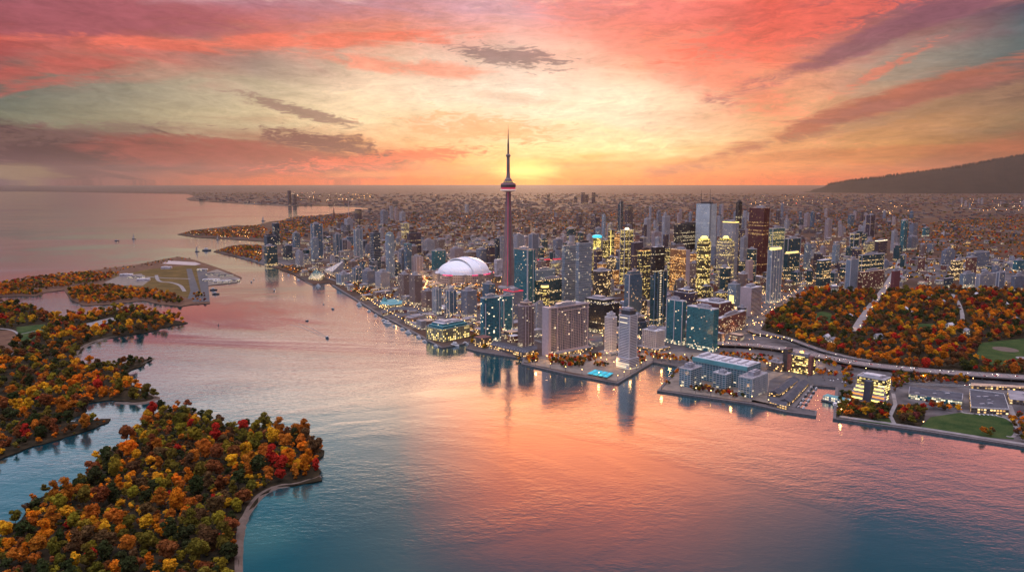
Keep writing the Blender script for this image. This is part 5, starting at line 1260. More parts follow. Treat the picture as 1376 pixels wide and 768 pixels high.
# lower town: boats' pier on the western quay
for i, (u, v, u2, v2) in enumerate([(410, 378, 421, 383), (421, 383, 444, 380), (477, 401, 486, 407), (552, 446, 558, 449), (566, 452, 572, 457)]):
    a, c = gp(u, v, .9), gp(u2, v2, .9)
    o = link('jetty', strip_mesh('jetty', [a, c], 6, -.4, 1.6), M['quay']); setp(o, ['short dark jetty at the western marina, left end', 'dark jetty closing the western marina basin', 'small jetty below the western lawn', 'curved landing left of the pier warehouse', 'small landing at the pier warehouse'][i], 'jetty')
# ------------------------------------------------------------ more towers of the city, each one a thing
fr = random.Random(11)
def inside(p, poly):
    x, y = p; c = False; n = len(poly); j = n - 1
    for i in range(n):
        xi, yi = poly[i]; xj, yj = poly[j]
        if (yi > y) != (yj > y) and x < (xj - xi) * (y - yi) / (yj - yi) + xi: c = not c
        j = i
    return c
def edge_dist(p, poly):
    best = 1e9; n = len(poly)
    for i in range(n):
        a = poly[i]; b = poly[(i + 1) % n]; dx, dy = b[0] - a[0], b[1] - a[1]; l2 = dx * dx + dy * dy or 1e-9
        t = max(0, min(1, ((p[0] - a[0]) * dx + (p[1] - a[1]) * dy) / l2)); best = min(best, math.hypot(p[0] - a[0] - dx * t, p[1] - a[1] - dy * t))
    return best
ROADPTS = [(q[0], q[1], w / 2) for pth, w, z in ROADS for q in pth] + [(q[0], q[1], 14) for a in AVENUES for q in smooth_path(a, 6)]
def free(x, y, r, roads=True):
    for fx, fy, f_r in FOOT:
        if abs(x - fx) < r + f_r and math.hypot(x - fx, y - fy) < r + f_r: return False
    if roads:
        for fx, fy, f_r in ROADPTS:
            if math.hypot(x - fx, y - fy) < r * .8 + f_r: return False
    return True
PARK_KEEP = PARK
HEROCOUNT = len(FOOT)
def screen_block(x, y, h, r):
    return True
STN = {'greyblue': 'grey-blue', 'greypale': 'pale grey', 'white': 'white', 'pink': 'rosy grey', 'brown': 'brown', 'bluesteel': 'steel blue', 'bluepale': 'pale blue', 'navy': 'dark navy', 'purple': 'dark plum', 'teal': 'teal glass', 'tealdark': 'dark teal', 'goldgrey': 'gold-lit grey', 'darkgold': 'gold-lit dark', 'redbrick': 'red-brick', 'brownlit': 'warm-lit brown', 'concrete': 'bare concrete', 'copper': 'copper-lit', 'black': 'black glass'}
used_labels = {}
def relation(u, v, name_first, maxw=16):
    best = min(LANDMARKS, key=lambda L: (L[0] - u) ** 2 + ((L[1] - v) * 1.6) ** 2)
    du, dv = u - best[0], v - best[1]
    if abs(du) > abs(dv) * 1.2: rel = 'right of' if du > 0 else 'left of'
    else: rel = 'below' if dv > 0 else 'above'
    far = math.hypot(du, dv)
    adv = 'just' if far < 22 else ('well' if far < 60 else 'far')
    return '%s %s %s %s' % (name_first, adv, rel, best[2])
ORD = ['', 'second', 'third', 'fourth', 'fifth', 'sixth', 'seventh', 'eighth', 'ninth', 'tenth', 'eleventh', 'twelfth']
def unique_label(base):
    k = used_labels.get(base, 0); used_labels[base] = k + 1
    if k == 0: return base
    return '%s, %s outwards' % (base, ORD[min(k, 11)])
ZONES = [
 # u0, u1, base v0, v1, count, height range, styles
 (440, 575, 336, 378, 30, 22, 62, ['greyblue', 'bluesteel', 'brown', 'greypale', 'navy', 'pink']),
 (425, 570, 308, 342, 34, 22, 62, ['greyblue', 'bluesteel', 'purple', 'greypale', 'pink', 'navy']),
 (392, 470, 335, 362, 10, 18, 45, ['greyblue', 'brown', 'tealdark']),
 (560, 700, 322, 352, 24, 20, 45, ['greyblue', 'brown', 'pink', 'greypale', 'purple']),
 (470, 790, 292, 322, 24, 22, 55, ['pink', 'greypale', 'brown', 'purple', 'greyblue']),
 (695, 800, 325, 378, 24, 35, 75, ['greyblue', 'pink', 'brown', 'tealdark', 'greypale', 'goldgrey']),
 (700, 770, 380, 420, 4, 22, 40, ['brownlit', 'tealdark']),
 (790, 1010, 345, 404, 46, 50, 125, ['darkgold', 'brownlit', 'purple', 'goldgrey', 'bluesteel', 'copper', 'tealdark', 'brown', 'greyblue']),
 (850, 1000, 395, 455, 20, 25, 60, ['brownlit', 'darkgold', 'brown', 'navy']),
 (780, 1060, 308, 345, 40, 70, 165, ['pink', 'greypale', 'greyblue', 'purple', 'brown', 'greypale', 'goldgrey', 'bluepale']),
 (860, 1060, 292, 310, 20, 70, 150, ['pink', 'greypale', 'greyblue', 'purple']),
 (930, 1060, 362, 425, 16, 25, 60, ['darkgold', 'brownlit', 'redbrick', 'greyblue']),
 (1055, 1240, 318, 372, 40, 25, 85, ['greyblue', 'brown', 'tealdark', 'pink', 'greypale', 'redbrick', 'purple']),
 (1060, 1150, 362, 385, 7, 25, 50, ['brownlit', 'tealdark', 'redbrick', 'greyblue']),
 (1050, 1230, 292, 318, 24, 40, 90, ['pink', 'greyblue', 'purple', 'greypale', 'bluesteel']),
 (1190, 1376, 352, 388, 18, 14, 34, ['greyblue', 'brown', 'redbrick', 'tealdark', 'greypale', 'concrete']),
 (1290, 1376, 272, 284, 10, 50, 90, ['pink', 'copper', 'greyblue']),
]
for (u0, u1, v0, v1, n, h0, h1, sts) in ZONES:
    made = 0; tries = 0
    while made < n and tries < n * 60:
        tries += 1
        u, v = fr.uniform(u0, u1), fr.uniform(v0, v1); x, y = gp(u, v, 2.5)
        w = fr.uniform(16, 30); d = fr.uniform(16, 30); h = h0 + (h1 - h0) * fr.random() ** 1.5
        r_ = math.hypot(w, d) / 2 + .5
        if not inside((x, y), MAIN_POLY[:90]) and not inside((x, y), MAIN_POLY): continue
        if edge_dist((x, y), MAIN) < r_ + 12 or not free(x, y, r_): continue
        # keep the important silhouettes in view
        st = fr.choice(sts); tu, tv = proj(x, y, h)
        bad = False
        for (lu, lv, lr, ly) in ((683, 320, 12, 2500), (620, 362, 44, 2650)):
            if abs(u - lu) < lr and y < ly: bad = True
        if bad: continue
        made += 1
        root = empty('office_tower' if h > 70 else 'apartment_block', (x, y, 2.5), R(40 + fr.choice([0, 0, 0, 90, -4, 6])))
        k = fr.random(); pts = rect(-w / 2, -d / 2, w / 2, d / 2)
        if k < .18: pts = rrect(w, d, min(w, d) * .28)
        elif k < .30: q_ = min(w, d) * .2; pts = [(-w / 2 + q_, -d / 2), (w / 2 - q_, -d / 2), (w / 2, -d / 2 + q_), (w / 2, d / 2 - q_), (w / 2 - q_, d / 2), (-w / 2 + q_, d / 2), (-w / 2, d / 2 - q_), (-w / 2, -d / 2 + q_)]
        me = wall_mesh('walls', pts, 0, h); rf = fr.choice(['roof', 'roof', 'roof_dark', 'roof_pale', 'roof_lit'])
        for q in me.uv_layers[0].data: q.uv = (q.uv[0], q.uv[1] + 2.5)
        link('walls', me, [ST[st], M[rf]], root)
        k = fr.random()
        if k < .6: plant(root, w, d, h, fr)
        elif k < .8 and h > 35:
            me = wall_mesh('penthouse', [(p[0] * .7, p[1] * .7) for p in pts], h, h + fr.uniform(5, 12)); link('penthouse', me, [ST[st], M[rf]], root)
        else: plant(root, w, d, h, fr, 'metal_dark', .6)
        if fr.random() < .35: parapet(root, pts, h, M['fin'])
        if fr.random() < .25:
            b = Boxes()
            for i in range(4): xx = -w / 2 + w * i / 3; b.box(xx - .6, -d / 2 - .9, 0, xx + .6, -d / 2 - .02, h + 1)
            b.build('fins', M['slab'], root)
        if h > 55 and fr.random() < .4:
            me = wall_mesh('podium', rect(-w / 2 - 6, -d / 2 - 6, w / 2 + 6, d / 2 + 6), 0, 9); link('podium', me, [ST['lowshop'], M['roof']], root)
        adj = 'tall slim' if h > 90 else ('tall' if h > 60 else ('mid-rise' if h > 32 else 'low'))
        kind = 'tower' if h > 60 else 'block'
        lab = relation(u, (v + tv) / 2, '%s %s %s' % (adj, STN[st], kind))
        setp(root, unique_label(lab), 'office tower' if h > 70 else 'apartment block', 'towers and blocks filling the city')
        FOOT.append((x, y, r_))
# ------------------------------------------------------------ the low city: nobody could count it
def carpet():
    V = []; Fc = []; UV = []; MI = []
    mats = [ST['concrete'], ST['redbrick'], ST['brown'], ST['lowshop'], ST['greyblue'], M['roof'], M['roof_dark'], M['roof_pale'], M['roof_lit'], M['brick'], M['roof_far']]
    c, s = math.cos(R(40)), math.sin(R(40)); n = 0
    arr = np.array(FOOT)
    def add(x, y, w, d, h, wm, rm, ang):
        ca, sa = math.cos(ang), math.sin(ang)
        P4 = [(x + a * ca - b * sa, y + a * sa + b * ca) for a, b in ((-w / 2, -d / 2), (w / 2, -d / 2), (w / 2, d / 2), (-w / 2, d / 2))]
        k = len(V); V.extend([(p[0], p[1], 2.3) for p in P4] + [(p[0], p[1], h + 2.5) for p in P4]); cum = fr.randint(0, 40) * 9.
        for i in range(4):
            j = (i + 1) % 4; l = (w, d, w, d)[i]; Fc.append((k + i, k + j, k + j + 4, k + i + 4)); UV.extend([(cum, 0), (cum + l, 0), (cum + l, h), (cum, h)]); MI.append(wm); cum += l
        Fc.append((k + 4, k + 5, k + 6, k + 7)); UV.extend([(0, 0)] * 4); MI.append(rm)
    for band, (v0, v1, dens) in enumerate([(298, 470, 1.0), (276, 298, 1.0), (261, 276, 1.0)]):
        num = (5200, 3600, 2600)[band]
        for _ in range(num):
            v = v0 + (v1 - v0) * fr.random() ** (1.35, 1.1, .9)[band]; u = fr.uniform(-60 if band == 2 else 380, 1440)
            x, y = gp(u, v, 2.5)
            # snap to the street grid
            gx, gy = x * c + y * s, -x * s + y * c
            if band == 0:
                cell = 118.
                fx = (gx / cell) % 1; fy = (gy / 84.) % 1
                if fx < .13 or fy < .16: continue
            if band < 2:
                far = y > 3600
                if v > 385 and 1010 < u: continue
                if u > 1190 and fr.random() < .72: continue
                if u < 400 and v > 350: continue
            else:
                if fr.random() < .3: continue
            if not inside((x, y), MAIN_POLY) or edge_dist((x, y), MAIN) < (26 if band == 0 else 60): continue
            if inside((x, y), PARK): continue
            w, d = fr.uniform(12, 34) * (1, 1.2, 2.6)[band], fr.uniform(12, 30) * (1, 1.2, 1.8)[band]; r_ = math.hypot(w, d) / 2
            if band < 2 and ((arr[:, 0] - x) ** 2 + (arr[:, 1] - y) ** 2 < (arr[:, 2] + r_ * .7) ** 2).any(): continue
            if band == 0 and not free(x, y, r_ * .5): continue
            core = 700 < u < 1060
            h = fr.uniform(7, 22) * (1.3 if core and v > 320 else 1.) if band == 0 else fr.uniform(6, 16) * (1 if band == 1 else 1.3)
            if fr.random() < .05: h *= 2.0
            if inside((x, y), [gp(a, b_, 2.5) for a, b_ in ((560, 380), (640, 372), (700, 385), (700, 440), (560, 440))]): h = min(h, 10)
            wm = fr.choice([0, 0, 1, 2, 2, 3, 3, 4] if band == 0 and v > 325 else [10, 10, 9, 6, 2 if band < 1 else 10]); rm = fr.choice([5, 5, 6, 7, 8, 9, 5] if band == 0 else [10, 10, 10, 5, 9])
            add(x, y, w, d, h, wm, rm, R(40) + (0 if band == 0 else R(fr.choice([0, 0, 50, -25, 12]))))
    me = bpy.data.meshes.new('low_city_roofs'); me.from_pydata(V, [], Fc); ul = me.uv_layers.new(name='UVMap')
    ul.data.foreach_set('uv', [c_ for q in UV for c_ in q]); me.polygons.foreach_set('material_index', MI); me.update()
    o = link('low_city_roofs', me, mats); setp(o, 'endless carpet of low roofs and streets filling the city to the horizon', 'low city', None, 'stuff')
    return len(Fc) // 5
print('low city', carpet())
# ------------------------------------------------------------ trees
def leaf_mat(name, attr):
    m, T = mat(name)
    if attr: c = T.new('ShaderNodeAttribute', attribute_name='Col').outputs['Color']
    else: c = T.new('ShaderNodeObjectInfo').outputs['Color']
    pos = T.new('ShaderNodeNewGeometry').outputs['Position']
    n = T.noise(pos, .55, 3, .7); n2 = T.noise(pos, .12, 2)
    k = T.math('MULTIPLY', T.mapr(n, .28, .72, .35, 1.55), T.mapr(n2, .3, .7, .75, 1.25))
    col = T.vmath('MULTIPLY', c, T.comb(k, k, T.math('MULTIPLY', k, .9)))
    a = T.new('ShaderNodeBsdfDiffuse'); T.put(a.inputs[0], col); b = T.new('ShaderNodeBsdfTranslucent'); T.put(b.inputs[0], col)
    mx = T.new('ShaderNodeMixShader'); mx.inputs[0].default_value = .25; T.l.new(a.outputs[0], mx.inputs[1]); T.l.new(b.outputs[0], mx.inputs[2]); out(T, mx)
    return m
LEAF = leaf_mat('autumn_leaves', False); LEAFS = leaf_mat('autumn_leaves_mass', True)
BARK = flat('bark', (.07, .05, .04), .9, .3, 1.)
npr = np.random.default_rng(5)
def ico_pts():
    bm = bmesh.new(); bmesh.ops.create_icosphere(bm, subdivisions=1, radius=1.0)
    V = np.array([v.co[:] for v in bm.verts]); Fq = np.array([[v.index for v in f.verts] for f in bm.faces]); bm.free(); return V, Fq
ICV, ICF = ico_pts()
def crown_arrays(nlobe, nleaf, leaf, flat_=.75, seed=0, shape='round'):
    """unit crown: radius about 1, centre at z=0; returns verts, faces (quads as lists)"""
    g = np.random.default_rng(seed); V = []; Fc = []; nb = 0
    lobes = []
    for i in range(nlobe):
        d = g.normal(size=3); d /= np.linalg.norm(d); q = g.uniform(.25, .66) if i else 0
        x, y, z = d * q; z = z * 1.15 + .05
        if shape == 'tall': x *= .62; y *= .62; z *= 1.5
        s = g.uniform(.24, .44) if i else .52
        lobes.append((x, y, z * flat_, s))
    for (x, y, z, s) in lobes:
        jit = 1 + g.uniform(-.14, .10, (len(ICV), 1)); v = ICV * jit * s * .80 * np.array([1, 1, .95]) + (x, y, z); V.append(v); Fc += [tuple(int(q) + nb for q in f) for f in ICF]; nb += len(v)
    per = nleaf // nlobe
    for (x, y, z, s) in lobes:
        d = g.normal(size=(per, 3)); d /= np.linalg.norm(d, axis=1, keepdims=True); d[:, 2] = np.where(d[:, 2] < -.4, -d[:, 2], d[:, 2])
        c = d * s * g.uniform(.82, 1.12, (per, 1)) * np.array([1, 1, .86]) + (x, y, z)
        nrm = d + g.normal(size=(per, 3)) * .55; nrm /= np.linalg.norm(nrm, axis=1, keepdims=True)
        t = np.cross(nrm, g.normal(size=(per, 3))); t /= np.linalg.norm(t, axis=1, keepdims=True) + 1e-9; b = np.cross(nrm, t)
        sz = leaf * g.uniform(.6, 1.3, (per, 1))
        q = np.stack([c - t * sz - b * sz * .7, c + t * sz - b * sz * .7, c + t * sz + b * sz * .7, c - t * sz + b * sz * .7], 1).reshape(-1, 3)
        V.append(q); Fc += [(nb + 4 * i, nb + 4 * i + 1, nb + 4 * i + 2, nb + 4 * i + 3) for i in range(per)]; nb += per * 4
    return np.concatenate(V), Fc
CROWNS = []
for i in range(8):
    v, f = crown_arrays(13 if i % 3 else 18, 1100, .075, 1.05, 100 + i, 'tall' if i in (3, 6) else 'round')
    me = bpy.data.meshes.new('crown'); me.from_pydata(v.tolist(), [], f); me.update(); me.materials.append(LEAF); CROWNS.append(me)
TRUNKS = []
for i in range(3):
    b = Boxes(); b.lathe([(.06, 0), (.045, .3), (.035, .75), (.015, 1.25)], 7)
    for k in range(4):
        a = k * 1.7 + i; b.V += []; n0 = len(b.V)
        for (r_, t) in ((.02, 0), (.008, 1)):
            for q in range(4): ang = q * math.pi / 2; b.V.append((math.cos(a) * .45 * t + r_ * math.cos(ang), math.sin(a) * .45 * t + r_ * math.sin(ang), .55 + .5 * t + k * .05))
        b.F += [(n0 + q, n0 + (q + 1) % 4, n0 + 4 + (q + 1) % 4, n0 + 4 + q) for q in range(4)]
    me = bpy.data.meshes.new('trunk'); me.from_pydata(b.V, [], b.F); me.update(); me.materials.append(BARK); TRUNKS.append(me)
PAL = {'golden yellow': (.78, .40, .028), 'bright orange': (.78, .24, .02), 'copper orange': (.52, .17, .026), 'rust brown': (.26, .085, .032), 'crimson': (.50, .035, .025), 'olive': (.17, .135, .024), 'dark green': (.050, .062, .024), 'brownish': (.15, .082, .038), 'yellow-green': (.33, .25, .03), 'plum': (.20, .050, .045)}
ordw = ['first', 'second', 'third', 'fourth', 'fifth', 'sixth', 'seventh', 'eighth', 'ninth', 'tenth', 'eleventh', 'twelfth', 'thirteenth', 'fourteenth', 'fifteenth', 'sixteenth', 'seventeenth', 'eighteenth', 'nineteenth', 'twentieth']
ordw += [t + '-' + o for t in ('twenty', 'thirty', 'forty', 'fifty', 'sixty') for o in ordw[:9]]
TR = random.Random(23)
def pick(weights):
    t = TR.random() * sum(w for _, w in weights)
    for n, w in weights:
        t -= w
        if t <= 0: return n
    return weights[0][0]
W_NEAR = [('golden yellow', 11), ('bright orange', 9), ('copper orange', 12), ('olive', 22), ('dark green', 19), ('yellow-green', 11), ('rust brown', 9), ('crimson', 3), ('brownish', 12)]
W_FAR = [('golden yellow', 7), ('bright orange', 12), ('copper orange', 18), ('olive', 18), ('dark green', 16), ('yellow-green', 7), ('rust brown', 14), ('crimson', 3), ('brownish', 12)]
W_PARK = [('golden yellow', 8), ('bright orange', 14), ('copper orange', 16), ('olive', 17), ('dark green', 18), ('rust brown', 13), ('crimson', 5), ('brownish', 13), ('plum', 6)]
W_CITY = [('copper orange', 12), ('rust brown', 24), ('olive', 12), ('dark green', 16), ('bright orange', 3), ('brownish', 24), ('plum', 8)]
trees = []   # x, y, ground z, crown radius, height, colour, region
grid = {}
def try_tree(x, y, z, r, hgt, col, region, sep=.72):
    k = (int(x // 20), int(y // 20))
    for i in (-1, 0, 1):
        for j in (-1, 0, 1):
            for (tx, ty, tr) in grid.get((k[0] + i, k[1] + j), ()):
                if math.hypot(x - tx, y - ty) < (r + tr) * sep: return False
    grid.setdefault(k, []).append((x, y, r)); trees.append([x, y, z, r, hgt, col, region]); return True
def scatter(poly, n, z, rmin, rmax, weights, region, sep=.72, margin=3, avoid=(), clear=None, hk=1.75):
    xs = [p[0] for p in poly]; ys = [p[1] for p in poly]; x0, x1, y0, y1 = min(xs), max(xs), min(ys), max(ys); c = 0
    for _ in range(n):
        x, y = TR.uniform(x0, x1), TR.uniform(y0, y1); u, v = proj(x, y, z + 8)
        if u < -40 or u > 1416 or v > 800: continue
        if not inside((x, y), poly) or edge_dist((x, y), poly) < margin: continue
        if any(inside((x, y), a) for a in avoid): continue
        if clear and not clear(x, y): continue
        # colour drifts in patches, and taller trees in the middle of a wood
        r = rmin + (rmax - rmin) * TR.random() ** 1.45; q = math.sin(x * .021 + 1.3) * math.sin(y * .017 + x * .006)
        wts = [(nm, w * (4. if (q > .3 and nm in ('golden yellow', 'bright orange', 'crimson', 'copper orange')) else (.25 if q < -.25 and nm in ('golden yellow', 'bright orange') else 1))) for nm, w in weights]
        if try_tree(x, y, z, r, r * TR.uniform(hk * .85, hk * 1.35), pick(wts), region, sep): c += 1
    return c
CLR_B = [P((22, 438), (66, 434), (68, 444), (52, 453), (30, 466), (20, 460)), P((-60, 442), (20, 442), (27, 456), (20, 474), (-60, 484)), P((110, 437), (152, 426), (163, 430), (140, 438), (118, 443)), P((150, 449), (112, 462), (100, 479), (106, 494), (114, 479), (120, 467), (155, 458))]
beachC = P((424, 632), (401, 645), (368, 650), (343, 664), (322, 695), (315, 721), (312, 768), (316, 800), (330, 800), (324, 768), (324, 721), (332, 695), (350, 669), (373, 656), (405, 652), (433, 650))
CLR_C = [beachC]
print('near', scatter(ISLC_W, 14000, 1.5, 4.2, 13.0, W_NEAR, 'near island', .72, 2.0, CLR_C))
print('left', scatter(ISLB_W, 14000, 1.5, 4.2, 12.0, W_NEAR, 'left island', .74, 2.5, CLR_B))
BELT = P((-40, 384), (0, 381), (60, 372), (91, 369), (120, 367), (163, 369), (140, 379), (110, 383), (70, 388), (20, 393), (-40, 396))
BELT2 = P((90, 390), (110, 386), (150, 386), (196, 390), (225, 396), (250, 404), (243, 410), (213, 407), (192, 402), (146, 407.5), (112, 409), (96, 404))
scatter(BELT, 2500, 1.6, 5, 8, W_FAR, 'airport island', .7, 3); scatter(BELT2, 2500, 1.6, 5, 8.5, W_FAR, 'airport island', .68, 3)
scatter(P((-40, 396), (20, 394), (52, 393), (60, 393), (48, 397), (20, 397), (-40, 399)), 900, 1.6, 5, 8, W_FAR, 'airport island', .7, 2)
scatter(P((91, 368), (182, 356.5), (240, 346), (262, 350), (240, 351), (182, 361), (110, 371)), 260, 1.6, 3, 5, W_FAR, 'airport island', .7, 2)
scatter(P((258, 396), (275, 393), (280, 406), (258, 408)), 60, 1.6, 4, 6, W_PARK, 'airport island', .7, 2)
def clr_park(x, y):
    return free(x, y, 5)
HR = random.Random(9); hk_ = 0
for (u, v) in ((1120, 392), (1130, 388), (1110, 456), (1118, 460), (1142, 428), (1180, 455), (1216, 418), (1228, 422), (1250, 400), (1264, 408), (1276, 440), (1300, 448), (1310, 398), (1330, 425), (1352, 412), (1366, 432)):
    x, y = gp(u, v, 2.6); w, d = HR.uniform(14, 24), HR.uniform(11, 16); h = 8 if hk_ > 1 else 20; r_ = empty('house', (x, y, 2.6), R(HR.uniform(0, 90)))
    me = wall_mesh('walls', rect(-w / 2, -d / 2, w / 2, d / 2), 0, h); link('walls', me, [ST['concrete'], M['roof']], r_)
    V = [(-w / 2 - .5, -d / 2 - .6, h), (-w / 2 - .5, 0, h + 5), (-w / 2 - .5, d / 2 + .6, h), (w / 2 + .5, -d / 2 - .6, h), (w / 2 + .5, 0, h + 5), (w / 2 + .5, d / 2 + .6, h)]
    me = bpy.data.meshes.new('gable_roof'); me.from_pydata(V, [], [(0, 3, 4, 1), (1, 4, 5, 2), (0, 1, 2), (3, 5, 4)]); me.update(); link('gable_roof', me, M['roof' if hk_ % 2 else 'roof_pale'], r_)
    setp(r_, ['tall grey gabled college hall at the park northern edge, left', 'tall grey gabled college hall at the park northern edge, right'][hk_] if hk_ < 2 else '%s grey-roofed house among park trees counting left to right' % ordw[hk_ - 2], 'house', 'houses among the park trees')
    FOOT.append((x, y, 15)); hk_ += 1
print('park', scatter(PARK, 12000, 2.6, 5.2, 12.5, W_PARK, 'park', .80, 3, LAWNS, clr_park))
RW = P((1123, 560), (1129, 533), (1147, 535), (1153, 545), (1200, 547), (1240, 549), (1246, 556), (1232, 574), (1204, 569), (1196, 571), (1160, 564))
scatter(RW, 1800, 2.6, 4.5, 8.0, W_PARK, 'right shore', .72, 3, [P((1195, 573), (1190, 560), (1196, 545), (1208, 545), (1208, 573))])
for pts, n, ra, rb in ((((357, 328), (368, 300), (400, 292), (440, 290), (470, 290), (470, 300), (430, 310), (400, 322), (375, 330)), 900, 6, 10), (((244, 315), (262, 311), (300, 308), (345, 304), (360, 308), (354, 322), (300, 319)), 500, 5, 9), (((292, 338), (318, 331), (352, 331.5), (352, 354), (318, 344)), 400, 5, 8),
   (((862, 476), (900, 480), (935, 484), (925, 489), (880, 485)), 90, 3.4, 5), (((1000, 484), (1046, 487), (1046, 492), (1000, 489)), 60, 3.4, 5), (((1096, 500), (1128, 504), (1122, 508), (1096, 505)), 60, 3.4, 5), (((735, 482), (795, 478), (812, 482), (790, 488), (740, 492)), 260, 3.6, 5.6), (((800, 488), (820, 492), (812, 496), (796, 493)), 60, 3, 4.5), (((842, 492), (862, 482), (872, 484), (852, 500)), 80, 3, 4.6), (((664, 470), (700, 481), (700, 486), (660, 474)), 90, 3.4, 5), (((562, 396), (640, 392), (680, 402), (640, 408), (560, 404)), 160, 3.6, 5.5), (((820, 478), (835, 472), (862, 476), (850, 482)), 60, 3, 4.5), (((965, 476), (1000, 478), (1040, 481), (1040, 484), (965, 481)), 70, 3, 4.5)):
    scatter(P(*pts), n * 3, 2.6, ra, rb, W_PARK, 'waterfront', .8, 1.5, (), lambda x, y: free(x, y, 1.5, False))
for pts, n in ((((1196, 500), (1220, 503), (1243, 508), (1243, 517), (1222, 516), (1200, 530)), 300), (((1240, 507), (1300, 511), (1301, 519), (1243, 516)), 180), (((1240, 536), (1296, 543), (1290, 556), (1246, 552)), 120), (((1322, 581), (1338, 582), (1336, 590), (1318, 588)), 40),
               (((1130, 497), (1146, 500), (1146, 522), (1134, 522)), 90), (((1352, 556), (1378, 560), (1378, 600), (1364, 590)), 100), (((1316, 496), (1376, 499), (1376, 504), (1316, 501)), 120), (((646, 462), (660, 464), (664, 471), (650, 472)), 70), (((705, 478), (722, 476), (724, 489), (708, 489)), 80), (((752, 484), (786, 486), (786, 496), (754, 497)), 120), (((945, 515), (958, 522), (957, 530), (938, 526)), 60), (((982, 521), (993, 527), (992, 536), (970, 532)), 80), (((930, 522), (990, 531), (1006, 538), (1000, 539), (925, 527)), 90), (((892, 518), (910, 500), (913, 502), (898, 521)), 40),
               (((456, 378), (476, 378), (520, 398), (540, 400), (508, 404), (478, 396)), 260), (((535, 422), (556, 420), (570, 428), (560, 438), (540, 432)), 120), (((632, 452), (645, 458), (640, 466), (632, 462)), 60), (((290, 338), (330, 331), (352, 333), (352, 352), (318, 344)), 160), (((246, 315), (300, 310), (350, 312), (352, 322), (300, 319)), 220), (((375, 360), (400, 356), (420, 368), (405, 372), (390, 366)), 90), (((1245, 428), (1262, 424), (1240, 415)), 1), (((965, 446), (992, 440), (1004, 446), (985, 456)), 60), (((1106, 482), (1128, 490), (1122, 497), (1104, 492)), 40)):
    scatter(P(*pts), n * 3, 2.6, 3.6, 5.8, W_PARK, 'waterfront', .74, 1.5, (), lambda x, y: free(x, y, 2, False))
# eastern and northern suburbs: trees between houses
EAST = P((1190, 372), (1240, 380), (1300, 386), (1376, 388), (1480, 390), (1480, 296), (1376, 292), (1280, 296), (1235, 305), (1220, 330))
print('east', scatter(EAST, 9000, 2.5, 6, 10, W_PARK, 'eastern suburbs', .78, 3, (), lambda x, y: free(x, y, 4)))
NORTH = P((420, 345), (560, 330), (700, 325), (800, 318), (900, 306), (1060, 312), (1230, 330), (1230, 290), (1000, 284), (760, 284), (560, 288), (470, 300))
print('north', scatter(NORTH, 6500, 2.5, 7, 12, W_CITY, 'city streets', .95, 3, (), lambda x, y: free(x, y, 4)))
CITY = P((440, 372), (560, 350), (700, 345), (1060, 340), (1190, 345), (1180, 385), (1060, 400), (1000, 430), (900, 440), (700, 420), (600, 400), (540, 405))
scatter(CITY, 2600, 2.5, 4, 6.5, W_CITY, 'city streets', 1.0, 3, (), lambda x, y: free(x, y, 3))
FARN = P((-60, 262), (250, 262), (480, 276), (480, 292), (760, 286), (1480, 294), (1480, 262), (760, 260), (480, 260), (100, 258))
print('far', scatter(FARN, 7000, 2.5, 14, 30, [('rust brown', 20), ('brownish', 30), ('dark green', 25), ('plum', 14), ('olive', 10)], 'plain', .6, 3, (), lambda x, y: edge_dist((x, y), MAIN) > 60 and inside((x, y), MAIN_POLY)))
# the 300 that show largest are things
def shown(t):
    u, v = proj(t[0], t[1], t[2] + t[4] * .6)
    if u < 2 or u > 1374 or v > 770: return -1
    return t[3] / math.hypot(t[0], t[1])
trees.sort(key=lambda t: -shown(t))
NT_ = 296
named = trees[:NT_]; mass = trees[NT_:]
bands = {}
for t in named:
    u, v = proj(t[0], t[1], t[2] + t[4] * .6); bands.setdefault((t[6], int((768 - v) // 32), t[5]), []).append((u, t))
BN = ['bottom edge row', 'second row up', 'third row up', 'fourth row up', 'fifth row up', 'sixth row up', 'seventh row up', 'eighth row up', 'ninth row up', 'tenth row up', 'eleventh row up', 'twelfth row up', 'thirteenth row up']
for (reg, bnd, colr), lst in bands.items():
    lst.sort(key=lambda q: q[0])
    for i, (u, t) in enumerate(lst):
        x, y, z, r, h, c_, _ = t
        r0 = empty('autumn_tree', (x, y, z), TR.uniform(0, 6.28))
        me = TR.choice(CROWNS); cr = bpy.data.objects.new('crown', me); COL.objects.link(cr); cr.parent = r0; cr.location = (0, 0, h - r * .82); cr.scale = (r * 1.08, r * 1.08, r * TR.uniform(.85, 1.15))
        q = TR.uniform(.8, 1.2); cc = PAL[c_]; cr.color = (cc[0] * q, cc[1] * q * TR.uniform(.9, 1.12), cc[2] * q, 1)
        tk = bpy.data.objects.new('trunk', TR.choice(TRUNKS)); COL.objects.link(tk); tk.parent = r0; k = h - r * .82; tk.scale = (r * 1.0, r * 1.0, k)
        n_ = len(lst)
        if n_ == 1: lab = 'only %s tree in the %s on the %s' % (c_, BN[min(bnd, 12)], reg)
        else: lab = '%s %s tree from the left in the %s on the %s' % (ordw[min(i, 60)], c_, BN[min(bnd, 12)], reg)
        setp(r0, lab, 'tree', 'autumn trees of the ' + reg)
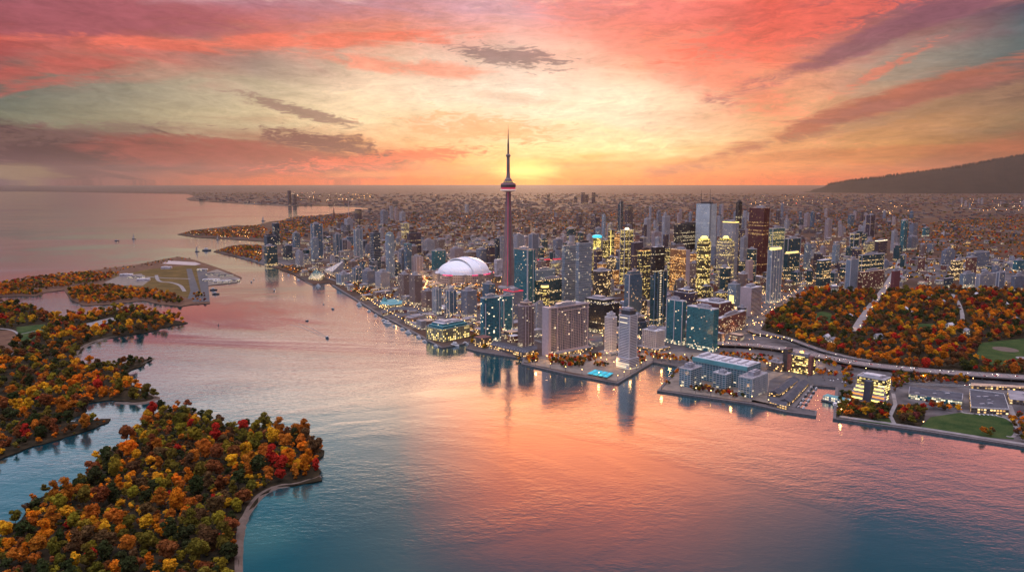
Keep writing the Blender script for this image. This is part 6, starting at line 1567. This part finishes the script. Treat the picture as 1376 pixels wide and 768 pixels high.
# everything further away is one mass of trees
def mass_mesh():
    var = [crown_arrays(8, 200, .115, 1.0, 300 + i) for i in range(5)]; vfar = [crown_arrays(3, 36, .24, .8, 330 + i) for i in range(4)]
    VV = []; loops = []; starts = []; tot = []; cols = []; nv = 0; nl = 0
    pack = []
    for v, f in var + vfar:
        lt = np.array([len(q) for q in f]); pack.append((v, np.concatenate([np.array(q) for q in f]), lt))
    for t in mass:
        x, y, z, r, h, c_, _ = t; far = y > 2600
        v, lp, lt = pack[(5 + TR.randrange(4)) if far else TR.randrange(5)]
        a = TR.uniform(0, 6.28); ca, sa = math.cos(a), math.sin(a)
        q = np.empty_like(v); q[:, 0] = (v[:, 0] * ca - v[:, 1] * sa) * r * 1.1 + x; q[:, 1] = (v[:, 0] * sa + v[:, 1] * ca) * r * 1.1 + y; q[:, 2] = v[:, 2] * r * (1.0 if not r > 13 else .45) + z + (h - r * .82 if r < 13 else r * .5)
        VV.append(q.astype(np.float32)); loops.append(lp + nv); tot.append(lt); nv += len(v)
        k = TR.uniform(.8, 1.2); cc = PAL[c_]; cols.append(np.tile(np.array([cc[0] * k, cc[1] * k * TR.uniform(.9, 1.1), cc[2] * k, 1], dtype=np.float32), (len(v), 1)))
    VV = np.concatenate(VV); loops = np.concatenate(loops).astype(np.int32); tot = np.concatenate(tot).astype(np.int32); st = np.concatenate([[0], np.cumsum(tot)[:-1]]).astype(np.int32)
    me = bpy.data.meshes.new('distant_woods'); me.vertices.add(len(VV)); me.vertices.foreach_set('co', VV.ravel()); me.loops.add(len(loops)); me.loops.foreach_set('vertex_index', loops)
    me.polygons.add(len(tot)); me.polygons.foreach_set('loop_start', st); me.polygons.foreach_set('loop_total', tot); me.update(calc_edges=True)
    ca_ = me.color_attributes.new('Col', 'FLOAT_COLOR', 'POINT'); ca_.data.foreach_set('color', np.concatenate(cols).ravel())
    o = link('distant_woods', me, LEAFS); setp(o, 'mass of autumn trees covering the islands, the park and the suburbs', 'woods', None, 'stuff'); print('mass trees', len(mass), 'faces', len(tot))
mass_mesh()
# undergrowth below the crowns of the islands
def bushes():
    b = []; vv, ff = crown_arrays(2, 24, .3, .6, 77); V = []; Fc = []; nb = 0; cols = []
    for poly, z, n, av in ((ISLC_W, 1.4, 2600, CLR_C), (ISLB_W, 1.4, 2600, CLR_B)):
        xs = [p[0] for p in poly]; ys = [p[1] for p in poly]
        for _ in range(n):
            x, y = TR.uniform(min(xs), max(xs)), TR.uniform(min(ys), max(ys)); u, v = proj(x, y, z)
            if u < -20 or v > 790 or not inside((x, y), poly) or any(inside((x, y), a) for a in av) or edge_dist((x, y), poly) < 1.5: continue
            r = TR.uniform(1.6, 3.4); V.append(vv * (r, r, r * .8) + (x, y, z + r * .3)); Fc += [tuple(int(q) + nb for q in f) for f in ff]; nb += len(vv)
            c = PAL[pick([('olive', 4), ('dark green', 5), ('brownish', 5), ('rust brown', 3), ('copper orange', 1)])]; cols += [(c[0] * .9, c[1] * .9, c[2] * .9, 1)] * len(vv)
    me = bpy.data.meshes.new('undergrowth'); me.from_pydata(np.concatenate(V).tolist(), [], Fc); me.update(); ca_ = me.color_attributes.new('Col', 'FLOAT_COLOR', 'POINT'); ca_.data.foreach_set('color', np.array(cols, dtype=np.float32).ravel())
    o = link('undergrowth', me, LEAFS); setp(o, 'low brown and green undergrowth between the island trees', 'undergrowth', None, 'stuff')
bushes()
M['lamp_street'] = flat('street_lamp_glass', (.8, .6, .3), .5, 0, 1, emit=(1, .56, .17), estr=9)
M['lamp_city'] = flat('lamp_city', (.8, .6, .3), .5, 0, 1, emit=(1, .50, .13), estr=13)
M['lamp_city_pale'] = flat('lamp_city_pale', (.8, .7, .5), .5, 0, 1, emit=(1, .76, .42), estr=8)
M['lamp_city_red'] = flat('lamp_city_red', (.6, .1, .1), .5, 0, 1, emit=(1, .10, .06), estr=10)
M['foam'] = flat('wake_foam', (.16, .17, .18), .35, .5, .3)
M['hull_white'] = flat('hull_white', (.7, .68, .68), .35, .05, .5, .5); M['hull_dark'] = flat('hull_dark', (.06, .07, .09), .35, .1, .5, .5); M['sail'] = flat('sail_cloth', (.55, .48, .45), .8, .05, .5); M['glass_dark'] = flat('boat_glass', (.03, .04, .06), .1, 0, 1, .6)
M['paint_white'] = flat('car_white', (.7, .7, .7), .3, .02, 1, .5); M['paint_dark'] = flat('car_dark', (.04, .04, .05), .3, .02, 1, .5); M['paint_red'] = flat('car_red', (.35, .03, .03), .3, .02, 1, .5)
M['headlight'] = flat('headlight', (.9, .9, .8), .3, 0, 1, emit=(1, .9, .7), estr=12); M['tail'] = flat('tail_light', (.6, .02, .02), .3, 0, 1, emit=(1, .05, .03), estr=5)
# ------------------------------------------------------------ street lamps and city lights
LR = random.Random(31)
def lamp_proto():
    r_ = empty('street_lamp', (0, 0, 0))
    Boxes().cone(0, 0, .35, .2, 0, 9.5, 6).build('pole', M['metal_dark'], r_)
    b = Boxes(); b.cone(0, 0, .4, .75, 9.5, 10.2, 8); b.cone(0, 0, .75, .3, 10.2, 10.7, 8); b.build('lamp_head', M['lamp_street'], r_)
    return r_
def dup(root, loc, rz=0.):
    r_ = root.copy(); COL.objects.link(r_); r_.location = loc; r_.rotation_euler = (0, 0, rz)
    for ch in [c for c in PARTS.get(root.name, [])]:
        c = ch.copy(); COL.objects.link(c); c.parent = r_
    return r_
PARTS = {}
lp_ = lamp_proto(); PARTS[lp_.name] = [o for o in COL.objects if o.parent == lp_]
spots = []
def along(px, step, off=0, z=2.8, what=''):
    pts = P(*px); acc = 0
    for a, b in zip(pts[:-1], pts[1:]):
        L = math.dist(a, b); n = max(int(L / step), 1)
        for i in range(n): t = i / n; spots.append((a[0] + (b[0] - a[0]) * t + off, a[1] + (b[1] - a[1]) * t, z, what))
along(((889, 524), (915, 527), (955, 534), (1010, 542), (1055, 552)), 26, what='the quay below the three waterfront wings')
along(((878, 487), (912, 492)), 14, what='the slip wall')
along(((830, 513), (855, 499), (874, 488)), 24, what='the harbour point quay')
along(((720, 492), (760, 501), (828, 513)), 30, what='the promenade below the slab hotel')
along(((965, 470), (990, 449), (1006, 437), (1030, 418), (1050, 405), (1072, 391)), 48, 10, what='the bright diagonal street')
along(((965, 474), (1051, 480), (1100, 492), (1163, 503), (1240, 513), (1376, 521)), 55, what='the shore road beside the expressway')
along(((1149, 444), (1166, 418), (1186, 392), (1204, 362)), 130, 12, what='the avenue through the park')
along(((735, 486), (760, 482), (800, 484), (830, 480)), 24, what='the gardens below the slab hotel')
along(((800, 486), (815, 491), (835, 498)), 18, what='the walk beside the cyan canopies')
along(((560, 434), (600, 432), (650, 443), (690, 452), (722, 466)), 30, what='the road behind the pier warehouse')
along(((565, 392), (600, 387), (640, 386), (680, 398)), 22, what='the plaza below the stadium')
along(((562, 372), (575, 382), (568, 395)), 16, what='the street left of the stadium')
along(((440, 372), (480, 386), (520, 402), (575, 426)), 34, what='the western quay road')
along(((375, 358), (405, 368), (437, 374)), 40, what='the western marina')
along(((480, 396), (510, 417), (540, 434), (568, 451)), 26, what='the western boat moorings')
along(((860, 478), (900, 482), (960, 488), (1030, 496), (1060, 507), (1110, 512)), 30, what='the street behind the waterfront wings')
along(((1130, 560), (1240, 577), (1376, 599)), 70, what='the eastern promenade')
along(((780, 420), (800, 440), (812, 462)), 30, what='the lane behind the slab hotel')
along(((868, 452), (868, 440), (866, 424)), 30, what='the lane between the two dark blue towers')
along(((905, 440), (930, 428), (960, 412)), 40, what='the street behind the pale teal tower')
along(((740, 452), (742, 438)), 30, what='the yard left of the slab hotel')
cnt = {}
for i, (x, y, z, what) in enumerate(spots[:290]):
    o = lp_ if i == 0 else dup(lp_, (x, y, z)); o.location = (x, y, z)
    cnt[what] = cnt.get(what, 0) + 1; k = cnt[what]
    wet = any(q in what for q in ('quay', 'promenade', 'slip wall', 'moorings', 'marina'))
    if (i % 4 == 0) if wet else (i % 2 == 0):
        ld = bpy.data.lights.new('bulb', 'POINT'); ld.energy = 4000 if wet else 15000; ld.color = (1, .50, .16); ld.shadow_soft_size = 2.0
        lo = bpy.data.objects.new('bulb', ld); COL.objects.link(lo); lo.parent = o; lo.location = (0, 0, 12.5)
    setp(o, '%s street lamp from the left along %s' % (ordw[min(k, 61) - 1], what), 'street lamp', 'street lamps along the quays and roads')
print('lamps', len(spots))
def light_mass():
    V = []; Fc = []; MI = []
    mats = [M['lamp_city'], M['lamp_city_pale'], M['lamp_city_red']]
    def add(x, y, z, r, mi):
        k = len(V); V.extend([(x - r, y, z), (x, y - r, z), (x + r, y, z), (x, y + r, z), (x, y, z + r), (x, y, z - r)])
        for f in ((0, 1, 4), (1, 2, 4), (2, 3, 4), (3, 0, 4), (1, 0, 5), (2, 1, 5), (3, 2, 5), (0, 3, 5)): Fc.append(tuple(k + i for i in f)); MI.append(mi)
    arr = np.array(FOOT); c, s = math.cos(R(40)), math.sin(R(40))
    for (u0, u1, v0, v1, n, r0) in ((430, 700, 335, 440, 620, .75), (700, 1080, 345, 462, 1150, .7), (700, 1100, 318, 350, 160, .8), (1060, 1376, 325, 392, 200, .75), (430, 800, 290, 335, 50, .9), (300, 1376, 262, 292, 36, 1.5), (1000, 1120, 264, 276, 60, 2.6), (1290, 1376, 266, 284, 50, 2.4), (1160, 1230, 272, 290, 30, 2.4), (240, 352, 310, 322, 50, 1.2), (290, 380, 334, 356, 40, 1.0), (380, 500, 258, 270, 60, 3.5)):
        for _ in range(n):
            u, v = LR.uniform(u0, u1), LR.uniform(v0, v1); x, y = gp(u, v, 2.5)
            if v > 292:
                gx, gy = x * c + y * s, -x * s + y * c
                if LR.random() < .6: gx = round(gx / 118.) * 118. + 7 + LR.choice([-7, 7])
                else: gy = round(gy / 84.) * 84. + 6 + LR.choice([-6, 6])
                x, y = gx * c - gy * s, gx * s + gy * c
                if not inside((x, y), MAIN_POLY) or edge_dist((x, y), MAIN) < 10 or inside((x, y), PARK): continue
                if v > 425 and not free(x, y, 4): continue
                if ((arr[:, 0] - x) ** 2 + (arr[:, 1] - y) ** 2 < (arr[:, 2] * .75) ** 2).any(): continue
            elif not inside((x, y), MAIN_POLY) or edge_dist((x, y), MAIN) < 60: continue
            add(x, y, 2.5 + LR.uniform(7, 13), r0 * LR.uniform(.45, 1.3), LR.choice([0, 0, 0, 0, 1, 1, 2 if v < 400 and LR.random() < .25 else 0]))
    me = bpy.data.meshes.new('city_lights'); me.from_pydata(V, [], Fc); me.polygons.foreach_set('material_index', MI); me.update()
    o = link('city_lights', me, mats); setp(o, 'countless tiny warm lights along the city streets', 'city lights', None, 'stuff')
light_mass()

# ------------------------------------------------------------ boats
def hull(L, wd, h, m, parent):
    sec = [(-.5, .42, 0), (-.2, .5, 0), (.15, .48, .02), (.38, .28, .10), (.5, .02, .22)]; V = []; Fc = []
    for (t, hw, up) in sec: V += [(t * L, -hw * wd, h + up * h * 1.2), (t * L, -hw * wd * .7, -.3), (t * L, hw * wd * .7, -.3), (t * L, hw * wd, h + up * h * 1.2)]
    for i in range(4):
        a = i * 4; b_ = a + 4
        for k in range(4): Fc.append((a + k, a + (k + 1) % 4, b_ + (k + 1) % 4, b_ + k))
    Fc += [(3, 2, 1, 0), (16, 17, 18, 19)]
    me = bpy.data.meshes.new('hull'); me.from_pydata(V, [], Fc); me.update(); bm = bmesh.new(); bm.from_mesh(me); bmesh.ops.recalc_face_normals(bm, faces=bm.faces); bm.to_mesh(me); bm.free()
    return link('hull', me, m, parent)
def motorboat(u, v, L, ang, label, dark=True, sail=False, big=False):
    x, y = gp(u, v, .3); r_ = empty('sailboat' if sail else ('ferry' if big else 'motorboat'), (x, y, .25), R(ang)); setp(r_, label, 'sailboat' if sail else ('ferry' if big else 'boat'), None)
    wd = L * (.30 if not sail else .24); h = L * .10 + .5
    hull(L, wd, h, M['hull_dark' if dark else 'hull_white'], r_)
    b = Boxes(); b.box(-L * .28, -wd * .34, h, L * .14, wd * .34, h + L * .09 + 1); b.build('cabin', M['hull_white'], r_)
    b = Boxes(); b.box(-L * .26, -wd * .345, h + L * .05, L * .145, wd * .345, h + L * .05 + L * .03 + .4); b.build('window_band', M['glass_dark'], r_)
    if big:
        b = Boxes(); b.box(-L * .22, -wd * .28, h + L * .09 + 1, L * .06, wd * .28, h + L * .17 + 1); b.build('upper_deck', M['hull_white'], r_); b = Boxes(); b.cone(-L * .1, 0, L * .03, L * .03, h + L * .17 + 1, h + L * .25 + 1, 8); b.build('funnel', M['metal_dark'], r_)
    if sail:
        b = Boxes(); b.cone(L * .05, 0, .22, .1, h, h + L * 1.5, 6); b.cone(0, 0, .01, .01, h, h + .1, 3); b.build('mast', M['metal_dark'], r_)
        me = bpy.data.meshes.new('sail'); me.from_pydata([(L * .03, .05, h + 1.5), (-L * .45, .05, h + 1.7), (L * .03, .05, h + L * 1.4), (L * .03, -.05, h + 1.5), (-L * .45, -.05, h + 1.7), (L * .03, -.05, h + L * 1.4)], [], [(0, 1, 2), (5, 4, 3), (0, 3, 4, 1), (1, 4, 5, 2), (2, 5, 3, 0)]); me.update(); link('sail', me, M['sail'], r_)
    return r_
bt = motorboat(440, 454, 17, 0, 'dark motorboat trailing a faint wake in mid harbour')
wa = P((440, 454), (432, 450), (420, 444), (408, 439), (396, 436)); ang = math.atan2(wa[0][1] - wa[1][1], wa[0][0] - wa[1][0])
bt.rotation_euler.z = ang; ca, sa = math.cos(-ang), math.sin(-ang)
for sgn in (-1, 1):
    lp2 = []
    for k, (x, y) in enumerate(wa):
        x, y = x - bt.location[0], y - bt.location[1]; lp2.append((x * ca - y * sa - 6, x * sa + y * ca + sgn * (1.5 + k * 2.6)))
    link('wake', strip_mesh('wake', smooth_path(lp2, 4), 1.6, -.5, -.12), M['foam'], bt)
motorboat(447, 415, 13, 140, 'small dark boat nearest the western quay moorings')
motorboat(434.5, 408.5, 9, 120, 'tiny dark boat left of the one nearest the western quay')
motorboat(412.5, 431, 9, 200, 'tiny lone dark boat above the wake in mid harbour')
motorboat(338, 379, 17, 100, 'dark boat off the airport dock, front one of two')
motorboat(341, 375.5, 13, 110, 'dark boat off the airport dock, rear one of two')
motorboat(369, 390.5, 20, 100, 'dark boat halfway between airport dock and city quay')
motorboat(157, 323.5, 26, 10, 'dark boat far out on the open lake, left one')
motorboat(180, 321, 22, 10, 'dark boat with sail far out on the open lake', True, True)
motorboat(265, 338, 22, 20, 'tall-masted boat between airport island and western spit', True, True)
motorboat(293, 322, 20, 20, 'sailing boat off the western spit tip', True, True)
motorboat(354, 297, 34, 20, 'tall sail far off in the western bay', True, True)
motorboat(287, 389.5, 24, 15, 'dark barge moored below the airport dock, upper one', True, False, True)
motorboat(290, 395, 22, 15, 'dark barge moored below the airport dock, lower one', True, False, True)
motorboat(278, 336.5, 46, 0, 'long low dark ferry beside the western spit', True, False, True)
motorboat(1116, 531, 0.1, 0, 'x') if False else None
# house boat in the slip
motorboat(1122.0, 545, 22, 75, 'small white boat moored at the eastern shore corner', False)
c_ = gp(1127, 540, 1); r_ = empty('boat_house', (c_[0] - 4, c_[1], .6), R(42)); setp(r_, 'pale teal floating boathouse moored beside the terraced glass office', 'boathouse')
Boxes().box(-10, -22, 0, 10, 22, 2).build('pontoon', M['quay'], r_); me = wall_mesh('walls', rect(-8, -20, 8, 20), 2, 9); link('walls', me, [ST['bluepale'], M['roof_teal']], r_)
moor = [(483, 409, 26, 'ferry'), (496, 417, 15, ''), (505, 423, 15, ''), (516, 429.5, 16, ''), (521, 434, 30, 'ferry'), (530, 437.5, 14, ''), (541, 441.5, 16, ''), (549, 446.5, 22, 'ferry'), (563, 452.5, 18, ''), (571, 458, 14, ''), (586, 464.5, 14, ''), (612, 463.5, 28, 'ferry'), (626, 461, 18, ''), (388, 368.5, 14, ''), (401, 375.5, 16, ''), (428, 383.5, 24, 'ferry')]
for i, (u, v, L, k) in enumerate(moor):
    motorboat(u, v + 1.0, L, -50 + (i * 37 % 14), '%s moored %s, %s along the western quay from the left' % ('white ferry' if k else 'small white boat', 'at the quay wall', ordw[i]), False, False, bool(k))
for i in range(12):
    u = 1073 + (i // 2) * 3.4 + (i % 2) * 7; v = 547.3 - (i // 2) * 5.2 + (i % 2) * .8
    motorboat(u, v, 9, 40 + (i * 29 % 10), 'small boat at the slip jetties, %s counting from outer quay end' % ordw[i], i % 3 == 0)
# buoy / channel marker
for (u, v, lab) in ((293.5, 437, 'slim dark channel marker standing alone in calm harbour water'), (207, 420, 'small channel marker off the left island point'),):
    x, y = gp(u, v, 0); r_ = empty('channel_marker', (x, y, 0)); setp(r_, lab, 'channel marker'); Boxes().cone(0, 0, 2.6, 1.6, -.3, 1.6, 10).build('float', M['metal_dark'], r_); Boxes().cone(0, 0, .5, .2, 1.6, 9, 6).build('post', M['metal_dark'], r_)

# ------------------------------------------------------------ cars
def car_proto(m, nm):
    r_ = empty('parked_car' if nm == 'p' else 'moving_car', (0, 0, 0))
    b = Boxes(); b.prism([(-2.3, -.9), (2.2, -.9), (2.35, 0), (2.2, .9), (-2.3, .9)], .35, .95)
    V0 = len(b.V); b.V += [(-1.7, -.82, .95), (1.1, -.82, .95), (1.1, .82, .95), (-1.7, .82, .95), (-1.2, -.7, 1.5), (.4, -.7, 1.5), (.4, .7, 1.5), (-1.2, .7, 1.5)]
    b.F += [tuple(V0 + i for i in f) for f in ((4, 5, 6, 7), (0, 1, 5, 4), (1, 2, 6, 5), (2, 3, 7, 6), (3, 0, 4, 7))]
    ob = b.build('body', M[m], r_)
    for sx in (-1.4, 1.4):
        for sy in (-.85, .85):
            w_ = Boxes(); n0 = 10
            w_.V = [(sx + .34 * math.cos(a * .628), sy + s_, .34 + .34 * math.sin(a * .628)) for s_ in (-.1, .1) for a in range(n0)]; w_.F = [(a, (a + 1) % n0, n0 + (a + 1) % n0, n0 + a) for a in range(n0)] + [tuple(range(n0)), tuple(range(n0, 2 * n0))]
            w_.build('wheel', M['metal_dark'], r_)
    if nm == 'm':
        for sy in (-.6, .6): Boxes().box(2.2, sy - .25, .55, 2.45, sy + .25, .85).build('headlight', M['headlight'], r_); Boxes().box(-2.42, sy - .25, .6, -2.3, sy + .25, .85).build('tail_light', M['tail'], r_)
    PARTS[r_.name] = [o for o in COL.objects if o.parent == r_]; return r_
cp = [car_proto('paint_white', 'm'), car_proto('paint_dark', 'm'), car_proto('paint_red', 'm')]; first = [True] * 3
cn = {'white': 0, 'dark': 0, 'red': 0}; CR = random.Random(3); k_i = 0
for (pth, w, z), nm, num in ((ROADS[0], 'the wide expressway', 44), (ROADS[2], 'the shore road', 14), (ROADS[1], 'the curving ramp', 4)):
    L = sorted(CR.uniform(.05, .93) for _ in range(num)); per = {}
    for t in L:
        i = int(t * (len(pth) - 1)); f = t * (len(pth) - 1) - i; a, b_ = pth[i], pth[i + 1]; ang = math.atan2(b_[1] - a[1], b_[0] - a[0]); side = CR.choice([-1, 1]); off = side * w * CR.choice([.12, .3])
        x = a[0] + (b_[0] - a[0]) * f - math.sin(ang) * off; y = a[1] + (b_[1] - a[1]) * f + math.cos(ang) * off; k = CR.choice([0, 0, 1, 1, 2]); cname = ['white', 'dark', 'red'][k]
        if proj(x, y, z)[0] > 1372: continue
        o = cp[k] if first[k] else dup(cp[k], (0, 0, 0)); first[k] = False; o.location = (x, y, z + .03); o.rotation_euler = (0, 0, ang + (math.pi if side > 0 else 0)); per[cname] = per.get(cname, 0) + 1
        setp(o, '%s %s car from the left driving on %s' % (ordw[min(per[cname] - 1, 60)], cname, nm), 'car', 'cars on the roads')
pp_ = [car_proto('paint_white', 'p'), car_proto('paint_dark', 'p')]; first = [True, True]; pc = {}
for row, (a, b_, n, nm) in enumerate([((1108, 510), (1140, 514), 9, 'front row of quayside lot'), ((1106, 507), (1138, 511), 9, 'back row of quayside lot'), ((1062, 528), (1082, 514), 7, 'strip beside quay sheds'), ((1056, 404), (1072, 393), 8, 'lot at the park corner'), ((1310, 556.5), (1350, 558.5), 8, 'kerb below dark-roofed hall')]):
    A, B_ = gp(*a, 2.9), gp(*b_, 2.9); ang = math.atan2(B_[1] - A[1], B_[0] - A[0]) + math.pi / 2; per = {}
    for i in range(n):
        if CR.random() < .2: continue
        t = i / (n - 1); k = CR.choice([0, 1]); cname = ['white', 'dark'][k]; o = pp_[k] if first[k] else dup(pp_[k], (0, 0, 0)); first[k] = False
        o.location = (A[0] + (B_[0] - A[0]) * t, A[1] + (B_[1] - A[1]) * t, 2.9); o.rotation_euler = (0, 0, ang); per[cname] = per.get(cname, 0) + 1
        setp(o, '%s %s parked car from the left in the %s' % (ordw[per[cname] - 1], cname, nm), 'car', 'parked cars')

# ------------------------------------------------------------ wooded ridge on the right horizon
def ridge():
    Y = 26000.; sil = [(1085, 254), (1112, 249.5), (1140, 244), (1170, 240.5), (1200, 236.5), (1230, 233), (1260, 229), (1300, 222), (1340, 215), (1376, 208.5), (1450, 200), (1560, 196), (1700, 210)]
    us = np.linspace(1110, 1700, 260); vs = np.interp(us, [a for a, _ in sil], [b for _, b in sil]); g = np.random.default_rng(4); V = []; Fc = []
    prof = [(-5200, 0), (-4000, .12), (-2600, .38), (-1300, .74), (-300, .97), (0, 1.0), (400, .95), (2600, .5), (5200, 0)]; n = len(prof); rough = g.uniform(-1, 1, (260, n))
    for i, (u, v) in enumerate(zip(us, vs)):
        z = max(zat(v, Y, u), 3); x = (u - 688) / F * (Y * math.cos(PITCH))
        for j, (dy, k) in enumerate(prof):
            w_ = 1 + .06 * math.sin(i * .13 + j * 1.7) * (1 if 0 < j < 5 else 0); V.append((x * (1 + dy / Y * .9) + 60 * math.sin(j * 2.1), Y + dy * (0.35 + .65 * min(1, z / 500)), max(2, z * k * w_ + rough[i, j] * (26 if j == 5 else 14) * min(1, z / 200))))
    for i in range(259):
        for j in range(n - 1): a = i * n + j; Fc.append((a, a + n, a + n + 1, a + 1))
    me = bpy.data.meshes.new('wooded_hill'); me.from_pydata(V, [], Fc); me.update(); me.polygons.foreach_set('use_smooth', [True] * len(me.polygons)); bm = bmesh.new(); bm.from_mesh(me); bmesh.ops.recalc_face_normals(bm, faces=bm.faces); bm.to_mesh(me); bm.free()
    o = link('wooded_hill', me, grass_mat('hill_forest', (.012, .014, .012), (.026, .024, .018), .002)); o['kind'] = 'structure'
    # rows of conifers along the crest
    V = []; Fc = []
    for i in range(1300):
        t = g.uniform(0, 1); u = 1112 + t * 310; v = np.interp(u, [a for a, _ in sil], [b for _, b in sil]); z = zat(v, Y, u); x = (u - 688) / F * Y * math.cos(PITCH); h = g.uniform(45, 130); k = len(V); r_ = h * .3; yy = Y + g.uniform(-200, 60)
        V += [(x + r_ * math.cos(a * 1.2566), yy + r_ * math.sin(a * 1.2566), z - 50) for a in range(5)] + [(x, yy, z - 20 + h)]; Fc += [(k + a, k + (a + 1) % 5, k + 5) for a in range(5)]
    me = bpy.data.meshes.new('ridge_forest'); me.from_pydata(V, [], Fc); me.update(); o = link('ridge_forest', me, flat('conifer', (.02, .026, .02), .9, .2, .01)); setp(o, 'far dark forest along the crest of the ridge', 'forest', None, 'stuff')
ridge()

# ------------------------------------------------------------ evening haze
b = Boxes(); b.box(-60600, -60600, -6, 60600, 60600, 1450)
hz, T = mat('haze'); pv = T.new('ShaderNodeVolumePrincipled'); pv.inputs['Color'].default_value = (.68, .62, .64, 1); pv.inputs['Density'].default_value = 0.62e-5; pv.inputs['Anisotropy'].default_value = .6
o_ = T.new('ShaderNodeOutputMaterial'); T.l.new(pv.outputs[0], o_.inputs['Volume'])
o = b.build('haze', hz); setp(o, 'thin evening haze over the whole city', 'haze', None, 'stuff')
